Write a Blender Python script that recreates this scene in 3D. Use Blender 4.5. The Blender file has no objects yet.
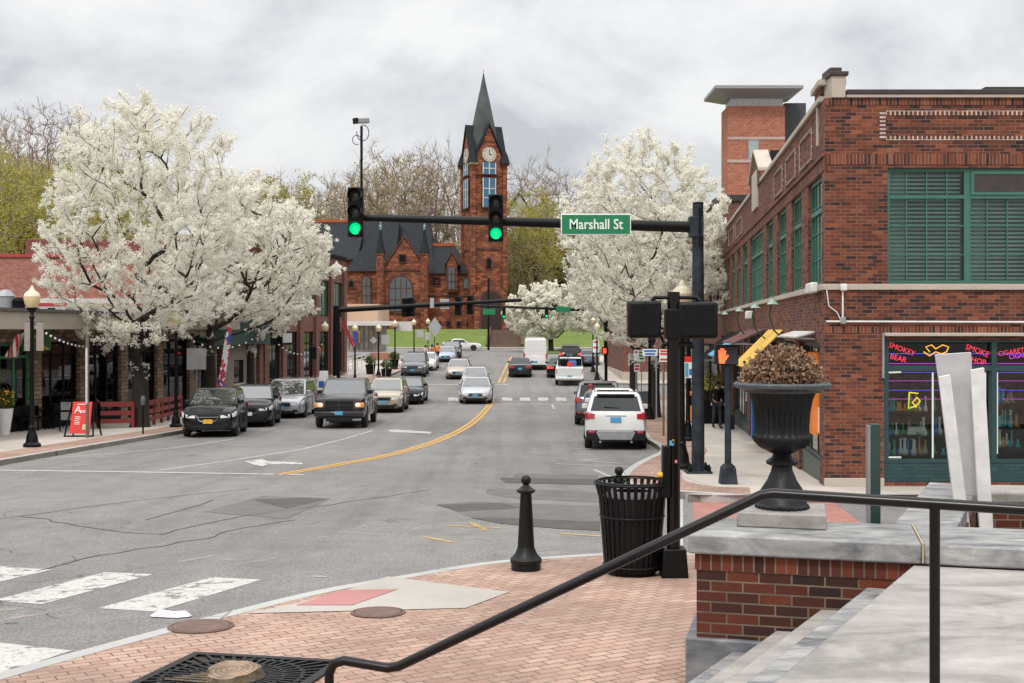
import bpy, bmesh, math, random
from mathutils import Vector, Matrix, noise
from mathutils.geometry import tessellate_polygon
R = math.radians
rnd = random.Random(7)
S = bpy.context.scene
COL = S.collection
F = 1150.0; CX = 512.0; HY = 330.0; EZ = 3.0

# ------------------------------------------------------------------ ground profile
HP = [(-30,1.95),(0,2.15),(6,2.36),(12,2.63),(21,3.06),(27,3.27),(33,3.46),(39,3.66),(46,3.88),(55,4.05),(63,4.12),(72,4.05),
      (80,3.9),(88,3.66),(95,3.4),(106,2.98),(120,2.7),(142,2.45),(150,2.35),(400,2.3)]
def _h(y):
    if y <= HP[0][0]: return HP[0][1]
    for (a, b), (c, d) in zip(HP, HP[1:]):
        if y <= c:
            return b+(d-b)*(y-a)/(c-a)
    return HP[-1][1]
def hs(y): return (_h(y-2.5)+_h(y)*2+_h(y+2.5))/4
STEP = 2.0
def G(y):
    k = math.floor(y/STEP); a = k*STEP
    t = (y-a)/STEP
    return EZ-(hs(a)*(1-t)+hs(a+STEP)*t)
def gp(px, py, off=0.0):
    """ground point seen at a pixel"""
    lo, hi = 3.0, 125.0
    f = lambda Y: HY+F*(EZ-G(Y)-off)/Y-py
    for _ in range(50):
        m = (lo+hi)/2
        if f(m) > 0: lo = m
        else: hi = m
    Y = (lo+hi)/2
    return ((px-CX)/F*Y, Y)
def wx(px, Y): return (px-CX)/F*Y
def wz(py, Y): return EZ-(py-HY)/F*Y
def wp(px, py, Y): return Vector((wx(px, Y), Y, wz(py, Y)))
KERB = 0.13

# ------------------------------------------------------------------ mesh builder
class MB:
    def __init__(s): s.v = []; s.f = []
    def add(s, vs, fs, M=None):
        o = len(s.v)
        s.v += [tuple(M @ Vector(v)) if M else tuple(v) for v in vs]
        s.f += [tuple(i+o for i in f) for f in fs]
        return s
    def box(s, x0, x1, y0, y1, z0, z1, M=None):
        vs = [(x0,y0,z0),(x1,y0,z0),(x1,y1,z0),(x0,y1,z0),(x0,y0,z1),(x1,y0,z1),(x1,y1,z1),(x0,y1,z1)]
        return s.add(vs, [(3,2,1,0),(4,5,6,7),(0,1,5,4),(1,2,6,5),(2,3,7,6),(3,0,4,7)], M)
    def hexa(s, a, b, M=None):
        """a: 4 bottom points, b: 4 top points (ccw from above)"""
        return s.add(list(a)+list(b), [(3,2,1,0),(4,5,6,7),(0,1,5,4),(1,2,6,5),(2,3,7,6),(3,0,4,7)], M)
    def quad(s, a, b, c, d): return s.add([a,b,c,d], [(0,1,2,3)])
    def tube(s, pts, rads, n=8, caps=True, M=None):
        pts = [Vector(p) for p in pts]
        if not hasattr(rads, '__len__'): rads = [rads]*len(pts)
        vs = []; fs = []
        prev = None
        for i, p in enumerate(pts):
            if i == 0: d = pts[1]-p
            elif i == len(pts)-1: d = p-pts[i-1]
            else: d = (pts[i+1]-p).normalized()+(p-pts[i-1]).normalized()
            if d.length < 1e-9: d = Vector((0,0,1))
            d.normalize()
            if prev is None:
                u = d.orthogonal().normalized()
            else:
                u = prev-d*prev.dot(d)
                if u.length < 1e-6: u = d.orthogonal()
                u.normalize()
            prev = u; w = d.cross(u)
            for k in range(n):
                a = 2*math.pi*k/n
                vs.append(p+(u*math.cos(a)+w*math.sin(a))*rads[i])
        m = len(pts)
        for i in range(m-1):
            for k in range(n):
                k2 = (k+1) % n
                fs.append((i*n+k, i*n+k2, (i+1)*n+k2, (i+1)*n+k))
        if caps:
            fs.append(tuple(reversed(range(n)))); fs.append(tuple(range((m-1)*n, m*n)))
        return s.add(vs, fs, M)
    def lathe(s, prof, n=24, M=None, flute=0, fr=0.0, cap=True):
        """prof list of (r,z)"""
        vs = []; fs = []
        for (r, z) in prof:
            for k in range(n):
                a = 2*math.pi*k/n
                rr = r*(1-(fr if flute and (k % 2) else 0))
                vs.append((rr*math.cos(a), rr*math.sin(a), z))
        for i in range(len(prof)-1):
            for k in range(n):
                k2 = (k+1) % n
                fs.append((i*n+k, i*n+k2, (i+1)*n+k2, (i+1)*n+k))
        if cap:
            fs.append(tuple(reversed(range(n)))); fs.append(tuple(range((len(prof)-1)*n, len(prof)*n)))
        return s.add(vs, fs, M)
    def ball(s, c, r, n=10, m=7, M=None):
        if not hasattr(r, '__len__'): r = (r,r,r)
        vs = [(c[0],c[1],c[2]-r[2])]
        for i in range(1, m):
            p = math.pi*i/m
            for k in range(n):
                a = 2*math.pi*k/n
                vs.append((c[0]+r[0]*math.sin(p)*math.cos(a), c[1]+r[1]*math.sin(p)*math.sin(a), c[2]-r[2]*math.cos(p)))
        vs.append((c[0],c[1],c[2]+r[2]))
        fs = []
        for k in range(n): fs.append((0, 1+(k+1) % n, 1+k))
        for i in range(m-2):
            for k in range(n):
                k2 = (k+1) % n
                fs.append((1+i*n+k, 1+i*n+k2, 1+(i+1)*n+k2, 1+(i+1)*n+k))
        L = len(vs)-1; b = 1+(m-2)*n
        for k in range(n): fs.append((b+k, b+(k+1) % n, L))
        return s.add(vs, fs, M)
    def prism(s, poly, axis, a, b, M=None):
        """poly: 2D points; axis 'x','y' or 'z' extruded from a to b"""
        def P(p, t):
            return {'x':(t,p[0],p[1]), 'y':(p[0],t,p[1]), 'z':(p[0],p[1],t)}[axis]
        n = len(poly)
        vs = [P(p, a) for p in poly]+[P(p, b) for p in poly]
        fs = [tuple(reversed(range(n))), tuple(range(n, 2*n))]
        for i in range(n):
            j = (i+1) % n
            fs.append((i, j, n+j, n+i))
        return s.add(vs, fs, M)
    def build(s, name, mat, parent=None, smooth=None, bevel=0, world=True, seg=2, fix=True):
        me = bpy.data.meshes.new(name)
        vs = s.v
        off = Vector((0,0,0))
        if parent is not None and world:
            q = parent
            while q is not None:
                off += q.location; q = q.parent
        me.from_pydata([(v[0]-off.x, v[1]-off.y, v[2]-off.z) for v in vs], [], s.f)
        me.materials.append(mat)
        if fix and len(s.f) < 30000:
            bm = bmesh.new(); bm.from_mesh(me)
            bmesh.ops.recalc_face_normals(bm, faces=bm.faces); bm.to_mesh(me); bm.free()
        if len(s.f) < 20000: uvbox(me, off)
        if smooth is not None:
            me.polygons.foreach_set('use_smooth', [True]*len(me.polygons))
            me.set_sharp_from_angle(angle=R(smooth))
        me.update()
        o = bpy.data.objects.new(name, me); COL.objects.link(o)
        if parent is not None: o.parent = parent
        if bevel:
            b = o.modifiers.new('bev', 'BEVEL'); b.width = bevel; b.segments = seg; b.limit_method = 'ANGLE'; b.angle_limit = R(35)
            if smooth is None:
                me.polygons.foreach_set('use_smooth', [True]*len(me.polygons)); me.set_sharp_from_angle(angle=R(40))
            b.harden_normals = False
        return o
def uvbox(me, off):
    uv = me.uv_layers.new(name='UVMap')
    data = [0.0]*(2*len(me.loops))
    vs = me.vertices
    for p in me.polygons:
        n = p.normal
        if abs(n.z) > 0.75:
            for li in p.loop_indices:
                c = vs[me.loops[li].vertex_index].co
                data[2*li] = c.x+off.x; data[2*li+1] = c.y+off.y
        else:
            t = Vector((-n.y, n.x, 0)); t.normalize()
            for li in p.loop_indices:
                c = vs[me.loops[li].vertex_index].co
                data[2*li] = t.x*(c.x+off.x)+t.y*(c.y+off.y); data[2*li+1] = c.z+off.z
    uv.data.foreach_set('uv', data)

def tag(o, label=None, cat=None, group=None, kind=None):
    if label: o['label'] = label
    if cat: o['category'] = cat
    if group: o['group'] = group
    if kind: o['kind'] = kind
    return o
def thing(name, label, cat, loc=(0,0,0), rz=0, group=None, parent=None):
    o = bpy.data.objects.new(name, None); COL.objects.link(o)
    o.location = loc; o.rotation_euler = (0,0,rz); o.empty_display_size = .2
    if label: tag(o, label, cat, group)
    if parent: o.parent = parent
    return o
KIDS = {}
def copy_tree(o, parent=None, kids=None):
    if kids is None:
        kids = {}
        for q in bpy.data.objects:
            if q.parent: kids.setdefault(q.parent.name, []).append(q)
    c = o.copy(); COL.objects.link(c)
    if parent is not None: c.parent = parent
    for ch in kids.get(o.name, []): copy_tree(ch, c, kids)
    return c
def text_mb(s, size, M, extrude=0.002, align='CENTER', bold=0.0, sx=1.0):
    cu = bpy.data.curves.new('t', 'FONT'); cu.body = s; cu.size = size; cu.extrude = extrude; cu.align_x = align; cu.align_y = 'CENTER'; cu.offset = bold
    cu.resolution_u = 3
    ob = bpy.data.objects.new('t', cu); COL.objects.link(ob)
    dg = bpy.context.evaluated_depsgraph_get(); dg.update()
    me = bpy.data.meshes.new_from_object(ob.evaluated_get(dg))
    mb = MB()
    mb.add([(v.co.x*sx, v.co.y, v.co.z) for v in me.vertices], [tuple(p.vertices) for p in me.polygons], M)
    bpy.data.objects.remove(ob); bpy.data.curves.remove(cu); bpy.data.meshes.remove(me)
    return mb
# text plane facing -Y (towards the camera), centre c
def face_cam(c, rz=0): return Matrix.Translation(c) @ Matrix.Rotation(rz, 4, 'Z') @ Matrix.Rotation(R(90), 4, 'X')

# ------------------------------------------------------------------ materials
class NT:
    def __init__(s, name):
        s.m = bpy.data.materials.new(name); s.m.use_nodes = True
        s.t = s.m.node_tree; s.n = s.t.nodes; s.b = s.n['Principled BSDF']
    def new(s, ty, **kw):
        n = s.n.new(ty)
        for k, v in kw.items():
            if hasattr(n, k) and k not in n.inputs: setattr(n, k, v)
            else: n.inputs[k].default_value = v
        return n
    def ln(s, a, b): s.t.links.new(a, b)
    def coord(s, which='Object', scale=(1,1,1), rot=(0,0,0)):
        if which == 'World':
            c = s.new('ShaderNodeNewGeometry').outputs['Position']
        else: c = s.new('ShaderNodeTexCoord').outputs[which]
        m = s.new('ShaderNodeMapping'); m.inputs['Scale'].default_value = scale; m.inputs['Rotation'].default_value = rot
        s.ln(c, m.inputs['Vector']); return m.outputs['Vector']
    def noise(s, vec, scale, detail=4, rough=.55, dist=0):
        n = s.new('ShaderNodeTexNoise'); n.inputs['Scale'].default_value = scale; n.inputs['Detail'].default_value = detail
        n.inputs['Roughness'].default_value = rough; n.inputs['Distortion'].default_value = dist
        s.ln(vec, n.inputs['Vector']); return n.outputs['Fac']
    def ramp(s, fac, stops):
        r = s.new('ShaderNodeValToRGB'); e = r.color_ramp.elements
        while len(e) < len(stops): e.new(.5)
        for el, (p, c) in zip(e, stops):
            el.position = p; el.color = (c[0], c[1], c[2], 1) if hasattr(c, '__len__') else (c, c, c, 1)
        s.ln(fac, r.inputs['Fac']); return r.outputs['Color']
    def mix(s, a, b, fac, mode='MIX'):
        m = s.new('ShaderNodeMix', data_type='RGBA', blend_type=mode)
        for inp, v in ((m.inputs[6], a), (m.inputs[7], b), (m.inputs[0], fac)):
            if isinstance(v, (int, float)): inp.default_value = v
            elif isinstance(v, tuple): inp.default_value = (v[0], v[1], v[2], 1)
            else: s.ln(v, inp)
        return m.outputs[2]
    def bump(s, h, strength=.3, dist=.01):
        b = s.new('ShaderNodeBump'); b.inputs['Strength'].default_value = strength; b.inputs['Distance'].default_value = dist
        s.ln(h, b.inputs['Height']); s.ln(b.outputs['Normal'], s.b.inputs['Normal'])
    def col(s, c):
        if isinstance(c, tuple): s.b.inputs['Base Color'].default_value = (c[0], c[1], c[2], 1)
        else: s.ln(c, s.b.inputs['Base Color'])
MATS = {}
def pm(name, c, rough=.6, metal=0.0, var=.18, vs=6.0, bump=0.0, bs=60, coat=0.0, emit=None, es=1.0, spec=None):
    """plain surface with mottling"""
    if name in MATS: return MATS[name]
    t = NT(name); v = t.coord('Object')
    n = t.noise(v, vs, 5)
    lo = tuple(x*(1-var) for x in c); hi = tuple(min(1, x*(1+var)) for x in c)
    t.col(t.ramp(n, [(.3, lo), (.7, hi)]))
    t.b.inputs['Roughness'].default_value = rough; t.b.inputs['Metallic'].default_value = metal
    if coat: t.b.inputs['Coat Weight'].default_value = coat; t.b.inputs['Coat Roughness'].default_value = .05
    if spec is not None: t.b.inputs['Specular IOR Level'].default_value = spec
    if bump: t.bump(t.noise(v, bs, 3), bump, .01)
    if emit: t.b.inputs['Emission Color'].default_value = (*emit, 1); t.b.inputs['Emission Strength'].default_value = es
    MATS[name] = t.m; return t.m
def brick_mat(name, stops, mortar, bw=.2, rh=.0677, ms=.0055, coord='UV', rot=0, dirt=.25, rough=.85, bump=.5, off=.5):
    t = NT(name); v = t.coord(coord, rot=(0,0,rot))
    b = t.new('ShaderNodeTexBrick'); b.offset = off
    b.inputs['Scale'].default_value = 1; b.inputs['Brick Width'].default_value = bw; b.inputs['Row Height'].default_value = rh
    b.inputs['Mortar Size'].default_value = ms; b.inputs['Mortar Smooth'].default_value = .2
    b.inputs['Color1'].default_value = (0,0,0,1); b.inputs['Color2'].default_value = (1,1,1,1); b.inputs['Mortar'].default_value = (.5,.5,.5,1)
    t.ln(v, b.inputs['Vector'])
    c = t.ramp(b.outputs['Color'], stops)
    n = t.noise(v, 60, 3); c = t.mix(c, t.ramp(n, [(.3,.75),(.7,1.15)]), .6, 'MULTIPLY')
    n2 = t.noise(v, .8, 5); c = t.mix(c, t.ramp(n2, [(.35,1-dirt),(.65,1.0)]), 1.0, 'MULTIPLY')
    mo = t.mix(mortar, tuple(x*.6 for x in mortar), t.ramp(t.noise(v, 3, 4), [(.4,0),(.6,1)]))
    c = t.mix(c, mo, b.outputs['Fac'])
    t.col(c); t.b.inputs['Roughness'].default_value = rough
    inv = t.new('ShaderNodeMath', operation='SUBTRACT'); inv.inputs[0].default_value = 1; t.ln(b.outputs['Fac'], inv.inputs[1])
    t.bump(inv.outputs[0], bump, .006)
    return t.m
RB = [(0,(.030,.014,.014)),(.14,(.065,.020,.014)),(.3,(.125,.030,.015)),(.6,(.185,.044,.019)),(.85,(.23,.062,.026)),(1,(.30,.095,.04))]
M_brick = brick_mat('red_brick', RB, (.215,.15,.12))
M_sold = brick_mat('soldier_brick', RB, (.30,.23,.19), bw=.0677, rh=1.7, off=0)
M_head = brick_mat('header_brick', [(0,(.09,.025,.02)),(1,(.26,.07,.035))], (.60,.52,.45), bw=.085, rh=.14, ms=.016, off=0)
M_brick_wall = brick_mat('wall_brick', [(0,(.03,.012,.009)),(.35,(.075,.018,.010)),(.7,(.135,.027,.013)),(1,(.21,.044,.018))], (.21,.155,.105), bw=.205, rh=.0685, ms=.0065, dirt=.5, bump=1.0)
M_brick_wsold = brick_mat('wall_soldier_brick', [(0,(.055,.015,.010)),(.5,(.14,.028,.013)),(1,(.23,.05,.02))], (.21,.155,.105), bw=.068, rh=1.4, ms=.0065, off=0, bump=.9)
M_brick_pink = brick_mat('pale_red_brick', [(0,(.30,.10,.07)),(.5,(.37,.13,.09)),(1,(.44,.17,.12))], (.5,.38,.32), bw=.2, rh=.09, dirt=.12)
M_brick_orange = brick_mat('orange_brick', [(0,(.36,.115,.06)),(.5,(.43,.145,.08)),(1,(.50,.18,.10))], (.5,.36,.3), bw=.4, rh=.2, ms=.012, dirt=.12)
M_brick_brown = brick_mat('brown_brick', [(0,(.10,.035,.03)),(.5,(.18,.06,.042)),(1,(.24,.085,.06))], (.3,.2,.17), dirt=.2)
M_stone_red = brick_mat('red_sandstone', [(0,(.12,.036,.022)),(.3,(.215,.06,.029)),(.6,(.32,.092,.040)),(1,(.43,.145,.065))], (.13,.05,.032), bw=.8, rh=.36, ms=.03, dirt=.35, bump=.9)
M_stone_dark = brick_mat('dark_sandstone', [(0,(.07,.028,.02)),(1,(.18,.06,.038))], (.1,.05,.035), bw=.9, rh=.3, ms=.02, dirt=.3)
M_paver = brick_mat('paver_brick', [(0,(.41,.25,.19)),(.4,(.455,.29,.22)),(.75,(.49,.325,.25)),(1,(.53,.36,.285))], (.23,.15,.11), bw=.19, rh=.095, ms=.0075, coord='World', rot=R(-33), dirt=.36, bump=.5)
M_teal_brick = brick_mat('painted_brick', [(0,(.022,.055,.058)),(1,(.032,.075,.078))], (.02,.045,.048), dirt=.1)
M_grey_brick = brick_mat('stone_pillar_cladding', [(0,(.14,.09,.06)),(.5,(.28,.19,.12)),(1,(.38,.29,.2))], (.12,.09,.07), bw=.35, rh=.16, ms=.02)

def asphalt():
    t = NT('asphalt'); v = t.coord('World')
    big = t.noise(v, .12, 5, .6); mid = t.noise(v, 1.6, 5, .6); fine = t.noise(v, 42, 4, .8)
    c = t.ramp(big, [(.3,(.158,.150,.141)),(.5,(.195,.186,.175)),(.7,(.228,.217,.204))])
    lane = t.noise(t.coord('World', scale=(1.1,.045,1), rot=(0,0,R(5))), 1.0, 5, .6); c = t.mix(c, t.ramp(lane, [(.34,.78),(.5,1.0),(.68,1.07)]), .9, 'MULTIPLY')
    oil = t.noise(v, .55, 6, .72); c = t.mix(c, t.ramp(oil, [(.27,.62),(.38,1.0)]), .9, 'MULTIPLY')
    c = t.mix(c, t.ramp(mid, [(.3,.82),(.7,1.10)]), .9, 'MULTIPLY')
    c = t.mix(c, t.ramp(fine, [(.34,.35),(.5,1.0),(.66,1.75)]), .85, 'MULTIPLY')
    vo = t.new('ShaderNodeTexVoronoi'); vo.feature = 'DISTANCE_TO_EDGE'; vo.inputs['Scale'].default_value = .33
    d = t.new('ShaderNodeMix', data_type='RGBA'); w = t.noise(v, 1.3, 4)
    vm = t.new('ShaderNodeVectorMath', operation='ADD'); t.ln(v, vm.inputs[0])
    nt = t.new('ShaderNodeTexNoise'); nt.inputs['Scale'].default_value = 1.1; t.ln(v, nt.inputs['Vector'])
    sc = t.new('ShaderNodeVectorMath', operation='SCALE'); sc.inputs['Scale'].default_value = 1.6; t.ln(nt.outputs['Color'], sc.inputs[0]); t.ln(sc.outputs[0], vm.inputs[1])
    t.ln(vm.outputs[0], vo.inputs['Vector'])
    cr = t.ramp(vo.outputs['Distance'], [(0,0),(.0028,0),(.006,1)])
    gate = t.ramp(t.noise(v, .22, 2), [(.5,1),(.56,0)])
    cr = t.mix(cr, (1,1,1), gate)
    c = t.mix(c, t.mix((.45,.44,.43),(1,1,1), cr), 1.0, 'MULTIPLY')
    t.col(c); t.b.inputs['Roughness'].default_value = .85
    t.bump(fine, .35, .006); return t.m
M_asphalt = asphalt()
def patch_mat(name, c):
    t = NT(name); v = t.coord('World'); fine = t.noise(v, 50, 3, .7)
    t.col(t.mix(t.ramp(t.noise(v, 2, 4), [(.3,tuple(x*.85 for x in c)),(.7,tuple(x*1.15 for x in c))]), t.ramp(fine, [(.3,.65),(.7,1.4)]), .6, 'MULTIPLY'))
    t.b.inputs['Roughness'].default_value = .9; t.bump(fine, .35, .005); return t.m
M_patch = patch_mat('asphalt_patch', (.135,.128,.12)); M_patch2 = patch_mat('dark_asphalt_patch', (.078,.073,.069)); M_seam = patch_mat('tar_seam', (.08,.075,.07))
def paint(name, c, wear=.5, fine=.40, strength=1.0):
    t = NT(name); v = t.coord('World')
    m = t.ramp(t.noise(v, 4, 7, .72), [(wear-.05,0),(wear+.03,1)])
    m2 = t.ramp(t.noise(v, 34, 5, .8), [(fine-.10,0),(fine+.06,1)])
    f = t.ramp(t.noise(v, 9, 5, .7), [(.3,.80),(.7,1.06)])
    t.col(t.mix(c, f, .9, 'MULTIPLY')); t.b.inputs['Roughness'].default_value = .75
    mk = t.mix(m, m2, 1.0, 'MULTIPLY'); mk = t.mix((0,0,0), mk, strength)
    tp = t.new('ShaderNodeBsdfTransparent'); mx = t.new('ShaderNodeMixShader'); t.ln(mk, mx.inputs[0]); t.ln(tp.outputs[0], mx.inputs[1]); t.ln(t.b.outputs[0], mx.inputs[2])
    t.ln(mx.outputs[0], t.n['Material Output'].inputs['Surface']); return t.m
M_white_paint = paint('white_road_paint', (.54,.525,.49), .44, .40); M_old_white = paint('worn_white_road_paint', (.58,.565,.54), .40, .42, .85)
M_yellow_paint = paint('yellow_road_paint', (.62,.36,.09), .36, .38, .92); M_faint = paint('faint_survey_paint', (.48,.46,.44), .50, .46, .6); M_faint_y = paint('faint_yellow_survey_paint', (.62,.40,.12), .46, .44, .75)
M_faint_p = paint('faint_pink_survey_paint', (.50,.40,.36), .48, .44, .6)
def concrete(name, c, joint=0, rot=0):
    t = NT(name); v = t.coord('World', rot=(0,0,rot))
    a = t.ramp(t.noise(v, .7, 6, .65), [(.3,tuple(x*.85 for x in c)),(.7,tuple(min(1,x*1.08) for x in c))])
    a = t.mix(a, t.ramp(t.noise(v, 45, 3, .7), [(.3,.88),(.7,1.08)]), .8, 'MULTIPLY')
    if joint:
        b = t.new('ShaderNodeTexBrick'); b.offset = 0; b.inputs['Scale'].default_value = 1; b.inputs['Brick Width'].default_value = joint; b.inputs['Row Height'].default_value = joint
        b.inputs['Mortar Size'].default_value = .012; b.inputs['Color1'].default_value = (.93,.93,.93,1); b.inputs['Color2'].default_value = (1.05,1.05,1.05,1); b.inputs['Mortar'].default_value = (.55,.54,.52,1)
        t.ln(v, b.inputs['Vector']); a = t.mix(a, b.outputs['Color'], 1.0, 'MULTIPLY')
    t.col(a); t.b.inputs['Roughness'].default_value = .85; t.bump(t.noise(v, 50, 3), .15, .005); return t.m
M_conc = concrete('concrete_pavement', (.50,.455,.40), 1.5, R(-6)); M_conc_pale = concrete('pale_concrete', (.42,.39,.345)); M_kerb = concrete('granite_kerb', (.44,.43,.41), 2.4)
M_limestone = concrete('limestone_trim', (.50,.44,.37)); M_ramp_red = concrete('red_tactile_surface', (.42,.19,.18)); M_red_cross = brick_mat('red_crosswalk_paving', [(0,(.36,.15,.12)),(1,(.45,.21,.17))], (.28,.13,.1), bw=.2, rh=.1, coord='World', dirt=.1, bump=.2)
M_stucco = concrete('grey_beige_stucco', (.235,.20,.165)); M_cream = concrete('cream_fascia', (.42,.37,.31)); M_whitewall = concrete('white_painted_wall', (.62,.59,.56))
def marble(name, lo, mid, hi, sc=1.2, rot=R(-14)):
    t = NT(name); v = t.coord('World', scale=(1,2.6,3), rot=(0,0,rot))
    n = t.noise(v, sc, 7, .62, 1.6); c = t.ramp(n, [(.30,lo),(.47,mid),(.68,hi)])
    v2 = t.coord('World'); c = t.mix(c, t.ramp(t.noise(v2, 7, 5, .7), [(.3,.84),(.65,1.05)]), .8, 'MULTIPLY')
    c = t.mix(c, t.ramp(t.noise(v2, 90, 2), [(.3,.9),(.7,1.05)]), .7, 'MULTIPLY')
    c = t.mix(c, t.ramp(t.noise(v2, 2.1, 8, .75, .6), [(.32,.62),(.5,1.0)]), .75, 'MULTIPLY')
    c = t.mix(c, t.ramp(t.noise(v2, 24, 6, .8), [(.30,.7),(.42,1.0)]), .6, 'MULTIPLY')
    t.col(c); t.b.inputs['Roughness'].default_value = .55; t.bump(t.noise(v2, 30, 4), .12, .006); return t.m
M_marble = marble('grey_veined_marble', (.085,.088,.092), (.24,.24,.238), (.44,.43,.41), 1.7)
M_marble_pale = marble('pale_weathered_marble', (.21,.195,.175), (.335,.31,.285), (.44,.412,.38), .9)
M_marble_dark = marble('dark_grey_marble', (.10,.105,.115), (.17,.18,.195), (.28,.285,.29), 1.7)
def grass():
    t = NT('grass_green'); v = t.coord('World')
    c = t.ramp(t.noise(v, .6, 6, .7), [(.3,(.095,.145,.02)),(.7,(.155,.21,.035))])
    t.col(t.mix(c, t.ramp(t.noise(v, 9, 4, .8), [(.3,.6),(.7,1.3)]), .8, 'MULTIPLY')); t.b.inputs['Roughness'].default_value = .95; t.bump(t.noise(v, 14, 4), .6, .1); return t.m
M_grass = grass()
def terr():
    t = NT('hill_soil'); v = t.coord('World')
    c = t.ramp(t.noise(v, .08, 6, .7), [(.3,(.10,.085,.05)),(.5,(.12,.12,.05)),(.7,(.15,.13,.08))]); t.col(c); t.b.inputs['Roughness'].default_value = 1; return t.m
M_terr = terr()
M_black = pm('black_painted_metal', (.0045,.0045,.005), .42, .0, .3, 9, .08, 90, spec=.22)
M_blackgl = pm('gloss_black_metal', (.006,.0045,.0045), .24, 0, .2, 5, spec=.32)
M_pole = pm('weathered_dark_steel', (.020,.027,.036), .5, .0, .7, 3.5, .1, spec=.3)
M_castiron = pm('painted_cast_iron', (.006,.0065,.0075), .42, .0, .5, 14, .25, 60, spec=.3)
M_green = pm('green_window_frame', (.045,.155,.115), .45, 0, .12, 3)
M_dkgreen = pm('dark_green_frame', (.022,.05,.042), .4, 0, .15)
M_teal = pm('dark_teal_frame', (.022,.058,.062), .4, 0, .1)
M_roof = pm('dark_slate_roof', (.020,.023,.027), .75, 0, .35, 2.2, .3, 5, spec=.2)
M_coping = pm('dark_metal_coping', (.05,.04,.038), .5, .2, .2)
M_grey = pm('grey_sheet_metal', (.32,.32,.33), .45, .3, .12); M_signback = pm('aluminium_sign_back', (.42,.42,.43), .5, .2, .12, 3)
M_white = pm('white_paint', (.74,.73,.71), .5, 0, .08); M_offwhite = pm('off_white_board', (.62,.60,.58), .6, 0, .16, 5, .3, 30)
M_board_grey = pm('pale_grey_board', (.46,.45,.455), .6, 0, .14, 4, .2, 25)
M_red = pm('red_sign_face', (.72,.035,.028), .5, 0, .08); M_redrail = pm('dark_red_timber', (.20,.022,.02), .55, 0, .2)
M_yellow = pm('yellow_awning_canvas', (.74,.46,.07), .7, 0, .1, 3); M_orange = pm('orange_panel', (.80,.22,.03), .6, 0, .1); M_blue = pm('blue_panel', (.03,.17,.50), .5, 0, .1)
M_cyan = pm('cyan_panel', (.08,.38,.52), .5, 0, .1); M_signgreen = pm('green_sign_face', (.008,.19,.075), .45, 0, .06); M_signwhite = pm('white_sign_lettering', (.82,.84,.82), .5, 0, .03)
M_wood = pm('weathered_wood_post', (.17,.13,.09), .8, 0, .25, 8, .2, 40)
M_globe = pm('amber_lamp_glass', (.66,.52,.30), .3, 0, .1, 3); M_globetop = pm('cream_lamp_cap', (.72,.64,.46), .4, 0, .1)
M_bark = pm('dark_bark', (.022,.016,.011), .9, 0, .45, 9, .5, 25); M_bark2 = pm('grey_brown_bark', (.20,.155,.115), .9, 0, .3, 2); M_twig = pm('bare_twig', (.29,.225,.16), .9, 0, .25, .5); M_twigred = pm('reddish_bare_twig', (.25,.17,.14), .9, 0, .25, .5)
def leafm(name, c, tr=.25, var=.2, vs=1.5):
    t = NT(name); v = t.coord('World')
    cc = t.ramp(t.noise(v, vs, 4), [(.3,tuple(x*(1-var) for x in c)),(.7,tuple(min(1,x*(1+var)) for x in c))])
    t.col(cc); t.b.inputs['Roughness'].default_value = .8
    tl = t.new('ShaderNodeBsdfTranslucent'); t.ln(cc, tl.inputs['Color'])
    mx = t.new('ShaderNodeMixShader'); mx.inputs[0].default_value = tr
    t.ln(t.b.outputs[0], mx.inputs[1]); t.ln(tl.outputs[0], mx.inputs[2])
    t.ln(mx.outputs[0], t.n['Material Output'].inputs['Surface']); return t.m
M_blossom = leafm('cream_white_blossom', (.89,.87,.785), .36, .07, 2.5); M_newleaf = leafm('yellow_green_new_leaf', (.40,.37,.07), .35, .3); M_leaf = leafm('green_leaf', (.07,.13,.03), .3, .3); M_leaf_y = leafm('yellow_bud_leaf', (.42,.33,.15), .35, .25)
M_con = leafm('conifer_needles', (.03,.055,.022), .1, .3); M_dead = leafm('dried_brown_plant', (.33,.205,.125), .25, .5, 25); M_deaddk = leafm('dark_dried_stalks', (.10,.055,.03), .1, .4, 25)
def glassm(name, c, rough=.04, tr=None, sp=.5):
    t = NT(name)
    t.col(c); t.b.inputs['Roughness'].default_value = rough; t.b.inputs['Specular IOR Level'].default_value = sp
    if 'car' in name: t.bump(t.noise(t.coord('World'), 2.5, 2), .25, .04)
    if tr is not None:
        tp = t.new('ShaderNodeBsdfTransparent'); tp.inputs['Color'].default_value = (*tr, 1)
        gl = t.new('ShaderNodeBsdfGlossy'); gl.inputs['Roughness'].default_value = rough
        fr = t.new('ShaderNodeFresnel'); fr.inputs['IOR'].default_value = 1.5
        mx = t.new('ShaderNodeMixShader'); t.ln(fr.outputs[0], mx.inputs[0]); t.ln(tp.outputs[0], mx.inputs[1]); t.ln(gl.outputs[0], mx.inputs[2])
        t.ln(mx.outputs[0], t.n['Material Output'].inputs['Surface'])
    return t.m
M_glass = glassm('clear_window_glass', (.02,.02,.02), .02, (.86,.92,.90)); M_carglass = glassm('tinted_car_glass', (.010,.014,.015), .03, None, .95); M_carglass.node_tree.nodes['Principled BSDF'].inputs['IOR'].default_value = 1.85; M_rearglass = glassm('tinted_rear_glass', (.010,.013,.014), .04, None, .6)
M_darkglass = glassm('dark_window_glass', (.010,.014,.015), .05, None, .7); M_greenglass = glassm('green_tinted_window', (.022,.085,.062), .12, None, .6)
M_blueglass = glassm('blue_church_window', (.045,.16,.26), .25, None, .4); M_church_glass = glassm('grey_leaded_glass', (.10,.12,.14), .3, None, .4)
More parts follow.
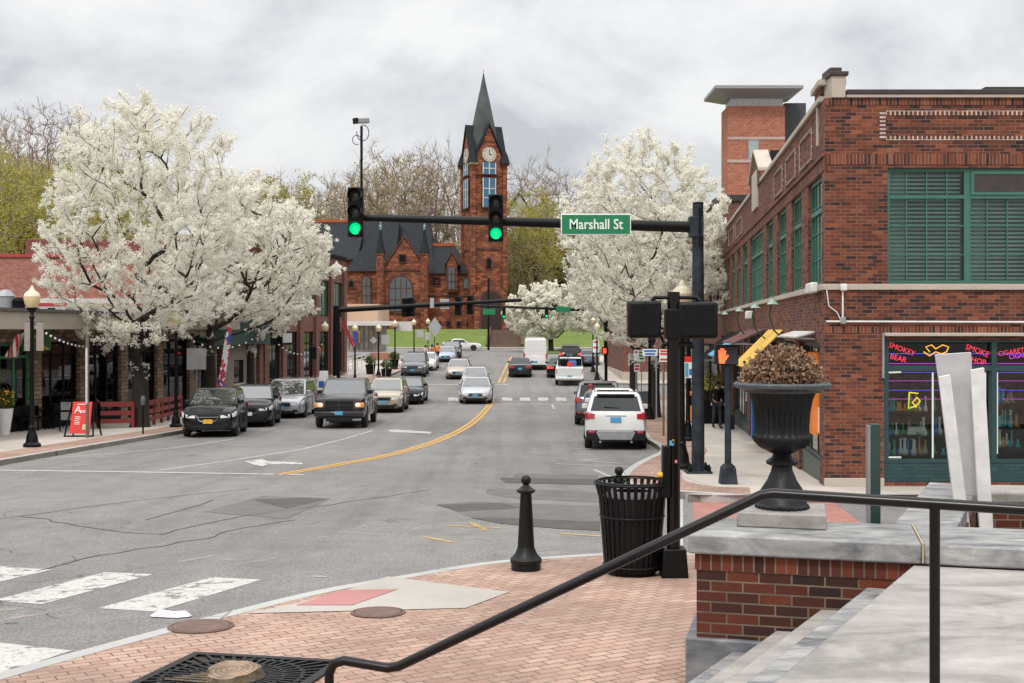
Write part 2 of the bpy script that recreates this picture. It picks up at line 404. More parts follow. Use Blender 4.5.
M_dark = pm('dark_interior', (.009,.008,.0075), .9, 0, .3, 2, spec=.2); M_warm = pm('dim_interior_wall', (.10,.075,.055), .9, 0, .4, 1.5)
M_tyre = pm('tyre_rubber', (.018,.018,.018), .85, 0, .15); M_rim = pm('alloy_rim', (.42,.42,.43), .3, .8, .1); M_rimdk = pm('dark_rim', (.06,.06,.06), .3, .7, .1)
M_trim = pm('black_plastic_trim', (.009,.009,.0095), .6, 0, .15, spec=.3); M_chrome = pm('chrome_trim', (.6,.6,.6), .15, 1.0, .05); M_lens = pm('clear_headlight_lens', (.72,.73,.74), .15, .0, .25, 14)
M_lit = pm('lit_amber_headlight', (.9,.7,.4), .2, 0, .1, emit=(1.0,.62,.28), es=2.2); M_tail = pm('red_tail_light', (.42,.012,.015), .15, 0, .1, coat=1); M_brake = pm('lit_brake_light', (.7,.02,.02), .2, emit=(1,.05,.04), es=1.6)
M_plate = pm('blue_licence_plate', (.09,.35,.58), .4, 0, .2, 30); M_plate_y = pm('orange_yellow_licence_plate', (.80,.42,.03), .4, 0, .15, 30)
M_skin = pm('skin', (.42,.25,.18), .6, 0, .08)
def lamp(name, c, e): return pm(name, tuple(x*.5 for x in c), .3, 0, .02, emit=c, es=e)
M_goL = lamp('lit_green_signal', (.0,.85,.30), 1.0); M_hand = lamp('lit_orange_hand', (1.0,.16,.05), 1.5)
M_off = pm('unlit_signal_lens', (.06,.06,.055), .25, 0, .3, 20)
M_soil = pm('dark_soil', (.045,.032,.022), .95, 0, .5, 14, .6, 25)
# ------------------------------------------------------------------ ground sheets
def sheet(name, pts, off, mat, kind=None, kerb=0, label=None, cat=None, group=None, parent=None, fn=None):
    v3 = [Vector((p[0], p[1], 0)) for p in pts]
    bm = bmesh.new()
    vs = [bm.verts.new(v) for v in v3]
    for tri in tessellate_polygon([v3]):
        try: bm.faces.new([vs[i] for i in tri])
        except ValueError: pass
    y0 = min(v.y for v in v3); y1 = max(v.y for v in v3)
    k = math.floor(y0/STEP)+1
    while k*STEP < y1:
        bmesh.ops.bisect_plane(bm, geom=bm.verts[:]+bm.edges[:]+bm.faces[:], dist=1e-5, plane_co=(0,k*STEP,0), plane_no=(0,1,0))
        k += 1
    for f in bm.faces:
        if f.normal.z < 0: f.normal_flip()
    for v in bm.verts: v.co.z = (fn(v.co.x, v.co.y) if fn else G(v.co.y))+off
    if kerb:
        be = [e for e in bm.edges if e.is_boundary]
        r = bmesh.ops.extrude_edge_only(bm, edges=be)
        for v in r['geom']:
            if isinstance(v, bmesh.types.BMVert): v.co.z -= kerb
    bmesh.ops.recalc_face_normals(bm, faces=bm.faces) if kerb else None
    me = bpy.data.meshes.new(name); bm.to_mesh(me); bm.free()
    me.materials.append(mat)
    o = bpy.data.objects.new(name, me); COL.objects.link(o)
    tag(o, label, cat, group, kind)
    if parent: o.parent = parent
    return o
def strip_pts(line, w, closed=False):
    """band of width w to the left of a polyline (negative = right)"""
    L = [Vector((p[0], p[1])) for p in line]; out = []
    for i, p in enumerate(L):
        d = (L[min(i+1, len(L)-1)]-L[max(i-1, 0)]).normalized()
        out.append(p+Vector((-d.y, d.x))*w)
    return [tuple(p) for p in L]+[tuple(p) for p in reversed(out)]
def smooth_line(pts, n=6):
    out = []
    P = [Vector(p) for p in pts]
    for i in range(len(P)-1):
        a = P[max(i-1,0)]; b = P[i]; c = P[i+1]; d = P[min(i+2,len(P)-1)]
        for k in range(n):
            t = k/n
            out.append(tuple(.5*((2*b)+(c-a)*t+(2*a-5*b+4*c-d)*t*t+(3*b-a-3*c+d)*t**3)))
    out.append(tuple(P[-1])); return out
# asphalt everywhere between the pavements
def asphalt_sheet():
    xs = [-60,-26,-13,0,13,30,90]; 
    v = []; f = []; ys = [-30+STEP*i for i in range(89)]
    for y in ys:
        for x in xs: v.append((x,y,G(y)))
    n = len(xs)
    for j in range(len(ys)-1):
        for i in range(n-1): f.append((j*n+i, j*n+i+1, (j+1)*n+i+1, (j+1)*n+i))
    mb = MB(); mb.add(v, f); o = mb.build('road', M_asphalt, fix=False); tag(o, kind='structure')
asphalt_sheet()
def sst(a, b, x):
    t = max(0, min(1, (x-a)/(b-a))); return t*t*(3-2*t)
def TERR(x, y):
    z = G(min(y, 148))-.35
    if y > 148:
        z += sst(148, 166, y)*2.4+sst(170, 330, y)*17
    z += sst(-30, -75, x)*sst(62, 125, y)*13*(1-.25*sst(150, 300, y))
    z += sst(30, 110, x)*sst(120, 220, y)*8
    return z
def terrain():
    xs = sorted(set([-3000,-1500,-800,-500,-350]+[-260+8*i for i in range(66)]+[350,500,800,1500,3000]))
    ys = sorted(set([-600,-300,-120,-60]+[-30+6*i for i in range(75)]+[440,520,700,1000,1600,3000]))
    v = []; f = []
    for y in ys:
        for x in xs:
            z = TERR(x, y)
            if y > 150 or x < -40: z += (noise.noise(Vector((x*.03, y*.03, 0))))*1.0*(1 if y > 175 or x < -60 else 0)
            v.append((x, y, z))
    n = len(xs)
    for j in range(len(ys)-1):
        for i in range(n-1): f.append((j*n+i, j*n+i+1, (j+1)*n+i+1, (j+1)*n+i))
    o = MB().add(v, f).build('terrain', M_terr, smooth=60, fix=False); tag(o, kind='structure')
terrain()
# our corner
nc = [gp(*p, KERB) for p in [(-160,722),(0,673),(155,631),(240,609),(320,590),(400,576),(480,563),(540,557.5),(600,553.5),(640,551)]]
nc = smooth_line(nc+[(3.2,12.9),(6,12.8),(14,12.7),(40,12.4)], 4)
near_poly = nc+[(40,-12),(-12,-12)]
sheet('pavement', near_poly, KERB, M_paver, 'structure', kerb=.2)
sheet('kerb', strip_pts(nc, -.15), KERB+.004, M_kerb, 'structure', kerb=.2)
# far right corner
rc = [(60,20.0),(8,20.1),(4.2,20.2),(3.0,20.7),(2.35,21.9),(2.2,23.4),(2.65,26),(3.3,28.5),(3.95,30.8),(4.2,32.6),(4.25,34.5),(4.3,37),(4.7,42),(5.6,52),(6.5,61),(6.9,64),(7.6,66.2),(9.2,67.2),(12,67.4),(60,67.6)]
rc = smooth_line(rc, 3)
sheet('pavement', rc, KERB, M_conc, 'structure', kerb=.2)
sheet('kerb', strip_pts(rc, -.17), KERB+.006, M_kerb, 'structure', kerb=.2)
b_in = strip_pts(rc[6:54], -1.25)
sheet('brick_pavement', b_in, KERB+.003, M_paver, 'structure')
# far right beyond the second junction
rc2 = smooth_line([(60,80.5),(12,80.6),(8.2,81),(7.0,82.4),(6.7,85),(7.0,95),(7.2,108),(7.8,114),(10,118),(16,121),(60,124)], 3)
sheet('pavement', rc2, KERB, M_conc, 'structure', kerb=.2)
sheet('kerb', strip_pts(rc2, -.17), KERB+.006, M_kerb, 'structure', kerb=.2)
# left
lc = smooth_line([(-13.6,-12),(-13.2,10),(-12.6,24),(-12.45,28),(-11.9,41),(-11.1,60),(-10.4,75),(-9.4,91),(-8.6,101),(-7.6,110),(-8.4,115),(-11,117.5),(-16,118.5),(-60,121)], 4)
sheet('pavement', lc+[(-60,-12)], KERB, M_conc, 'structure', kerb=.2)
sheet('kerb', strip_pts(lc, .17), KERB+.006, M_kerb, 'structure', kerb=.2)
sheet('brick_pavement', strip_pts(lc[8:42], 1.3), KERB+.003, M_paver, 'structure')
# island with the small tree, lawn before the church
isl = [(1.6,127),(3.5,126),(9,128),(30,131),(60,133),(60,146),(9,141),(3.5,139.5),(1.8,134)]
sheet('grass_island', isl, KERB, M_grass, 'structure', kerb=.2)
sheet('kerb', strip_pts(isl+[isl[0]], .2), KERB+.01, M_kerb, 'structure')
lawn_fn = lambda x, y: TERR(x, y)+.35
sheet('grass_lawn', [(-30,149.4),(-3.3,149.4),(-3.3,172),(-30,172)], .1, M_grass, 'structure', fn=lawn_fn)
sheet('grass_lawn', [(1.4,149.4),(30,149.4),(30,172),(1.4,172)], .1, M_grass, 'structure', fn=lawn_fn)
sheet('pavement', [(-70,147),(70,147),(70,149.4),(-70,149.4)], KERB, M_conc_pale, 'structure', kerb=.2)

# ------------------------------------------------------------------ road markings and patches
def px_sheet(name, pl, off, mat, kind='structure', koff=0):
    return sheet(name, [gp(x, y, koff) for x, y in pl], off, mat, kind)
def line_mark(name, pl, w, mat, off=.008, world=False):
    L = pl if world else [gp(x, y) for x, y in pl]
    sheet(name, strip_pts(L, w), off, mat, 'structure')
for pl in [[(203,512),(262,496),(331,498.5),(286,519)],
           [(487,489),(560,490),(600,493),(600,502.5),(520,499),(486,494)],
           [(515,473.5),(598,475),(600,481),(512,480)], [(438,504.5),(472,501.5),(600,506.5),(600,522),(470,517)]]:
    px_sheet('asphalt_patch', pl, .004, M_patch)
for pl in [[(252,499.5),(306,497.8),(326,499.5),(286,509)], [(436,505),(500,503),(524,508),(460,512)], [(470,518),(600,522),(600,531),(560,529),(502,524)], [(500,478),(597,479.5),(597,485),(505,483)]]:
    px_sheet('asphalt_patch', pl, .0065, M_patch2)
for pl in [[(0,519),(60,511),(120,503),(180,496),(250,489)], [(35,572),(90,558),(150,548),(210,538),(238,529),(300,520)], [(20,516),(110,531),(160,535)], [(160,535),(230,519),(330,505),(430,490)], [(150,520),(215,500)]]:
    L = smooth_line([gp(*p) for p in pl], 9); L = [(a+noise.noise(Vector((a*2.3,b*2.3,1)))*.10, b+noise.noise(Vector((a*2.3,b*2.3,7)))*.10) for a, b in L]
    line_mark('tar_seam', L, .028, M_seam, .0055, world=True)
# crosswalk bars nearest
for pl in [[(-60,560),(12,567.5),(52,570),(0,582),(-80,590)], [(-8,601),(105,572.5),(154,574.5),(42,604.5)], [(98,608.5),(212,577.5),(262,580),(155,612)], [(-60,640),(0,643),(72,651),(8,672),(-60,690)]]:
    px_sheet('crosswalk_bar', pl, .004, M_white_paint)
line_mark('stop_line', [(-80,468.5),(0,470),(120,471.5),(305,474.5)], -.22, M_old_white, .008)
line_mark('lane_line', [(157,470.5),(230,460.5),(300,449.5),(345,438.5),(372,430.5)], -.11, M_old_white)
line_mark('lane_line', [(0,462),(120,453),(172,448),(232,439.5)], -.1, M_old_white)
px_sheet('lane_arrow', [(245,461.5),(262,459.5),(268,461.5),(301,462.5),(303,464.5),(268,464.7),(262,466.8),(252,464.5)], .009, M_white_paint)
yl = smooth_line([gp(*p) for p in [(287,475),(350,464),(400,454),(445,440),(475,424),(488,411),(495,402)]], 4)
sheet('double_yellow_line', strip_pts(yl, .14), .008, M_yellow_paint, 'structure')
yl2 = [(x-.34, y+.05) for x, y in yl]
sheet('double_yellow_line', strip_pts(yl2, -.14), .008, M_yellow_paint, 'structure')
for dx in (-.3, .0):
    L = [gp(504.5, 383), gp(508.5, 373), gp(512, 365), gp(516, 357)]
    L = [(x+dx*1.2, y) for x, y in L]
    sheet('double_yellow_line', strip_pts(L, .16), .008, M_yellow_paint, 'structure')
for x0 in range(448, 606, 18):
    px_sheet('crosswalk_bar', [(x0,397.6),(x0+10,397.8),(x0+10.5,401),(x0,400.8)], .009, M_white_paint)
line_mark('stop_line', [(448,403.6),(500,404),(560,404),(603,404.4)], -.3, M_old_white)
line_mark('stop_line', [(419,384.6),(508,384.9)], .5, M_white_paint)
line_mark('stop_line', [(551,404.5),(553,409)], .12, M_white_paint)
px_sheet('lane_arrow', [(387,430.5),(396,429.6),(432,432.2),(430,433.8),(392,432.4)], .009, M_old_white)
for pl in [[(583,460.5),(620,464)], [(583,460.2),(600,459)], [(556,464.2),(640,467.5)], [(592,470),(612,478.5)], [(568,448.2),(590,449)], [(572,454),(592,455)], [(566,441),(582,441.6)]]:
    line_mark('parking_mark', pl, .1, M_old_white)
for pl in [[(182,562.5),(218,556)], [(218,560),(236,561.5)], [(238,565.5),(280,559)], [(150,594),(186,590)], [(6,621),(80,608)], [(0,612),(24,609)]]:
    line_mark('survey_mark', pl, .09, M_faint_p, .0045)
for pl in [[(352,529.5),(380,523.5)], [(385,528),(405,529)], [(412,531),(428,525.5)], [(330,532),(395,536)]]:
    line_mark('survey_mark', pl, .07, M_faint, .0045)
for pl in [[(420,537.5),(450,543)], [(446,526),(500,529)], [(468,523),(482,531)], [(553,534),(600,537)]]:
    line_mark('survey_mark', pl, .10, M_faint_y, .0075)
line_mark('edge_mark', [(312,577.2),(326,577.6)], .05, M_old_white)
for pl in [[(620,412),(634,412.4)]]: pass
# red paved crossing towards the far corner
sheet('red_crossing', [(2.1,13.0),(4.6,13.0),(5.6,20.0),(3.2,20.4)], .006, M_red_cross, 'structure')
line_mark('crossing_edge', [(1.95,13.1),(3.05,20.5)], .18, M_old_white, .009, world=True)
# ramp in our pavement
px_sheet('kerb_ramp', [(247,614),(300,603),(345,591),(387.5,577),(509,592.5),(466,608.5),(387,610.5)], KERB+.006, M_conc_pale, koff=KERB)
px_sheet('tactile_strip', [(296,606),(342,591),(398,590),(352,606)], KERB+.010, M_ramp_red, koff=KERB)
mn = pm('rusty_iron_cover', (.17,.105,.085), .7, .3, .25, 12, .4, 40)
def manhole(px, py, r, label, off=KERB, m=mn, ringm=mn):
    x, y = gp(px, py, off); z = G(y)+off
    sl = (G(y+.5)-G(y-.5))
    t = thing('manhole_cover', label, 'manhole cover', (x,y,z)); t.rotation_euler = (math.atan(sl),0,0)
    a = MB().lathe([(r-.03,.006),(r-.035,.014),(.001,.015)], 32, cap=False); a.build('lid', m, t, 30, world=False)
    c = MB().lathe([(r,.004),(r,.012),(r-.022,.012),(r-.022,.004)], 32, cap=False); c.build('rim', ringm, t, 30, world=False)
    return t
manhole(201, 627, .26, 'round rusty iron cover beside the kerb and litter')
manhole(378, 613, .23, 'round rusty iron cover at the edge of the concrete ramp')
manhole(640, 497, .5, 'dark round cover in the roadway behind the bin', 0)

# litter
lx, ly = gp(173, 617)
mb = MB()
lr = random.Random(3)
pts = [(lx+.16*math.cos(a)*(1+.3*lr.random()), ly+.06*math.sin(a)*(1+.3*lr.random())) for a in [i*math.pi/5 for i in range(10)]]
top = [(lx+.10*math.cos(a)*(1+.4*lr.random()), ly+.035*math.sin(a), G(ly)+.035+.03*lr.random()) for a in [i*math.pi/5 for i in range(10)]]
mb.add([(p[0],p[1],G(ly)+.012) for p in pts]+top+[(lx,ly,G(ly)+.05)], [(i,(i+1)%10,10+(i+1)%10,10+i) for i in range(10)]+[(10+i,10+(i+1)%10,20) for i in range(10)])
tag(mb.build('litter', pm('crumpled_white_wrapper', (.7,.62,.66), .4, 0, .25, 25)), 'crumpled white and pink plastic wrapper by the kerb', 'litter')

# ------------------------------------------------------------------ terrace: wall, steps, planter, rail
du = Vector((.9684,-.2495,0)); dn = Vector((.2495,.9684,0))   # along the wall, away from the viewer
A = Vector((1.16,7.45,0))
def W(u, n, z): 
    p = A+du*u+dn*n; return Vector((p.x, p.y, z))
def wbox(mb, u0, u1, n0, n1, z0, z1):
    mb.hexa([W(u0,n0,z0),W(u1,n0,z0),W(u1,n1,z0),W(u0,n1,z0)], [W(u0,n0,z1),W(u1,n0,z1),W(u1,n1,z1),W(u0,n1,z1)]); return mb
ZC = 1.68
pw = thing('planter_wall', 'low red brick terrace wall with thick grey marble coping', 'wall', W(0,0,.5))
wbox(MB(), .03, 6, .06, .62, .4, 1.44).build('brickwork', M_brick_wall, pw)
wbox(MB(), .02, 6, .05, .63, 1.44, 1.55).build('soldier_course', M_brick_wsold, pw)
wbox(MB(), -.04, 6, .02, .7, .35, 1.0).build('stone_base', M_marble_dark, pw, bevel=.012)
wbox(MB(), -.02, 1.415, 0, .72, 1.55, ZC).build('coping', M_marble, pw, bevel=.014)
wbox(MB(), 1.425, 6, -.01, .72, 1.55, ZC+.001).build('coping', M_marble, pw, bevel=.014)
wbox(MB(), 1.415, 1.425, -.004, .715, 1.56, ZC+.0025).build('mortar_joint', pm('buff_mortar', (.42,.35,.22), .9), pw)
# side and back walls of the planter
sw = Vector((.42,.90,0)).normalized()
def wall2(mb, p0, p1, w, z0, z1):
    d = (p1-p0).normalized(); n = Vector((-d.y,d.x,0))*w
    mb.hexa([Vector((q.x,q.y,z0)) for q in (p0,p1,p1+n,p0+n)][::1], [Vector((q.x,q.y,z1)) for q in (p0,p1,p1+n,p0+n)]); return mb
p0 = W(1.72,.722,0); p1 = p0+sw*2.3
wall2(MB(), p0, p1, .34, .4, 1.56).build('brickwork', M_brick_wall, pw)
wall2(MB(), p0-Vector((.02,0,0)), p1, .40, 1.56, ZC).build('coping', M_marble, pw, bevel=.012)
q0 = p1-sw*.35+Vector((.02,-.01,0)); q1 = q0+Vector((4.5,-.28,0))
wall2(MB(), q0, q1, .30, .4, 1.56).build('brickwork', M_brick_wall, pw)
wall2(MB(), q0-Vector((-.02,.03,0)), q1, .38, 1.561, ZC+.002).build('coping', M_marble_pale, pw, bevel=.03)
tag(sheet('planter_soil', [(p0.x,p0.y),(6.5,7.3),(7,9.6),(p1.x,p1.y)], 0, M_soil, fn=lambda x, y: 1.25), kind='structure')
# joint lines and steps
st = thing('stone_steps', 'weathered pale marble steps rising to the terrace landing', 'steps', W(1.1,-1.5,.5))
e = Vector((-.51,-.86,0))                                      # nosing direction towards the viewer
ux = [(1.36-.275*i) for i in range(6)]
ZL = 1.549; rise = .152
for i in range(5):
    z1 = ZL-rise*i; 
    a0 = W(ux[i], -.015, 0); 
    if i == 0: far = 7.0
    else: far = ux[i-1]+.02
    b0 = W(far, -.015, 0)
    ll = 3.6
    a1 = a0+e*ll; b1 = b0+e*ll
    if i == 0: b1 = b0+Vector((-.25,-.97,0))*8; a1 = a0+e*5.5
    MB().hexa([Vector((q.x,q.y,.2)) for q in (a1,b1,b0,a0)], [Vector((q.x,q.y,z1-(0 if i else 0))) for q in (a1,b1,b0,a0)]).build('tread' if i else 'landing', M_marble_pale if i % 3 != 1 else M_marble, st, bevel=.012)
a0 = W(1.9,-.9,ZL+.002)
jn = pm('dark_joint', (.14,.13,.12), .9)
for (u0,n0,u1,n1) in [(2.02,-.86,6,-.86)]:
    mb = MB(); mb.hexa([W(u0,n0,ZL-.02),W(u1,n0,ZL-.02),W(u1,n0+.008,ZL-.02),W(u0,n0+.008,ZL-.02)],[W(u0,n0,ZL+.002),W(u1,n0,ZL+.002),W(u1,n0+.008,ZL+.002),W(u0,n0+.008,ZL+.002)]); mb.build('joint', jn, st)
# handrail
def rp(px, py, h): 
    Y = F*h/(py-HY); return Vector(((px-CX)/F*Y, Y, EZ-h))
R1 = rp(395, 668, 1.35); R0 = R1+(rp(340,661,1.33)-R1).normalized()*.24
R2 = rp(765, 493.5, .60); R3 = rp(1040, 511, .60); R3 = R2+(R3-R2)*3
hr = thing('handrail', 'black round metal handrail beside the terrace steps', 'handrail', (R2.x,R2.y,ZL))
base = Vector((R0.x-.03,R0.y,.6))
rl = [base, Vector((R0.x-.03,R0.y,R0.z-.05)), Vector((R0.x-.012,R0.y,R0.z-.012)), R0+Vector((.03,0,.0)), R1-Vector((.03,0,0)), R1+(R2-R1)*.01, R1+(R2-R1)*.99, R2+Vector((.03,0,0)), R3]
MB().tube(rl, .0198, 16).build('top_rail', M_blackgl, hr, 50)
t = (rp(935,504,.60)-R2).length
P3 = R2+(R3-R2).normalized()*t
MB().tube([Vector((P3.x,P3.y,ZL-.02)), Vector((P3.x,P3.y,P3.z))], .018, 14).build('post', M_blackgl, hr, 50)
MB().lathe([(.05,0),(.05,.01),(.028,.014),(.022,.03)], 16, Matrix.Translation((P3.x,P3.y,ZL))).build('post_flange', M_blackgl, hr, 40)
# urn
uc = Vector((wx(782,7.9),7.9,0)); s_ = 145.6
pl = Matrix.Translation((uc.x,uc.y,ZC)) @ Matrix.Rotation(math.atan2(du.y,du.x), 4, 'Z')
tag(MB().box(-.29,.29,-.27,.27,.001,.10,pl).build('stone_plinth', M_marble_pale, bevel=.01), 'flat pale stone plinth under the black garden urn', 'plinth')
urn = thing('garden_urn', 'large black fluted cast iron urn on a stone plinth', 'urn', (uc.x,uc.y,ZC+.1))
MZ = Matrix.Translation((uc.x,uc.y,0))
def zz(py): return EZ-(py-HY)/s_
foot = [(0.185,1.782),(.185,1.80),(.165,1.815),(.145,zz(490)),(.10,zz(480)),(.072,zz(470)),(.068,zz(466)),(.105,zz(464)),(.108,zz(461)),(.07,zz(457)),(.058,zz(453))]
MB().lathe(foot, 48, MZ, 1, .05).build('foot', M_castiron, urn, 45)
bowl = [(.055,zz(454)),(.10,zz(451)),(.155,zz(447)),(.19,zz(442)),(.205,zz(437)),(.19,zz(434.5)),(.185,zz(433)),(.183,zz(425)),(.19,zz(412)),(.205,zz(400)),(.225,zz(393)),(.24,zz(390))]
MB().lathe(bowl, 56, MZ, 1, .075).build('bowl', M_castiron, urn, 60)
MB().lathe([(.24,zz(391)),(.30,zz(388.5)),(.328,zz(387)),(.33,zz(384)),(.315,zz(382)),(.27,zz(384)),(.26,zz(392))], 56, MZ, cap=False).build('rim', pm('worn_grey_black_iron', (.06,.068,.075), .5, .2, .35, 25, .2, 60), urn, 40)
MB().lathe([(.26,zz(388)),(.001,zz(387))], 24, MZ, cap=False).build('soil', M_soil, urn)
pr = random.Random(11)
mb = MB(); mb2 = MB(); mb3 = MB()
for i in range(3400):
    a = pr.random()*6.283; q = pr.random(); ph = math.acos(1-q*1.0)
    rr = .285+pr.uniform(-.03,.02); up = .285
    d = Vector((math.sin(ph)*math.cos(a)*rr, math.sin(ph)*math.sin(a)*rr, math.cos(ph)*up*pr.uniform(.80,1.05)))
    c = Vector((uc.x,uc.y,zz(386)))+d*pr.uniform(.80,1.04)
    tgt = mb if pr.random() < .75 else mb3
    r = pr.uniform(.006,.013)
    o1 = Vector((pr.gauss(0,1),pr.gauss(0,1),pr.gauss(0,1))).normalized()*r; o2 = o1.cross(Vector((pr.gauss(0,1),pr.gauss(0,1),pr.gauss(0,1)))).normalized()*r
    tgt.quad(c-o1-o2*.7, c+o1-o2*.7, c+o1*.6+o2, c-o1*.6+o2)
    if i % 9 == 0: mb2.tube([Vector((uc.x+d.x*.3,uc.y+d.y*.3,zz(387))), c], .002, 3, False)
dp = thing('dried_flowers', 'dome of dead brown flower heads filling the urn', 'dried plant', (uc.x,uc.y,zz(387)))
mb.build('flower_heads', M_dead, dp, fix=False); tag(mb2.build('stalks', M_deaddk, dp, fix=False)); mb3.build('withered_leaves', M_deaddk, dp, fix=False)
# white boards in the planter (leaning sculpture)
sc_ = thing('plank_sculpture', 'three leaning white and pale grey planks standing in the planter', 'sculpture', (wx(965,8.9),8.9,1.25))
def plank(p_top, p_bot, w, th, Y, m, yb=None, w2=None):
    t_ = wp(p_top[0],p_top[1],Y); b_ = wp(p_bot[0],p_bot[1],yb or Y)
    hw = w/2; hb = (w2 or w)/2
    rot = Vector((.94,-.25,0)); dd = Vector((.25,.94,0))*th
    MB().hexa([b_-rot*hb,b_+rot*hb,b_+rot*hb+dd,b_-rot*hb+dd],[t_-rot*hw,t_+rot*hw+Vector((0,0,.02)),t_+rot*hw+dd+Vector((0,0,.02)),t_-rot*hw+dd]).build('plank', m, sc_, bevel=.006)
plank((953,354.5),(966,496),.275,.03,9.0,M_board_grey,8.97,.17)
plank((944.5,377),(965,540),.085,.06,8.75,M_offwhite,8.6,.10)
plank((977.5,370),(987,540),.10,.06,8.78,M_offwhite,8.62,.105)
gpst = thing('green_post', 'short dark green square post with pale edge behind the terrace wall', 'post', (2.66,8.45,.7))
MB().box(2.63,2.70,8.42,8.50,.6,2.31).build('shaft', M_dkgreen, gpst, bevel=.004)
MB().box(2.612,2.629,8.43,8.49,1.2,2.30).build('side_strip', M_grey, gpst)
# stump and grate
gx, gy = gp(232, 679, KERB); gz = G(gy)+KERB
tg = thing('tree_grate', 'black slotted cast iron tree grate around a cut stump', 'tree grate', (gx,gy,gz))
mb = MB(); ang = math.atan2(-.25,.97)+R(2)
MG = Matrix.Translation((gx,gy,gz)) @ Matrix.Rotation(math.atan(G(gy+.5)-G(gy-.5)), 4, 'X') @ Matrix.Rotation(ang, 4, 'Z') @ Matrix.Scale(.92, 4)
for a, b, c, d in [(-.62,.62,-.62,-.55),(-.62,.62,.55,.62),(-.62,-.55,-.55,.55),(.55,.62,-.55,.55)]: mb.box(a,b,c,d,.002,.022,MG)
for k in range(44):
    a = 2*math.pi*k/44
    ro = min(.56/max(abs(math.cos(a)),1e-3), .56/max(abs(math.sin(a)),1e-3))
    mb.box(.25,ro,-.012,.012,.004,.02, MG @ Matrix.Rotation(a, 4, 'Z'))
for r_ in (.25,.37,.50):
    for k in range(32):
        a = 2*math.pi*k/32
        mb.box(r_-.015,r_+.015,-.055*r_/.5-.02,.055*r_/.5+.02,.004,.021, MG @ Matrix.Rotation(a, 4, 'Z'))
mb.build('grille', M_castiron, tg)
MB().box(-.6,.6,-.6,.6,.001,.003,MG).build('soil', M_soil, tg)
stp = thing('tree_stump', 'small sawn tree stump in the black grate', 'tree stump', (gx,gy,gz))
sr = random.Random(5); n = 28; vs = []
for z, rr in ((0,.205),(.02,.185),(.045,.172),(.065,.165)):
    for k in range(n):
        a = 6.283*k/n; q = rr*(1+.10*math.sin(3*a+1)+.06*math.sin(7*a))
        vs.append((gx+q*math.cos(a), gy+q*math.sin(a), gz+z+(.015*math.sin(a+.4) if z > .06 else 0)))
fs = [(i*n+k,i*n+(k+1)%n,(i+1)*n+(k+1)%n,(i+1)*n+k) for i in range(3) for k in range(n)]
MB().add(vs, fs).build('bark', pm('rough_stump_bark', (.11,.08,.05), .95, 0, .5, 20, .9, 40), stp, 60)
def ringm():
    t = NT('sawn_wood'); v = t.coord('Object'); w = t.new('ShaderNodeTexWave'); w.wave_type = 'RINGS'; w.rings_direction = 'Z'; w.inputs['Scale'].default_value = 9; w.inputs['Distortion'].default_value = 1.5; t.ln(v, w.inputs['Vector'])
    c = t.mix(t.ramp(w.outputs['Color'], [(0,(.20,.135,.09)),(1,(.33,.24,.17))]), t.ramp(t.noise(v, 8, 5), [(.35,.4),(.6,1.15)]), .8, 'MULTIPLY'); t.col(c); t.b.inputs['Roughness'].default_value = .9; return t.m
MB().add(vs[3*n:]+[(gx,gy,gz+.068)], [(k,(k+1)%n,n) for k in range(n)]).build('sawn_top', ringm(), stp)
tb = MB()
for k in range(5): tb.tube([Vector((gx-.42+.05*k,gy-.08+.03*k,gz+.025)), Vector((gx-.1+.04*k,gy-.2+.05*k,gz+.04))], .006, 5)
tag(tb.build('fallen_twigs', M_wood), 'loose brown twigs lying across the tree grate', 'twigs')
# bollards
def bollard(px, Y, label):
    x = wx(px, Y); z = G(Y)+KERB
    t = thing('bollard', label, 'bollard', (x,Y,z), 0, 'black iron bollards at the kerb')
    M = Matrix.Translation((x,Y,z))
    MB().lathe([(.155,-.02),(.155,.07),(.165,.08),(.165,.115),(.15,.13),(.115,.17),(.095,.22),(.088,.24)], 32, M).build('base', M_castiron, t, 35)
    MB().lathe([(.088,.24),(.058,.79),(.062,.80)], 28, M, 1, .07).build('shaft', M_castiron, t, 50)
    MB().lathe([(.075,.80),(.098,.815),(.098,.835),(.07,.85),(.04,.875),(.03,.89)], 28, M).build('collar', M_castiron, t, 35)
    MB().ball((x,Y,z+.935),.052,18,12).build('finial', M_castiron, t, 60)
bollard(526, 12.0, 'fluted black bollard with ball top standing alone at the kerb')
bollard(619, 13.3, 'black ball topped bollard mostly hidden behind the litter bin')
# litter bin
bx_, by_ = wx(632, 11.75), 11.75; bz = G(by_)+KERB
lb = thing('litter_bin', 'round black slatted steel litter bin by the crossing', 'litter bin', (bx_,by_,bz))
M = Matrix.Translation((bx_,by_,bz))
mb = MB()
for k in range(32):
    Mk = M @ Matrix.Rotation(2*math.pi*k/32, 4, 'Z')
    P = [(.272,.05),(.285,.15),(.315,.55),(.335,.78),(.375,.93)]
    for (r0,z0),(r1,z1) in zip(P, P[1:]):
        mb.hexa([(r0-.006,-.019,z0),(r0+.006,-.019,z0),(r0+.006,.019,z0),(r0-.006,.019,z0)],[(r1-.006,-.019,z1),(r1+.006,-.019,z1),(r1+.006,.019,z1),(r1-.006,.019,z1)], Mk)
mb.build('slats', M_black, lb)
mb = MB()
for r_, z_ in ((.29,.10),(.322,.60),(.378,.935)):
    MB().tube([M @ Vector((r_*math.cos(a), r_*math.sin(a), z_)) for a in [2*math.pi*k/40 for k in range(41)]], .013, 8, False).build('hoop', M_black, lb, 60)

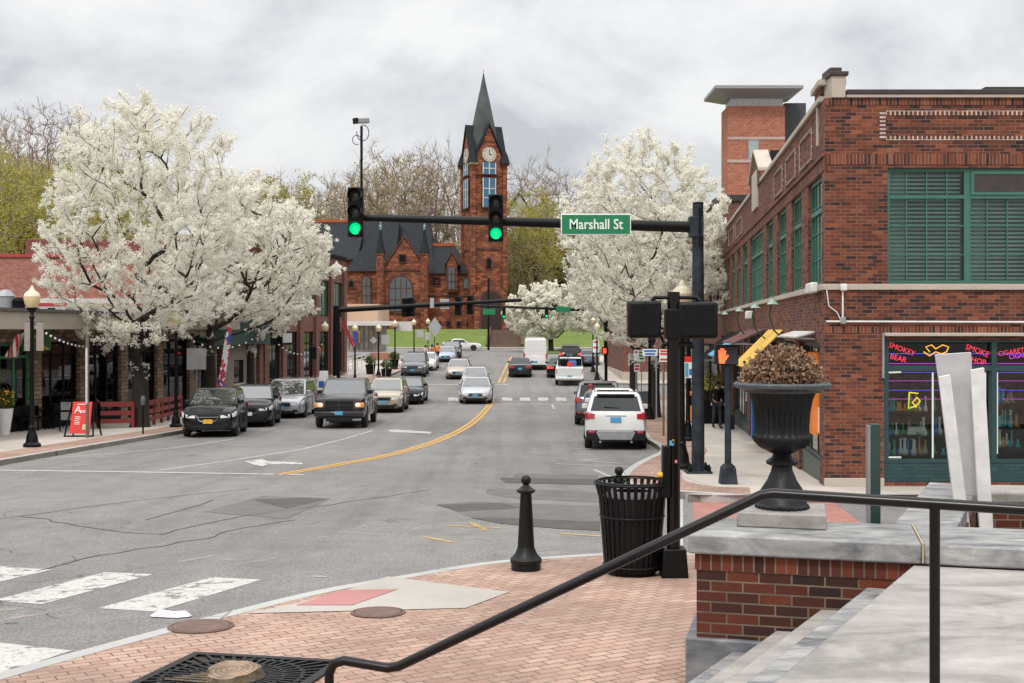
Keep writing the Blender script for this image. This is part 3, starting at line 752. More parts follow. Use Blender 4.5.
MB().lathe([(.20,0),(.24,.0),(.24,.03),(.27,.05),(.275,.08),(.001,.08)], 32, M, cap=False).build('base', M_black, lb, 40)
MB().lathe([(.25,.08),(.30,.80),(.28,.80),(.24,.1)], 28, M, cap=False).build('liner', pm('dark_plastic_liner', (.02,.02,.022), .7), lb, 50)
MB().lathe([(.30,.80),(.22,.86),(.20,.84),(.28,.78)], 28, M, cap=False).build('bin_bag', pm('grey_bin_bag', (.09,.09,.095), .4), lb, 50)
MB().lathe([(.345,.93),(.36,.955),(.345,.96)], 32, M, cap=False).build('lid_ring', M_black, lb, 50)
# ------------------------------------------------------------------ signals and poles
def grot(x, y, z, rz=0): return Matrix.Translation((x,y,z)) @ Matrix.Rotation(rz, 4, 'Z')
def signal_head(x, y, ztop, label, sc=1.0, group=None, facing=0, lit=True):
    """three lens head, facing -Y when facing=0"""
    t = thing('traffic_signal', label, 'traffic light', (x,y,ztop-.55*sc), 0, group)
    M = grot(x, y, ztop, facing) @ Matrix.Scale(sc, 4)
    MB().box(-.165,.165,-.09,.12,-1.06,0,M).build('housing', M_black, t, bevel=.02)
    for k in range(3):
        zc = -.18-.35*k
        mb = MB()
        n = 18
        for i in range(n):                                   # visor: open at the bottom
            a0 = R(-50)+R(280)*i/n; a1 = R(-50)+R(280)*(i+1)/n
            ring = []
            for a, r_, yy in ((a0,.145,-.09),(a1,.145,-.09),(a1,.145,-.30),(a0,.145,-.30),(a0,.135,-.09),(a1,.135,-.09),(a1,.135,-.30),(a0,.135,-.30)):
                ring.append((r_*math.cos(a), yy, zc+r_*math.sin(a)))
            mb.add(ring, [(0,1,2,3),(7,6,5,4),(3,2,6,7)], M)
        mb.build('visor', M_black, t, 60)
        L = MB().lathe([(.001,.03),(.07,.025),(.12,.0),(.125,-.005)], 20, M @ Matrix.Translation((0,-.095,zc)) @ Matrix.Rotation(R(90), 4, 'X'), cap=False)
        L.build('lens', M_goL if (k == 2 and lit) else M_off, t, 60)
    MB().box(-.02,.02,.0,.05,-.75,-.02,M @ Matrix.Translation((0,.12,0))).build('bracket', M_black, t)
    return t
YM = 24.6
mx_, gzm = wx(698, YM), G(YM)+KERB
mast = thing('signal_mast', 'tall dark steel mast with long arm over the near junction', 'signal mast', (mx_,YM,gzm))
pz = wz(204, YM)
MB().lathe([(.14,gzm),(.13,3.5),(.115,pz)], 20, grot(mx_,YM,0)).build('pole', M_pole, mast, 45)
MB().lathe([(.12,pz),(.12,pz+.03),(.02,pz+.05)], 16, grot(mx_,YM,0)).build('cap', M_black, mast, 45)
mb = MB().box(-.27,.27,-.27,.27,.0,.05, grot(mx_,YM,gzm))
mb.build('base_plate', M_pole, mast, bevel=.008)
mb = MB()
for i in range(4):
    for dx, dy in ((-.2,-.2),(.2,-.2),(.2,.2),(-.2,.2)):
        pass
for k, (dx, dy) in enumerate(((-.2,-.2),(.2,-.2),(.2,.2),(-.2,.2))):
    MB().lathe([(.045,.05),(.045,.14),(.03,.15),(.022,.2)], 6, grot(mx_+dx,YM+dy,gzm)).build('anchor_bolt', M_black, mast)
MB().box(-.42,.62,-.34,.34,-.02,.003, grot(mx_,YM,gzm)).build('concrete_footing', M_conc_pale, mast)
aR = wp(692, 227, YM); aL = wp(357, 217.5, YM-.05)
MB().tube([aR, aR.lerp(aL,.5), aL], [.125,.10,.075], 18).build('arm', M_pole if 0 else M_black, mast, 60)
MB().box(-.19,.10,-.14,.14,-.22,.22, grot(mx_,YM,aR.z)).build('arm_clamp', M_pole, mast, bevel=.01)
MB().box(-.03,.03,-.145,-.10,-.4,.4, grot(mx_+.02,YM,aR.z)).build('clamp_strap', M_black, mast)
for px in ():
    a_ = aR.lerp(aL, (698-px)/(698-357)); MB().lathe([(.13,-.03),(.13,.03)], 16, Matrix.Translation(a_) @ Matrix.Rotation(R(90),4,'Y'), cap=False).build('arm_band', M_grey, mast)
signal_head(wx(357,YM), YM-.17, wz(188.5,YM), 'green traffic light at the left end of the near mast arm, below the camera', 1.0, 'traffic lights on the near mast arm')
signal_head(wx(496,YM), YM-.17, wz(195.5,YM), 'green traffic light in the middle of the near mast arm beside the church tower', .95, 'traffic lights on the near mast arm')
# street name sign
sgx, sgz = wx(595.3,YM), wz(225.2,YM)
sg = thing('street_sign', 'green street name sign reading Marshall St on the mast arm', 'street sign', (sgx,YM-.2,sgz))
MB().box(-.745,.745,-.02,.0,-.225,.225, grot(sgx,YM-.17,sgz)).build('white_border', M_signwhite, sg, bevel=.012)
MB().box(-.722,.722,-.026,-.0205,-.202,.202, grot(sgx,YM-.17,sgz)).build('panel', M_signgreen, sg)
text_mb('Marshall St', .305, face_cam((sgx,YM-.199,sgz-.005)), .001, 'CENTER', .0035, .85).build('lettering', M_signwhite, sg)
for dx in (-.4,.4): MB().box(-.03,.03,-.0,.12,-.1,.1, grot(sgx+dx,YM-.165,sgz)).build('sign_bracket', M_black, sg)
# camera riser
cx_, cy_ = wx(361.5,YM), YM
cam = thing('traffic_camera', 'small grey video camera on a thin riser above the left signal', 'camera', (cx_,cy_,wz(215,YM)))
MB().tube([(cx_,cy_,wz(217,YM)),(cx_,cy_,wz(126,YM))], .028, 10).build('riser', M_black, cam, 60)
MB().box(-.16,.14,-.055,.055,-.05,.06, Matrix.Translation((cx_+.03,cy_,wz(121,YM))) @ Matrix.Rotation(R(40),4,'Z') @ Matrix.Rotation(R(-8),4,'Y')).build('camera_body', M_grey, cam, bevel=.015)
MB().box(-.22,-.155,-.06,.06,-.055,.066, Matrix.Translation((cx_+.03,cy_,wz(121,YM))) @ Matrix.Rotation(R(40),4,'Z') @ Matrix.Rotation(R(-8),4,'Y')).build('hood', M_black, cam)
lp = [Vector((cx_+.03+.13*math.cos(a)*1.0, cy_-.02, wz(133,YM)+.17*math.sin(a))) for a in [R(100)-R(290)*k/16 for k in range(17)]]
MB().tube(lp, .009, 6, False).build('cable', M_black, cam, 60)
lp = [Vector((cx_-.1+.09*math.cos(a), cy_-.02, wz(140,YM)+.1*math.sin(a))) for a in [R(0)+R(300)*k/14 for k in range(15)]]
MB().tube(lp, .008, 6, False).build('cable', M_black, cam, 60)
# near corner pedestrian signal pole
YP = 11.6; qx = wx(673.5,YP); qz = G(YP)+KERB
pp = thing('pedestrian_signal_pole', 'thick black pole near the bin carrying two signal boxes seen from behind', 'signal pole', (qx,YP,qz))
sP = F/YP
MB().tube([(qx,YP,qz+.2),(qx,YP,wz(292,YP))], [.068,.064], 18).build('shaft', M_blackgl, pp, 50)
MB().hexa([Vector((qx+a*.135,YP+b*.135,qz)) for a,b in ((-1,-1),(1,-1),(1,1),(-1,1))],[Vector((qx+a*.115,YP+b*.115,qz+.29)) for a,b in ((-1,-1),(1,-1),(1,1),(-1,1))]).build('base', M_black, pp, bevel=.012)
MB().box(-.085,.085,-.085,.085,-.30,.0,grot(qx,YP,wz(322,YP)+.13)).build('collar', M_black, pp, bevel=.01)
MB().box(-.12,-.045,-.09,.06,-.52,.0,grot(qx,YP-.02,wz(445,YP))).build('push_button_box', M_black, pp, bevel=.01)
MB().lathe([(.028,0),(.028,.05),(.001,.055)],14,Matrix.Translation((qx-.115,YP-.05,wz(474.5,YP))) @ Matrix.Rotation(R(-90),4,'Y'),cap=False).build('push_button', pm('yellow_button', (.8,.45,.03),.4), pp, 40)
for (px, py, w, h, m) in ((672,443,.045,.05,M_cyan),(673.5,441.5,.02,.04,M_yellow),(676.3,461.5,.025,.03,pm('pink_sticker',(.75,.18,.2),.5))):
    x0 = wx(px,YP-.09)
    MB().box(-w/2,w/2,-.003,.0,-h/2,h/2,grot(x0,YP-.071 if px != 676.3 else YP-.07,wz(py,YP-.07),0)).build('sticker', m, pp)
for z_, xs_ in ((wz(297.5,YP), (-.22,.26)), (wz(344,YP), (-.12,.2))):
    MB().tube([(qx+xs_[0],YP,z_-.04),(qx+xs_[0]+.03,YP,z_),(qx+xs_[1]-.03,YP,z_),(qx+xs_[1],YP,z_-.04)], .022, 8).build('bracket', M_black, pp, 60)
for (x0,x1,y0,y1,ww) in ((627.5,660.5,301,338,'left'),(677,717,302,338.5,'right')):
    xa, xb = wx(x0,YP), wx(x1,YP); za, zb = wz(y1,YP), wz(y0,YP)
    t = thing('pedestrian_signal', 'black pedestrian signal box seen from behind, %s one on the near pole' % ww, 'pedestrian signal', ((xa+xb)/2,YP,za), 0, 'signal boxes on the near pole')
    MB().box(xa,xb,YP-.09,YP+.10,za,zb).build('housing', M_black, t, bevel=.035, seg=3)
    MB().box(xa+.02,xb-.02,YP+.10,YP+.28,zb-.02,zb+.0).build('visor', M_black, t)
    if ww == 'left': MB().box((xa+xb)/2-.004,(xa+xb)/2+.004,YP-.094,YP-.088,za+.01,zb-.01).build('seam', M_dark, t)
# walk signal at the far corner
YW = 22.2; wxx = wx(728,YW); wzg = G(YW)+KERB
wpst = thing('signal_post', 'dark pedestal post under the lit orange hand signal', 'signal post', (wxx,YW,wzg))
MB().tube([(wxx,YW,wzg+.3),(wxx,YW,wz(364,YW))], .065, 16).build('shaft', M_pole, wpst, 50)
MB().hexa([Vector((wxx+a*.165,YW+b*.165,wzg)) for a,b in ((-1,-1),(1,-1),(1,1),(-1,1))],[Vector((wxx+a*.13,YW+b*.13,wzg+.33)) for a,b in ((-1,-1),(1,-1),(1,1),(-1,1))]).build('base', M_pole, wpst, bevel=.02)
MB().lathe([(.15,.33),(.07,.40)],8,grot(wxx,YW,wzg,R(22.5))).build('base_cap', M_pole, wpst)
MB().box(.06,.12,-.06,.06,1.05,1.35,grot(wxx,YW,wzg)).build('push_button_box', M_black, wpst, bevel=.01)
ws = thing('pedestrian_signal', 'pedestrian signal showing a lit orange raised hand', 'pedestrian signal', (wxx,YW-.1,wz(365,YW)))
xa, xb, za, zb = wx(716.5,YW-.15), wx(739,YW-.15), wz(365,YW-.15), wz(345.5,YW-.15)
MB().box(xa,xb,YW-.12,YW+.12,za,zb).build('housing', M_black, ws, bevel=.02)
MB().box(xa+.02,xb-.02,YW-.126,YW-.1201,za+.02,zb-.02).build('face', pm('dark_violet_signal_face',(.035,.028,.035),.4), ws)
MB().box(xa-.02,xb+.04,YW-.34,YW+.0,zb+.0,zb+.015).build('visor', M_black, ws)
hx, hz = wx(722.3,YW-.15), wz(361.5,YW-.15); k = .0155
hb = MB()
def hq(x0,z0,x1,z1,w0,w1): 
    d = Vector((x1-x0,0,z1-z0)); n = Vector((-d.z,0,d.x)).normalized()
    a_ = Vector((hx+x0*k,YW-.135,hz+z0*k)); b_ = Vector((hx+x1*k,YW-.135,hz+z1*k))
    hb.hexa([a_-n*w0*k,a_+n*w0*k,a_+n*w0*k+Vector((0,.006,0)),a_-n*w0*k+Vector((0,.006,0))],[b_-n*w1*k,b_+n*w1*k,b_+n*w1*k+Vector((0,.006,0)),b_-n*w1*k+Vector((0,.006,0))])
hq(0,-2.5,0,7,3.4,4.5); hq(-3,6,-3.6,14,1.1,1.0); hq(-.9,7,-1,16.5,1.1,1.0); hq(1.3,7,1.6,16,1.1,1.0); hq(3.3,6,4.2,13.5,1.1,.9); hq(3.5,2,7.6,8,1.3,1.1)
hb.build('hand_symbol', M_hand, ws)
# lamp posts
LAMPG = 'globe lamp posts along the street'
def lamp_post(px, Y, H, label, yb=None, banners=False):
    x = wx(px,Y); z = G(Y)+KERB; M = grot(x,Y,z)
    t = thing('street_lamp', label, 'street lamp', (x,Y,z), 0, LAMPG)
    MB().lathe([(.24,0),(.24,.08),(.17,.14),(.15,.30),(.11,.42),(.085,.55),(.10,.58),(.08,.62)], 16, M).build('base', M_black, t, 40)
    MB().lathe([(.07,.6),(.05,H-.95),(.06,H-.92),(.085,H-.86),(.05,H-.80),(.045,H-.72)], 14, M).build('shaft', M_black, t, 40)
    MB().lathe([(.06,H-.74),(.13,H-.66),(.15,H-.60)], 16, M).build('fitter', M_black, t, 40)
    MB().lathe([(.13,H-.61),(.20,H-.48),(.225,H-.34),(.215,H-.28)], 20, M, cap=False).build('globe', M_globe, t, 60)
    MB().lathe([(.225,H-.29),(.20,H-.20),(.12,H-.13),(.07,H-.10),(.06,H-.04),(.03,H),(.001,H+.04)], 20, M, cap=False).build('cap', M_globetop, t, 60)
    if banners:
        pass
    return t
def sign(px, Y, pyb, pyt, wpx, mat, label, cat='sign', post=True, pyp=None, group=None, postm=None, name='sign', back=None, diamond=False, pr_=.025):
    x = wx(px,Y); z = G(Y)+KERB; s = F/Y
    t = thing(name, label, cat, (x,Y,z), 0, group)
    zt, zb = wz(pyt,Y), wz(pyb,Y); hw = wpx/2/s
    if diamond:
        zc = (zt+zb)/2; hh = (zt-zb)/2
        MB().prism([(x,zb),(x+hw,zc),(x,zt),(x-hw,zc)],'y',Y-.012,Y).build('panel', mat, t)
    else: MB().box(x-hw,x+hw,Y-.012,Y,zb,zt).build('panel', mat, t, bevel=.006)
    if post: MB().tube([(x,Y+.02+pr_,z-.05),(x,Y+.02+pr_,(wz(pyp,Y) if pyp else zt-.03))], pr_, 8).build('post', postm or M_grey, t, 60)
    return t
def dY(py, off=KERB): return gp(0, py, off)[1]
lamp_post(32, dY(447), wz(286.5,dY(447))-G(dY(447))-KERB, 'globe lamp post with two pale banners, nearest on the left pavement')
Yb = dY(447)
for (x0,x1,w) in ((24.5,30.5,'left'),(36.5,43.5,'right')):
    b = thing('banner', 'narrow pale lamp post banner, %s of the pair on the nearest left lamp' % w, 'banner', (wx((x0+x1)/2,Yb),Yb,wz(351,Yb)), 0, 'banners on the left lamp')
    MB().box(wx(x0,Yb),wx(x1,Yb),Yb-.01,Yb+.01,wz(351,Yb),wz(322,Yb)).build('cloth', pm('faded_taupe_banner',(.30,.26,.235),.8), b)
    MB().tube([(wx(32,Yb),Yb,wz(322,Yb)),(wx(x0 if w=='left' else x1,Yb),Yb,wz(322,Yb))],.012,6).build('rod', M_black, b)
    MB().tube([(wx(32,Yb),Yb,wz(351,Yb)),(wx(x0 if w=='left' else x1,Yb),Yb,wz(351,Yb))],.012,6).build('rod', M_black, b)
lamp_post(176, dY(427), wz(311,dY(427))-G(dY(427))-KERB, 'globe lamp post beside the dark hatchback under blossom')
for i,(px,py,Hh,lb_) in enumerate([(325,394,4.3,'globe lamp post in front of the brick building with tall windows'),(355,383,4.5,'globe lamp post beside the flagpole and brick building corner'),
        (378.5,377,4.5,'globe lamp post left of the diamond sign near the patio'),(395,369,4.4,'globe lamp post behind the grey planters'),(414,358.5,4.6,'globe lamp post in front of the white canopy'),
        (428,355,4.6,'globe lamp post beside the small square sign back'),(434.5,352,4.7,'farthest globe lamp post, beside the large diamond sign')]):
    Yl = dY(py); 
    if i == 6: Yl += 6
    ht = {0:321.5,1:324,2:324,3:320,4:319,5:318.5,6:318}[i]
    H_ = wz(ht,Yl)-G(Yl)-KERB
    lamp_post(px, Yl, H_, lb_)
lamp_post(682, 25.6, wz(281,25.6)-G(25.6)-KERB, 'globe lamp post behind the black signal boxes on the right pavement')
lamp_post(688, 35.4, 4.2, 'globe lamp post carrying red and blue notices on the right pavement')
lamp_post(649.5, 49, 4.2, 'globe lamp post beside the right blossom tree trunk')
lamp_post(597, 84, 4.2, 'globe lamp post across the far junction beside the pickup')
lamp_post(593, 92, wz(318,92)-G(92), 'globe lamp post beyond the far junction, partly behind blossom')
# notices on the lamp post
nt_ = thing('notice_board', 'red, blue and white notice panel on a right pavement lamp post', 'notice', (wx(692,35.1),35.1,wz(376,35.1)))
Yn = 35.1
MB().box(wx(684.5,Yn),wx(692.5,Yn),Yn-.02,Yn,wz(378,Yn),wz(362,Yn)).build('panel', M_signwhite, nt_)
MB().box(wx(684.5,Yn),wx(692.5,Yn),Yn-.026,Yn-.0205,wz(362,Yn),wz(356.5,Yn)).build('red_panel', M_red, nt_)
MB().box(wx(685,Yn),wx(688.3,Yn),Yn-.026,Yn-.0205,wz(377,Yn),wz(363,Yn)).build('blue_panel', M_cyan, nt_)
MB().box(wx(689,Yn),wx(692,Yn),Yn-.026,Yn-.0205,wz(375,Yn),wz(369,Yn)).build('blue_panel', M_blue, nt_)
# right pavement signs
def stripes(t, px, Y, rows, m):
    for (py, w) in rows:
        MB().box(wx(px-w/2,Y),wx(px+w/2,Y),Y-.018,Y-.0135,wz(py+.9,Y),wz(py-.9,Y)).build('marking', m, t)
t = sign(663.7,38,362,349.5,9,M_signwhite,'white and red parking sign on a brown post by the kerb','parking sign',pyp=349,postm=M_wood,pr_=.035); stripes(t,663.7,38,[(351.2,7),(354,7.5),(359.5,7.5)],M_red)
t = sign(637,55,372,364,6,M_signwhite,'small white and red sign low beside the blossom tree','parking sign',pyp=364); stripes(t,637,55,[(366,4.5),(369,4.5)],M_red)
t = sign(636,58,361,350,4.5,M_signwhite,'narrow white sign left of the green and white sign','sign'); stripes(t,636,58,[(352,3)],pm('magenta_marking',(.6,.05,.3)))
t = sign(641.5,57,361.5,350.5,7,M_signwhite,'white sign with green rows behind the parked cars','sign'); stripes(t,641.5,57,[(352.5,5),(355.5,5),(358.5,4)],M_signgreen)
t = sign(650,47,356,349,15,M_signwhite,'small blue and white panel hanging under the right blossom tree','sign',post=False); stripes(t,650,47,[(351,12),(354,10)],M_blue)
MB().tube([(wx(656.5,47),47.03,G(47)+KERB),(wx(656.5,47),47.03,wz(349,47))],.03,8).build('post', M_grey, t)
t = sign(596,86,352.5,340,6.5,M_signwhite,'white sign with red marks on a pole across the far junction','sign'); stripes(t,596,86,[(342,5),(347.5,5)],M_red)
# ped signal far right junction
t = thing('pedestrian_signal', 'far pedestrian signal with lit red hand on a black pole behind the pickup', 'pedestrian signal', (wx(606,70),70,G(70)+KERB))
MB().tube([(wx(606,70),70,G(70)),(wx(606,70),70,wz(322,70))],.1,10).build('shaft', M_black, t, 60)
MB().box(wx(601.5,70),wx(608,70),69.75,69.95,wz(354.5,70),wz(347,70)).build('housing', M_black, t)
MB().box(wx(602.5,70),wx(606,70),69.72,69.745,wz(353.3,70),wz(348.3,70)).build('hand_symbol', lamp('lit_red_hand',(1,.07,.03),1.6), t)
t = thing('newspaper_box', 'dark metal box on a stand on the right pavement beyond the parked cars', 'newspaper box', (wx(644,52),52,G(52)+KERB))
MB().box(-.25,.25,-.2,.2,.5,1.1,grot(wx(644,52),52,G(52)+KERB)).build('case', pm('blue_grey_metal',(.12,.14,.17),.5), t, bevel=.02)
MB().box(-.18,.18,-.12,.12,0,.5,grot(wx(644,52),52,G(52)+KERB)).build('stand', M_black, t)
t = thing('newspaper_box', 'orange metal box standing on the right pavement beside a shop', 'newspaper box', (wx(691,47),47,G(47)+KERB))
MB().box(-.22,.22,-.2,.2,.1,1.25,grot(wx(692,47),47,G(47)+KERB)).build('case', M_orange, t, bevel=.03)
MB().box(-.15,.15,-.21,-.2,.7,1.1,grot(wx(692,47),47,G(47)+KERB)).build('window', M_darkglass, t)
# left pavement signs
sign(86.5,dY(438),404,348,2.2,M_offwhite,'bare wooden post with a thin sign edge near the red board','sign post',pyp=334,postm=M_wood,pr_=.055,name='sign_post')
sign(196.5,47.5,369.5,348.5,19.5,M_signback,'blank grey sign back in front of the second blossom trunk','sign')
sign(373.5,82,344,336.5,8,M_signback,'small white diamond sign back beside the patio lamp','sign',diamond=True)
sign(385.5,80,344.5,335,8.5,M_signback,'square grey sign back left of the patio planters','sign')
sign(420,98,337.5,330,7,M_signback,'small square sign back beside the far lamp posts','sign')
sign(428,100,340,332.5,5.5,M_signback,'narrow white sign back near the pedestrians','sign')
sign(434.8,95,337,317,14,M_signback,'large grey diamond sign back with tapering white post in front of the lawn','sign',diamond=True)
sign(311,62,372,352,1.4,M_black,'thin black signal post beside the brick shop front','signal post',pyp=352,postm=M_black,pr_=.06,name='signal_post')
t = thing('pedestrian_signal', 'black pedestrian signal box on a post by the brick shop front', 'pedestrian signal', (wx(313.5,62),62,wz(358,62)))
MB().box(wx(310.5,62),wx(317,62),61.8,61.98,wz(359,62),wz(346.5,62)).build('housing', M_black, t, bevel=.02)
t = sign(335,60,389,376,3,M_white,'white A shaped board standing on the left pavement','board',post=False,name='sandwich_board')
MB().hexa([Vector((wx(317.5,58),58,wz(388,58))),Vector((wx(328,58),58,wz(388,58))),Vector((wx(328,58),58.5,wz(388,58))),Vector((wx(317.5,58),58.5,wz(388,58)))],
          [Vector((wx(319,58),58.2,wz(371,58))),Vector((wx(327,58),58.2,wz(371,58))),Vector((wx(327,58),58.3,wz(371,58))),Vector((wx(319,58),58.3,wz(371,58)))]).build('face', M_white, t)
MB().box(wx(319,58),wx(324,58),57.95,57.99,wz(387,58),wz(381,58)).build('blue_panel', M_blue, t)
# A-frame red board
Ya = 37.8; ax = wx(83,Ya); az = G(Ya)+KERB
t = thing('sandwich_board', 'bright red menu board with white script on a black stand', 'menu board', (ax,Ya,az))
hw = 10/ (F/Ya)
pa = lambda x, z, y=0: Vector((ax+x, Ya+y, az+z))
MB().hexa([pa(-hw,.12,-.32),pa(hw,.12,-.32),pa(hw,.12,-.29),pa(-hw,.12,-.29)],[pa(-hw*.95,1.13,-.02),pa(hw*.95,1.13,-.02),pa(hw*.95,1.13,.01),pa(-hw*.95,1.13,.01)]).build('red_panel', M_red, t)
MB().tube([pa(-hw-.14,0,-.38),pa(-hw-.02,1.1,-.01)],.03,6).tube([pa(hw+.14,0,-.38),pa(hw+.02,1.1,-.01)],.03,6).tube([pa(-hw-.14,0,.38),pa(-hw-.02,1.1,.02)],.03,6).tube([pa(hw+.14,0,.38),pa(hw+.02,1.1,.02)],.03,6).tube([pa(-hw-.14,.03,-.38),pa(hw+.14,.03,-.38)],.035,6).build('frame', M_black, t)
sl = math.atan2(.30,1.01)
def ab(u, v): return pa(u, .12+v*math.cos(sl), -.335+v*math.sin(sl)*1.0)
def abox(u0,u1,v0,v1): 
    return MB().hexa([ab(u0,v0),ab(u1,v0),ab(u1,v0)+Vector((0,.008,0)),ab(u0,v0)+Vector((0,.008,0))],[ab(u0,v1),ab(u1,v1),ab(u1,v1)+Vector((0,.008,0)),ab(u0,v1)+Vector((0,.008,0))])
for v0 in [.30,.36,.42,.48,.54]: abox(-.2,-.02 if v0!=.42 else -.06,v0,v0+.022).build('writing', M_signwhite, t)
for (u0,u1,v0,v1) in [(.08,.22,.12,.30)]: abox(u0,u1,v0,v1).build('green_patch', pm('pale_green_patch',(.45,.6,.35)), t)
abox(-.16,.18,.96,.985).build('writing', M_signwhite, t)
text_mb('A', .36, Matrix.Translation(ab(-.12,.78)) @ Matrix.Rotation(R(90)-sl,4,'X'), .003, 'CENTER', .0).build('lettering', M_signwhite, t)
abox(-.02,.2,.70,.72).build('writing', M_signwhite, t); abox(-.02,.12,.74,.76).build('writing', M_signwhite, t)
# menu easel
t = thing('menu_easel', 'black framed menu easel behind the red board', 'menu board', (wx(68,40.5),40.5,G(40.5)+KERB))
Ye = 40.5
MB().tube([(wx(60,Ye),Ye,G(Ye)+KERB),(wx(60,Ye),Ye,wz(400,Ye)),(wx(79,Ye),Ye,wz(400,Ye)),(wx(79,Ye),Ye,G(Ye)+KERB)],.03,6).build('frame', M_black, t)
for (x0,x1,y0,y1) in ((61,71,410,402),(72,78.5,408,402),(61,71,420,412)): MB().box(wx(x0,Ye),wx(x1,Ye),Ye-.02,Ye,wz(y0,Ye),wz(y1,Ye)).build('menu_sheet', pm('grey_menu_sheet',(.30,.30,.29),.6,0,.3,14), t)
# planter with flowers
Yq = 38.7; fx = wx(4,Yq); fz = G(Yq)+KERB
t = thing('flower_planter', 'tall white tapered planter with orange and yellow flowers', 'planter', (fx,Yq,fz))
MB().lathe([(.17,0),(.30,.88),(.28,.88),(.26,.8)], 20, grot(fx,Yq,fz)).build('pot', M_white, t, 40)
def foliage_blob(c, r, n, sz, seed=1, squash=1):
    q = random.Random(seed); mb = MB()
    for i in range(n):
        d = Vector((q.gauss(0,1),q.gauss(0,1),q.gauss(0,1))).normalized()*(q.random()**.4)
        p = Vector(c)+Vector((d.x*r[0],d.y*r[1],d.z*r[2]))
        a = Vector((q.gauss(0,1),q.gauss(0,1),q.gauss(0,1))).normalized()*sz*q.uniform(.6,1.3); b = a.cross(Vector((q.gauss(0,1),q.gauss(0,1),q.gauss(0,1)))).normalized()*sz*.7
        mb.quad(p-a,p-b,p+a,p+b)
    return mb
foliage_blob((fx,Yq,fz+1.15),(.4,.35,.4),260,.06,2).build('foliage', M_leaf, t, fix=False)
foliage_blob((fx+.08,Yq-.05,fz+1.28),(.32,.3,.36),90,.05,3).build('petals', pm('orange_yellow_flowers',(.85,.36,.03),.6,0,.4,8), t, fix=False)['kind'] = 'stuff'
# parking meters
def meter(px, Y, H, label):
    x = wx(px,Y); z = G(Y)+KERB; t = thing('parking_meter', label, 'parking meter', (x,Y,z))
    MB().tube([(x,Y,z),(x,Y,z+H-.3)],.03,8).build('post', M_black, t, 60)
    MB().lathe([(.06,H-.32),(.085,H-.25),(.085,H-.1),(.06,H-.02),(.001,H)],14,grot(x,Y,z),cap=False).build('head', pm('grey_meter_head',(.14,.16,.18),.4,.4,.2), t, 50)
meter(143, dY(434), 1.3, 'slim parking meter in front of the first left blossom trunk')
# red rail fences by the cafe patio
def rail_fence(p, q, label, H=.95):
    t = thing('patio_fence', label, 'fence', (p[0],p[1],G(p[1])+KERB), 0, 'red cafe patio fences')
    a = Vector((p[0],p[1],G(p[1])+KERB)); b = Vector((q[0],q[1],G(q[1])+KERB)); d = (b-a)
    n = max(1, round(d.length/1.6))
    for i in range(n+1):
        c = a.lerp(b, i/n); MB().box(c.x-.05,c.x+.05,c.y-.05,c.y+.05,c.z,c.z+H).build('post', M_redrail, t)
    w = Vector((-d.y,d.x,0)).normalized()*.03
    for z0, z1 in ((.18,.34),(.48,.64),(.80,.98)):
        MB().hexa([a-w+Vector((0,0,z0)),b-w+Vector((0,0,z0)),b+w+Vector((0,0,z0)),a+w+Vector((0,0,z0))],[a-w+Vector((0,0,z1)),b-w+Vector((0,0,z1)),b+w+Vector((0,0,z1)),a+w+Vector((0,0,z1))]).build('rail', M_redrail, t)
rail_fence((wx(99,42.5),42.5),(wx(133,43.0),43.0),'dark red rail fence left of the first blossom trunk')
rail_fence((wx(146,43.5),43.5),(wx(181,51),51),'bright red rail fence right of the first blossom trunk')
rail_fence((wx(96,47),47),(wx(99,42.5),42.5),'dark red rail fence return running to the cafe front')
# feather flag
Yf = 50; t = thing('feather_flag', 'tall narrow red, white and blue feather flag in front of the stucco wall', 'flag', (wx(222,Yf),Yf,G(Yf)+KERB))
fl = thing
cols = [M_red, M_signwhite, M_blue]
prv = None
pts = [(327,229.5,4),(335,228,6.5),(343,227.2,6.6),(351,226.3,6.6),(359,225,6.4),(367,223.6,6.4),(375,222.2,7),(383,221,8),(392,220,8.5)]
cl = NT('feather_flag_cloth'); v = cl.coord('Object'); nz = cl.noise(v, 2.4, 2)
cl.col(cl.ramp(nz, [(.40,(.72,.72,.74)),(.47,(.72,.72,.74)),(.48,(.55,.03,.05)),(.54,(.55,.03,.05)),(.55,(.05,.08,.35)),(.62,(.05,.08,.35)),(.63,(.7,.7,.72))])); 
mb = MB()
for (y0,x0,w0),(y1,x1,w1) in zip(pts, pts[1:]):
    mb.hexa([wp(x0-w0/2,y0,Yf),wp(x0+w0/2,y0,Yf),wp(x0+w0/2,y0,Yf+.02),wp(x0-w0/2,y0,Yf+.02)],[wp(x1-w1/2,y1,Yf),wp(x1+w1/2,y1,Yf),wp(x1+w1/2,y1,Yf+.02),wp(x1-w1/2,y1,Yf+.02)])
mb.build('cloth', cl.m, t)
MB().tube([(wx(215.5,Yf),Yf,G(Yf)),(wx(220,Yf),Yf,wz(360,Yf)),(wx(227,Yf),Yf,wz(328,Yf))],.015,6).build('flagpole', M_black, t)
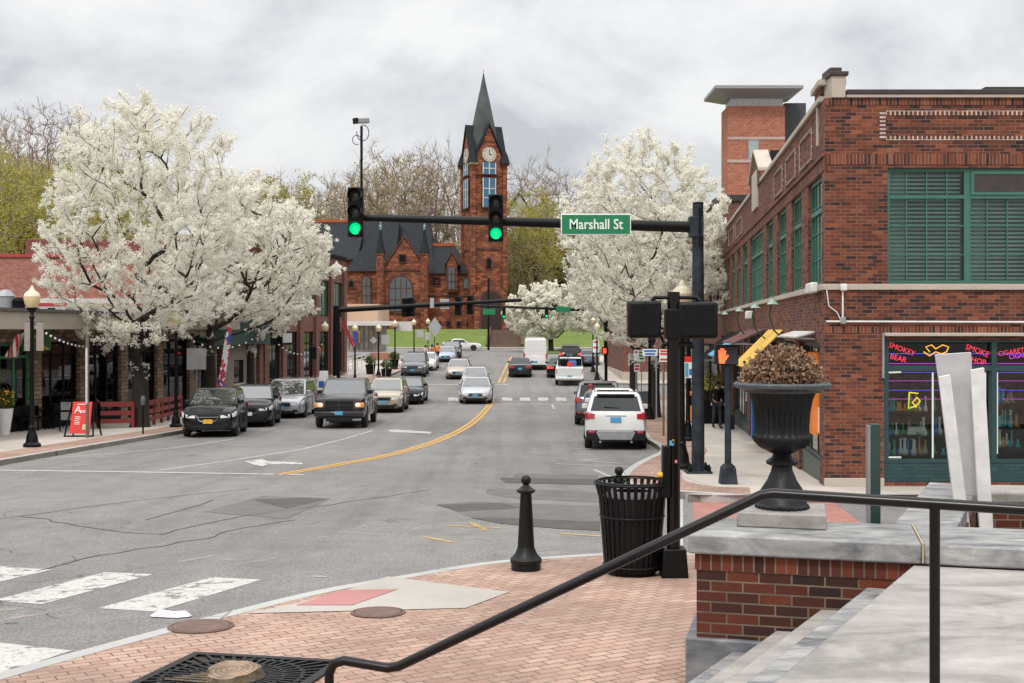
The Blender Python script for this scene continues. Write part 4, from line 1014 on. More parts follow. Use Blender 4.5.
# flags
def flag(p0, p1, p2, p3, label, mat, Y, pole=None):
    t = thing('flag', label, 'flag', (wx(p0[0],Y),Y,wz(p0[1],Y)))
    P_ = [wp(p[0],p[1],Y) for p in (p0,p1,p2,p3)]; mb = MB(); n = 8
    vs = []
    for j in range(n+1):
        for i in range(n+1):
            u, w = i/n, j/n
            q = P_[0]*(1-u)*(1-w)+P_[1]*u*(1-w)+P_[2]*u*w+P_[3]*(1-u)*w
            vs.append(q+Vector((0,.07*math.sin(u*9+w*3),0)))
    fs = [(j*(n+1)+i,j*(n+1)+i+1,(j+1)*(n+1)+i+1,(j+1)*(n+1)+i) for j in range(n) for i in range(n)]
    mb.add(vs, fs).build('cloth', mat, t, 60)
    if pole: MB().tube([wp(*pole[0],Y),wp(*pole[1],Y)],.02,6).build('flagpole', M_grey, t)
stn = NT('red_white_striped_cloth'); v = stn.coord('Object'); w_ = stn.new('ShaderNodeTexWave'); w_.bands_direction = 'X'; w_.inputs['Scale'].default_value = 2.2; stn.ln(v, w_.inputs['Vector'])
stn.col(stn.ramp(w_.outputs['Color'], [(.45,(.60,.03,.04)),(.55,(.75,.73,.72))]))
flag((4,357),(18,357),(24,333),(15,335),'striped flag hanging under the left shop canopy',stn.m,38.5,((16,358),(25,330)))
flag((352,346),(356,345),(343,321),(340,322),'long red flag leaning out from the brick building corner',pm('red_flag_cloth',(.6,.08,.1),.7),70,((340,321),(355,347)))
flag((353,345),(358,345),(358,331),(353,331),'blue, red and yellow flag hanging by the patio lamp',pm('blue_red_flag_cloth',(.08,.12,.42),.7),74)
flag((358,343),(360,343),(360,331),(358,331),'narrow yellow flag edge beside the blue flag',M_yellow,74.1)
# far mast arms
def arm_mast(pxp, Yp, ptop, pl, pr, rad, label):
    x = wx(pxp,Yp); z = G(Yp)+KERB
    t = thing('signal_mast', label, 'signal mast', (x,Yp,z))
    MB().tube([(x,Yp,z-.1),(x,Yp,wz(ptop,Yp))],[rad*1.4,rad*1.15],14).build('pole', M_black, t, 60)
    a, b = wp(*pl,Yp), wp(*pr,Yp)
    MB().tube([a,b],[rad,rad*.6],12).build('arm', M_black, t, 60)
    return t
arm_mast(336.5, 61, 306, (337,310), (522,300), .155, 'dark signal mast with long arm at the far junction, left side')
for k,(px,py,lbk) in enumerate(((405,298,'dark signal back, left of a pair on the far left mast arm'),(411.5,297.5,'dark signal back, right of a pair on the far left mast arm'),(458,296.5,'dark signal back in the middle of the far left mast arm'),(470,295.5,'dark signal head toward the end of the far left mast arm'))):
    signal_head(wx(px,61), 61.2, wz(py,61), lbk, .95, 'signals on the far left arm', facing=R(160), lit=False)
t = sign(444.5,61,309,299,9,M_signback,'pale rectangular sign back on the far left mast arm','sign',post=False)
t = sign(432,60.8,308,298,4,M_signback,'small round-cornered device on the far left mast arm','sign',post=False)
arm_mast(606, 104, 300, (606,311), (474,305.5), .15, 'signal mast at the far junction right side with two green lights')
for px, py, lbk in ((504,307.5,'left lit green traffic light on the far right mast arm'),(546.5,307,'right lit green traffic light on the far right mast arm beside blossom')):
    signal_head(wx(px,104), 103.6, wz(py,104), lbk, .95, 'green lights on the far right arm')
for px,py,w,lbk in ((489,311.8,12.5,'small green street sign beside the church door'),(563,309.5,14,'small green street sign in front of the small blossom tree')):
    t = sign(px,103.5,py+2.9,py-2.9,w,M_signgreen,lbk,'street sign',post=False,name='street_sign'); 
t = thing('utility_pole', 'tall thin dark pole in front of the church door', 'pole', (wx(488.5,140),140,G(140)))
MB().tube([(wx(488.5,140),140,G(140)),(wx(488.5,140),140,wz(278,140))],.14,8).build('shaft', M_black, t)
# string lights between left posts
def wire(p, q, sag, r=.008, n=14):
    return [p.lerp(q, i/n)-Vector((0,0,sag*4*(i/n)*(1-i/n))) for i in range(n+1)]
t = thing('string_lights', 'thin strings of small bulbs sagging along the left shops', 'string lights', (-14,45,3))
A1 = wp(32,322,Yb+4); B1 = wp(90,345,44); C1 = wp(176,330,dY(427)); D1 = wp(325,340,64); 
for P_, Q_, sg_ in ((A1,B1,.2),(C1,wp(275,318,58),1.0),(wp(275,340,58),D1,.7)):
    W_ = wire(P_, Q_, sg_); MB().tube(W_, .012, 4, False).build('cable', M_black, t)
    mb = MB()
    for w in W_[1:-1]: mb.ball(w-Vector((0,0,.06)), .045, 6, 4)
    mb.build('bulbs', M_signwhite, t, 60)
# ------------------------------------------------------------------ wall builder
def wall(O, d, L, z0, z1, holes, mat, parent, name='wall', depth=.2, n=None, back=True):
    """O: (x,y) start, d: direction along, normal n (outward). holes: (u0,u1,z0,z1)"""
    d = Vector((d[0],d[1],0)).normalized()
    if n is None: n = Vector((d.y,-d.x,0))
    O = Vector((O[0],O[1],0))
    us = sorted(set([0,L]+[h[0] for h in holes]+[h[1] for h in holes])); zs = sorted(set([z0,z1]+[h[2] for h in holes]+[h[3] for h in holes]))
    us = [u for u in us if 0 <= u <= L]; zs = [z for z in zs if z0 <= z <= z1]
    mb = MB()
    P = lambda u, z, q=0: O+d*u-n*q+Vector((0,0,z))
    for i in range(len(us)-1):
        for j in range(len(zs)-1):
            uc, zc = (us[i]+us[i+1])/2, (zs[j]+zs[j+1])/2
            if any(h[0] < uc < h[1] and h[2] < zc < h[3] for h in holes): continue
            mb.quad(P(us[i],zs[j]),P(us[i+1],zs[j]),P(us[i+1],zs[j+1]),P(us[i],zs[j+1]))
    for (u0,u1,a,b) in holes:
        mb.quad(P(u0,a),P(u0,a,depth),P(u0,b,depth),P(u0,b)); mb.quad(P(u1,a),P(u1,a,depth),P(u1,b,depth),P(u1,b))
        mb.quad(P(u0,b),P(u1,b),P(u1,b,depth),P(u0,b,depth)); mb.quad(P(u0,a),P(u1,a),P(u1,a,depth),P(u0,a,depth))
    return mb.build(name, mat, parent, fix=False)
class Face:
    """helper for things laid on a wall plane: u along, z up, q outwards"""
    def __init__(s, O, d):
        s.O = Vector((O[0],O[1],0)); s.d = Vector((d[0],d[1],0)).normalized(); s.n = Vector((s.d.y,-s.d.x,0))
    def P(s, u, z, q=0): return s.O+s.d*u+s.n*q+Vector((0,0,z))
    def box(s, mb, u0, u1, z0, z1, q0, q1):
        mb.hexa([s.P(u0,z0,q1),s.P(u1,z0,q1),s.P(u1,z0,q0),s.P(u0,z0,q0)],[s.P(u0,z1,q1),s.P(u1,z1,q1),s.P(u1,z1,q0),s.P(u0,z1,q0)]); return mb
    def mat(s, u, z, q): 
        M = Matrix((( s.d.x,0,s.n.x,0),(s.d.y,0,s.n.y,0),(0,1,0,0),(0,0,0,1)))
        return Matrix.Translation(s.P(u,z,q)) @ M
def window(fc, u0, u1, z0, z1, parent, fm, gm, nx=2, nz=2, fw=.07, q=-.14, name='window', bars=.03, transom=None, glass=True):
    mb = MB(); fc.box(mb,u0,u0+fw,z0,z1,q,q+.07); fc.box(mb,u1-fw,u1,z0,z1,q,q+.07); fc.box(mb,u0+fw,u1-fw,z0,z0+fw,q,q+.07); fc.box(mb,u0+fw,u1-fw,z1-fw,z1,q,q+.07)
    for i in range(1,nx):
        u = u0+(u1-u0)*i/nx; fc.box(mb,u-bars/2,u+bars/2,z0+fw,z1-fw,q+.012,q+.05)
    for i in range(1,nz):
        z = z0+(z1-z0)*i/nz; fc.box(mb,u0+fw,u1-fw,z-bars/2,z+bars/2,q+.010,q+.048)
    if transom: fc.box(mb,u0+fw,u1-fw,transom-.05,transom+.05,q+.005,q+.075)
    w = mb.build(name, fm, parent)
    if glass:
        g = MB(); fc.box(g,u0+fw*.5,u1-fw*.5,z0+fw*.5,z1-fw*.5,q+.02,q+.03); o = g.build('pane', gm, w)
    return w
# ------------------------------------------------------------------ right brick building
YC = 21.7; s = F/YC; XC = wx(824.5,YC)
rb = thing('brick_building', 'two storey dark red brick corner building with green framed windows', 'building', (XC,YC,G(YC)+KERB))
zf = lambda py: wz(py, YC)
FR = Face((XC,YC),(1,0))                                        # front, towards the viewer
Lf = 11.0; u_ = lambda px: (px-824.5)/s
ZR, ZBT, ZBB = zf(98), zf(284), zf(290)
wz0, wz1 = zf(283.5), zf(168)
U0, U1, U2 = u_(887.5), u_(968.5), u_(887.5)+2*(u_(968.5)-u_(887.5))
fh = [(U0,U2,wz0,wz1),(U2+1.1,U2+1.1+2*(U1-U0),wz0,wz1)]
wall((XC,YC),(1,0),Lf,ZBT,ZR,fh,M_brick,rb,'upper_wall')
zst = zf(363); 
shop = [(u_(884),u_(884)+4.35,G(20)+KERB+.0,zf(340))]
wall((XC,YC),(1,0),Lf,G(YC)-.3,ZBB,shop,M_brick,rb,'lower_wall',depth=.35)
FR.box(MB(),-.03,Lf,ZBB,ZBT,-.1,.05).build('stone_band', M_limestone, rb, bevel=.01)
FR.box(MB(),.0,Lf,zf(164.6),zf(153.8),-.05,.012).build('soldier_course', M_sold, rb)
FR.box(MB(),.0,Lf,zf(105),zf(98.5),-.05,.010).build('soldier_course', M_sold, rb)
FR.box(MB(),u_(824.5),u_(884),zf(333),zf(326.5),-.05,.008).build('soldier_course', M_sold, rb)
FR.box(MB(),u_(884),Lf,zf(333),zf(326.5),-.05,.0085).build('soldier_course', M_sold, rb)
for a, b in ((115.3,110.8),(140.2,136)):
    FR.box(MB(),u_(886),Lf,zf(a),zf(b),-.05,.014).build('header_course', M_head, rb)
FR.box(MB(),u_(879.5),u_(885.5),zf(140),zf(111),-.05,.013).build('header_course', brick_mat('stacked_header', [(0,(.45,.36,.3)),(1,(.6,.5,.43))], (.12,.05,.04), bw=.3, rh=.075, ms=.02, off=0), rb)
FR.box(MB(),u_(846),Lf,zf(98),zf(94.8),-.35,.06).build('coping_stone', M_limestone, rb, bevel=.008)
FR.box(MB(),u_(846),Lf,zf(94.8),zf(90),-.36,.075).build('metal_coping', M_coping, rb, bevel=.01)
FR.box(MB(),u_(985),Lf,zf(90),zf(87),-.36,.02).build('metal_coping', M_coping, rb)
# corner pier
FR.box(MB(),u_(831),u_(845),zf(98),zf(76),-.5,.05).build('corner_pier', M_limestone, rb, bevel=.01)
FR.box(MB(),u_(829),u_(847.5),zf(76),zf(72),-.55,.09).build('pier_cap', M_coping, rb, bevel=.01)
FR.box(MB(),u_(829),u_(841),zf(72),zf(68),-.5,.06).build('pier_cap', M_coping, rb, bevel=.01)
FR.box(MB(),0,u_(884),G(YC)+KERB,zf(478),-.05,.03).build('stone_base', M_limestone, rb, bevel=.008)
# front windows with blinds
def slats(fc, u0, u1, z0, z1, q, mat, parent, step=.078):
    mb = MB(); z = z0+.03
    while z < z1-.02:
        mb.add([fc.P(u0,z,q),fc.P(u1,z,q),fc.P(u1,z+.042,q-.022),fc.P(u0,z+.042,q-.022)],[(0,1,2,3)]); z += step
    return mb.build('blind', mat, parent, fix=False)
M_blind = pm('green_venetian_blind', (.50,.76,.66), .5, 0, .25, 1.2); M_curt = pm('pale_curtain', (.55,.66,.66), .8, 0, .3, 2)
zt_ = zf(204.5)-.0
for (u0, u1) in ((U0,U1),(U1,U2),(U2+1.1,U2+1.1+U1-U0)):
    w = window(FR,u0,u1,wz0,wz1,rb,M_green,M_glass,1,1,.06,-.13)
    mb = MB(); zt2 = zf(196.5)
    FR.box(mb,u0+.06,u1-.06,zt2-.035,zt2+.035,-.12,-.05)
    for k in (1,2,3): FR.box(mb,u0+(u1-u0)*k/4-.012,u0+(u1-u0)*k/4+.012,wz0+.06,zt2-.035,-.105,-.075); FR.box(mb,u0+(u1-u0)*k/4-.012,u0+(u1-u0)*k/4+.012,zt2+.035,wz1-.06,-.105,-.075)
    for k in (1,2): z = wz0+(zt2-wz0)*k/3; FR.box(mb,u0+.06,u1-.06,z-.012,z+.012,-.106,-.076)
    mb.build('glazing_bars', M_green, w)
    if u0 == U1:
        mb = MB(); FR.box(mb,u0+.10,u1-.10,zt2+.08,wz1-.1,-.06,-.04); mb.build('vent_grille', pm('grey_brown_vent',(.045,.035,.035),.6,0,.2), w)
        mb = MB(); 
        for a_,b_,c_,d_ in ((u0+.06,u1-.06,zt2+.035,zt2+.09),(u0+.06,u1-.06,wz1-.11,wz1-.06),(u0+.06,u0+.12,zt2+.09,wz1-.11),(u1-.12,u1-.06,zt2+.09,wz1-.11)): FR.box(mb,a_,b_,c_,d_,-.06,-.03)
        mb.build('vent_frame', M_green, w)
    slats(FR,u0+.07,u1-.07,wz0+.06,wz1-.06,-.22,M_blind,w)
    mb = MB()
    n = 14
    for i in range(n):
        a0 = u0+.08+.35*i/n; a1 = u0+.08+.35*(i+1)/n; qa = -.30-(.05 if i%2 else 0); qb = -.30-(0 if i%2 else .05)
        mb.quad(FR.P(a0,wz0,qa),FR.P(a1,wz0,qb),FR.P(a1,wz1,qb),FR.P(a0,wz1,qa))
    mb.build('curtain', M_curt, w, fix=False)
mb = MB(); FR.box(mb,U0-.3,Lf,wz0-.25,wz1+.2,-1.6,-1.5); FR.box(mb,U0-.3,Lf,wz0-.26,wz0-.2,-1.5,-.2); FR.box(mb,U0-.3,Lf,wz1+.15,wz1+.2,-1.5,-.2); FR.box(mb,U0-.32,U0-.27,wz0-.2,wz1+.15,-1.5,-.2)
mb.build('room_interior', M_warm, rb)
# storefront
SF = thing; 
sf0, sf1 = u_(884), u_(884)+4.35
zb0, zb1 = zf(463), zf(372)
FR.box(MB(),sf0-.02,sf1,zf(336.2),zf(332.8),-.02,.16).build('awning_housing', M_limestone, rb, bevel=.01)
FR.box(MB(),sf0-.05,sf0-.01,zf(378),zf(333),.02,.06).build('awning_arm', M_grey, rb)
mb = MB(); FR.box(mb,sf0,sf1,G(YC)+KERB,zb0,-.3,-.04); mb.build('stall_riser', M_teal_brick, rb)
mb = MB()
FR.box(mb,sf0,sf0+.10,zb0,zf(340),-.2,-.03); um = u_(995)
for uu in (um, um+2.05): FR.box(mb,uu-.05,uu+.05,zb0,zf(340),-.2,-.03)
FR.box(mb,sf0+.1,sf1,zf(371),zf(365.5),-.19,-.035); FR.box(mb,sf0+.1,sf1,zf(342.5),zf(340),-.19,-.035); FR.box(mb,sf0+.1,sf1,zb0,zf(459.5),-.19,-.033)
mb.build('storefront_frame', M_teal, rb)
mb = MB(); FR.box(mb,sf0+.1,sf1,zf(459.5),zf(371),-.15,-.14); mb.build('shop_window', M_glass, rb)
mb = MB(); FR.box(mb,sf0+.1,sf1,zf(365.5),zf(343.5),-.15,-.14); mb.build('shop_sign_panel', pm('black_sign_glass',(.008,.007,.009),.1), rb)
mb = MB(); FR.box(mb,sf0,sf1,zb0-.02,zf(340),-1.9,-1.8); FR.box(mb,sf0-.02,sf0+.02,zb0,zf(340),-1.8,-.36); FR.box(mb,sf0,sf1,zb0-.02,zb0,-1.8,-.3); FR.box(mb,sf0,sf1,zf(343),zf(340),-1.8,-.36)
mb.build('shop_interior', pm('cluttered_shop_interior',(.085,.07,.058),.8,0,.95,3.2), rb)
nR = lamp('red_neon',(1,.05,.10),.9); nB = lamp('blue_neon',(.12,.10,1.0),1.0); nP = lamp('purple_neon',(.62,.06,.75),.9); nY = lamp('yellow_neon',(1,.75,.05),1.2); nO = lamp('orange_neon',(1,.50,.05),1.1); nG = lamp('green_neon',(.1,.9,.5),1.0)
nW = lamp('white_lamp_string',(1,.92,.85),1.0)
def neon_text(sx, px, py, size, m, tilt=0, parent=rb):
    u = u_(px); z = zf(py)
    return text_mb(sx, size, FR.mat(u, z, -.125) @ Matrix.Rotation(R(tilt),4,'Z'), .003, 'CENTER', .0, .95).build('sign_lettering', m, parent)
neon_text('SMOKEY', 904, 349.5, .145, nR, -20); neon_text('BEAR', 900.5, 358.5, .145, nR, -14)
neon_text('SMOKE', 980, 351, .155, nR, -20); neon_text('SHOP', 979.5, 361, .145, nR, -14)
neon_text('CIGARETTES', 1019, 351.5, .13, nR, 9); neon_text('CIGARS', 1022, 356, .12, nP, 8)
def neon_poly(pl, m, r=.009, q=-.12, parent=rb, name='neon_tube'):
    return MB().tube([FR.P(u_(a),zf(b),q) for a,b in pl], r, 6, True).build(name, m, parent, 60)
for (y_, m) in ((353.8,nB),(363.8,nP)): neon_poly([(888,y_),(1040,y_)], m, .006)
for (y_, m) in ((373,nB),(381.5,nP),(391,nB),(400,nP)): neon_poly([(893,y_),(990,y_)], m, .006, -.3); neon_poly([(1000,y_),(1070,y_)], m, .006, -.3)
neon_poly([(932,352),(928,347),(934,345),(938,349),(945,345),(951,347),(949,352),(944,354),(938,352),(932,356),(926,352)], nO, .012)
neon_poly([(913,393),(912,409),(919,407),(924,402),(921,398),(916,403),(920,408)], nY, .014, -.2); neon_poly([(913,393),(922,394)], nY, .012, -.2)
mb = MB()
for P_ in ([(890,373),(890,459)],[(937,373),(937,459)],[(890,373),(905,372.5)],[(890,458.5),(905,458.5)],[(990,373),(990,459)],[(1002,373),(1002,455)]):
    a, b = P_; mb.tube([FR.P(u_(a[0]),zf(a[1]),-.22),FR.P(u_(b[0]),zf(b[1]),-.22)],.016,6)
mb.build('light_strip', nW, rb)
mb = MB()
for y_ in (413,437,457): FR.box(mb,u_(893),um-.1,zf(y_+.5),zf(y_),-.7,-.25); FR.box(mb,um+.1,sf1,zf(y_-8+.5),zf(y_-8),-.7,-.25)
mb.build('shelves', pm('dark_shelf',(.05,.04,.035),.5), rb)
# glassware on the shelves
qr = random.Random(4)
gcol = [pm('blue_coloured_glass',(.05,.22,.65),.1), pm('green_coloured_glass',(.06,.38,.14),.1), pm('amber_coloured_glass',(.6,.28,.07),.1), pm('white_ceramic',(.75,.75,.75),.3), pm('teal_coloured_glass',(.08,.48,.52),.1)]
gnm = ['blue','green','amber','white','teal']
protos = {}
for k, x_ in enumerate([893,896,900,903,907,911,915,919,923,927,930,933,943,949,985,1003,1006,1009,1012,1015,1018,1021,1024]*3):
    row = k//23; y_ = (413,437,457)[row]-(8 if x_ > 1000 else 0)
    ci = qr.randrange(5); h = qr.uniform(.14,.36)
    if (ci,) not in protos:
        b = MB().lathe([(.04,0),(.055,.03),(.05,.25),(.022,.42),(.018,.85),(.03,1.0)],10).build('glass_pipe', gcol[ci], None, 50, world=False)
        tag(b, '%s glass pipe on a shelf in the shop window' % gnm[ci], 'glass pipe', 'glassware in the shop window'); protos[(ci,)] = b; o = b
    else: o = protos[(ci,)].copy(); COL.objects.link(o)
    p = FR.P(u_(x_+qr.uniform(-1,1)), zf(y_)+.002, -.38+qr.uniform(-.08,.08)); o.location = p; o.scale = (qr.uniform(.7,1.3),)*2+(h,)
card = FR.box(MB(),u_(913),u_(929),zf(436),zf(428),-.3,-.29).build('price_card', M_white, None); tag(card,'white card on the middle shelf of the shop window','card')
# conduit and junction boxes
pipe = thing('wall_conduit', 'white conduit with junction box across the brick front', 'conduit', FR.P(0,zf(322),.05))
mb = MB(); mb.tube([FR.P(.02,zf(321.5),.05),FR.P(Lf,zf(323.5),.05)],.018,8); mb.tube([FR.P(u_(842),zf(321),.05),FR.P(u_(842),zf(291),.05)],.018,8)
mb.tube([FR.P(u_(826),zf(290),.05),FR.P(u_(828),zf(306),.05),FR.P(u_(836),zf(312),.05),FR.P(u_(840),zf(320),.05)],.012,6); mb.build('tube', M_white, pipe, 60)
FR.box(MB(),u_(839.5),u_(844.5),zf(324),zf(317),.02,.10).build('junction_box', M_grey, pipe, bevel=.01)
FR.box(MB(),u_(839),u_(845.5),zf(291),zf(284),.06,.14).build('junction_box', M_white, pipe, bevel=.02)
# side wall
SD = Vector((.1204,1,0)); kx = math.sqrt(1+.1204**2)
SL = (55-21.7)*kx
# a wall with outward normal to the left: run from far end to corner
FAR = (XC+.1204*(55-YC), 55.0)
SF_ = Face(FAR, (-SD.x,-SD.y))
uy = lambda Y: (55-Y)*kx
ZT = zf(98); 
wins = [(1.016,1.104),(1.154,1.234),(1.283,1.37),(1.42,1.50),(1.551,1.749),(1.794,1.885),(1.93,2.01),(2.06,2.14),(2.19,2.26),(2.31,2.38),(2.43,2.50)]
sh = [(uy(b*YC),uy(a*YC),3.88,6.0) for a, b in wins]
doors = [(uy(1.17*YC),uy(1.03*YC),-1.5,2.75),(uy(1.45*YC),uy(1.22*YC),-1.5,2.75),(uy(1.75*YC),uy(1.5*YC),-1.5,2.75),(uy(2.1*YC),uy(1.8*YC),-1.5,2.75),(uy(2.45*YC),uy(2.15*YC),-1.5,2.75)]
wall(FAR,(-SD.x,-SD.y),SL,ZBT,ZT,sh,M_brick,rb,'side_upper_wall')
wall(FAR,(-SD.x,-SD.y),SL,-1.6,ZBB,doors,M_brick,rb,'side_lower_wall',depth=.3)
SF_.box(MB(),0,SL-.0,ZBB,ZBT,-.1,.06).build('stone_band', M_limestone, rb, bevel=.01)
SF_.box(MB(),0,SL,6.02,6.25,-.05,.012).build('soldier_course', M_sold, rb)
SF_.box(MB(),0,SL,6.27,6.33,-.05,.05).build('brick_ledge', M_brick, rb)
SF_.box(MB(),uy(34.0),SL-.35,ZT,ZT+.1,-.35,.06).build('coping_stone', M_limestone, rb)
SF_.box(MB(),0,uy(37.6),ZT,ZT+.1,-.35,.06).build('coping_stone', M_limestone, rb)
SF_.box(MB(),uy(37.6),uy(34.0),ZT,ZT+.02,-.3,.0).build('coping_stone', M_limestone, rb)
# recessed panels outlines
for a, b in ((23.3,25.2),(25.9,27.8),(28.5,30.4),(41,44),(45,48)):
    mb = MB(); e_ = .06
    SF_.box(mb,uy(b),uy(a),7.05,7.05+e_,-.02,.03); SF_.box(mb,uy(b),uy(a),6.45,6.45+e_,-.02,.03); SF_.box(mb,uy(b),uy(b)+e_,6.51,7.05,-.02,.031); SF_.box(mb,uy(a)-e_,uy(a),6.51,7.05,-.02,.031)
    mb.build('brick_panel', M_head, rb)
SF_.box(MB(),uy(22.6),uy(22.45),6.6,7.35,-.01,.03).build('stone_tablet', M_limestone, rb)
# raised corner parapet step and gable
SF_.box(MB(),uy(23.0),SL-.5,ZT,zf(76)-.1,-.4,.0).build('parapet_step', M_brick, rb)
SF_.box(MB(),uy(23.1),SL-.3,zf(76)-.1,zf(76),-.45,.07).build('coping_stone', M_limestone, rb)
g0, g1, gm_ = uy(37.6), uy(34.0), uy(35.8)
gp_ = [(g0,ZT),(g1,ZT),(g1,7.72),(gm_+.12,8.5),(gm_-.12,8.5),(g0,7.72)]
mb = MB(); mb.add([SF_.P(u,z,.04) for u,z in gp_]+[SF_.P(u,z,-.35) for u,z in gp_], [(0,1,2,3,4,5),(11,10,9,8,7,6)]+[(i,(i+1)%6,6+(i+1)%6,6+i) for i in range(6)])
mb.build('gable', M_brick, rb)
mb = MB()
for a, b in (((g1,7.72),(gm_+.12,8.5)),((gm_-.12,8.5),(g0,7.72)),((gm_+.12,8.5),(gm_-.12,8.5))):
    P_ = [SF_.P(a[0],a[1]+.002,.1),SF_.P(b[0],b[1]+.002,.1),SF_.P(b[0],b[1]+.002,-.35),SF_.P(a[0],a[1]+.002,-.35)]
    mb.hexa(P_,[p+Vector((0,0,.09)) for p in P_])
mb.build('gable_coping', M_limestone, rb)
mb = MB(); P_ = [SF_.P(gm_+.9,7.3,-.36),SF_.P(gm_-.9,7.3,-.36),SF_.P(gm_-.9,7.3,-1.5),SF_.P(gm_+.9,7.3,-1.5)]; mb.hexa(P_,[p+Vector((0,0,1.15)) for p in P_]); mb.build('roof_housing', M_roof, rb)
SF_.box(MB(),gm_-.85,gm_+.85,6.75,7.9,.0,.06).build('stone_tablet', M_limestone, rb)
for i,(u0,u1,a,b) in enumerate(sh):
    window(SF_,u0,u1,a,b,rb,M_green,M_greenglass,8 if i == 4 else 4,4,.07,-.13,bars=.03,transom=5.35)
for i,(u0,u1,a,b) in enumerate(doors):
    nx = max(2, round((u1-u0)/1.2))
    fm = M_dkgreen if i < 2 else M_teal
    window(SF_,u0,u1,G(55-(u0+u1)/2/kx)+KERB+.45,b,rb,fm,M_darkglass,nx,1,.08,-.16,bars=.09,transom=2.0,name='shop_window')
    SF_.box(MB(),u0,u1,-1.55,G(55-(u0+u1)/2/kx)+KERB+.45,-.25,-.05).build('stall_riser', fm, rb)
u0,u1 = doors[0][0],doors[0][1]
mb = MB(); SF_.box(mb,u0+1.2,u1-.1,G(YC)+KERB+.9,G(YC)+KERB+1.4,-.09,-.06); mb.build('door_handle_plate', M_white, rb)
# roof and back masses
mb = MB(); mb.add([(XC+.1,YC+.1,ZT-.05),(XC+Lf,YC+.1,ZT-.05),(XC+Lf+4,55,ZT-.05),(FAR[0]+.1,55,ZT-.05)],[(0,1,2,3)]); mb.build('roof', M_roof, rb)
wall((XC+Lf,55),(-1,0),Lf-(FAR[0]-XC)*1.0,-1.5,ZT,[],M_brick,rb,'back_wall')
wall((XC+Lf,YC),(0,1),55-YC,-1.5,ZT,[],M_brick,rb,'end_wall')
# side lamps
for i, Y in enumerate((25.9,30.2,35.6,42.5)):
    t = thing('wall_lamp', 'small green gooseneck wall lamp on the brick side wall, number %s from the corner' % ('one','two','three','four')[i], 'wall lamp', SF_.P(uy(Y),3.2,.1))
    t['label'] = ['small green gooseneck lamp nearest the corner on the brick side wall','small green gooseneck lamp above the yellow awning','small green gooseneck lamp right of the twin floodlight','farthest small green gooseneck lamp on the brick side wall'][i]
    u = uy(Y); L = [SF_.P(u,2.7,.03),SF_.P(u,2.75,.25),SF_.P(u,3.0,.5),SF_.P(u,3.35,.6),SF_.P(u,3.62,.55)]
    MB().tube(L,.02,6).build('arm', M_dkgreen, t, 60)
    MB().lathe([(.14,0),(.07,.07),(.04,.11),(.001,.12)],14,Matrix.Translation(SF_.P(u,3.58,.52)),cap=False).build('shade', pm('pale_green_enamel',(.30,.42,.34),.4), t, 40)
t = thing('floodlight', 'white twin floodlight fixed to the side brick wall', 'floodlight', SF_.P(uy(36.5),3.2,.1))
for du_ in (-.25,.25): SF_.box(MB(),uy(36.5)+du_-.12,uy(36.5)+du_+.12,3.35,3.6,.05,.25).build('lamp_head', M_white, t, bevel=.03)
t = thing('floodlight', 'white security light at the corner of the stone band', 'floodlight', SF_.P(uy(22.4),3.7,.1))
SF_.box(MB(),uy(22.9),uy(22.1),3.72,3.92,.06,.2).build('lamp_head', M_white, t, bevel=.03)
# awnings on the side
def awn(Ya_, Yb_, zt, zb, out, mat, label, scallop=False):
    t = thing('awning', label, 'awning', SF_.P(uy((Ya_+Yb_)/2),zt,.1))
    a, b = uy(Yb_), uy(Ya_)
    P_ = [SF_.P(a,zt,.02),SF_.P(b,zt,.02),SF_.P(b,zb,out),SF_.P(a,zb,out)]
    MB().hexa(P_,[p+Vector((0,0,.03)) for p in P_]).build('canvas', mat, t)
    mb = MB()
    for u in (a+.03,b-.03): mb.tube([SF_.P(u,zb,out),SF_.P(u,zb-.02,.02)],.018,6); mb.tube([SF_.P(u,zt-.02,.03),SF_.P(u,zb,out)],.018,6)
    mb.build('frame', M_grey, t); return t
awn(22.8,26.2,2.95,2.84,.40,M_offwhite,'white retracted awning nearest the corner of the brick side wall')
ty = awn(28.4,29.9,2.98,2.05,.95,M_yellow,'bright yellow sloping awning with dark writing, nearer half')
awn(30.02,31.8,2.98,2.05,.95,M_yellow,'bright yellow sloping awning, farther half')
awn(33.0,38.0,3.0,2.6,.9,pm('faded_pink_awning',(.13,.05,.045),.8),'faded pink awning beyond the yellow one')
awn(38.5,41.5,2.9,2.1,1.2,M_cyan,'bright blue awning above the pavement beyond the yellow one')
awn(42.0,47.5,2.9,1.9,1.2,M_dark,'black awning farthest along the brick side wall')
for Y, w_, z0_, z1_, m, lb_ in ((23.4,.8,0.9,2.55,M_orange,'orange poster behind the dried flowers'),(24.9,.5,1.0,2.5,M_orange,'second orange poster in the side shop window'),(37,.5,-.6,1.0,M_blue,'blue board standing at the side shop front'),(31,.5,-.5,.4,pm('red_orange_panel',(.75,.1,.03)),'low red orange panel by the side shop door')):
    t = SF_.box(MB(),uy(Y)-w_/2,uy(Y)+w_/2,z0_,z1_,-.1,.03).build('poster', m); tag(t, lb_, 'poster')
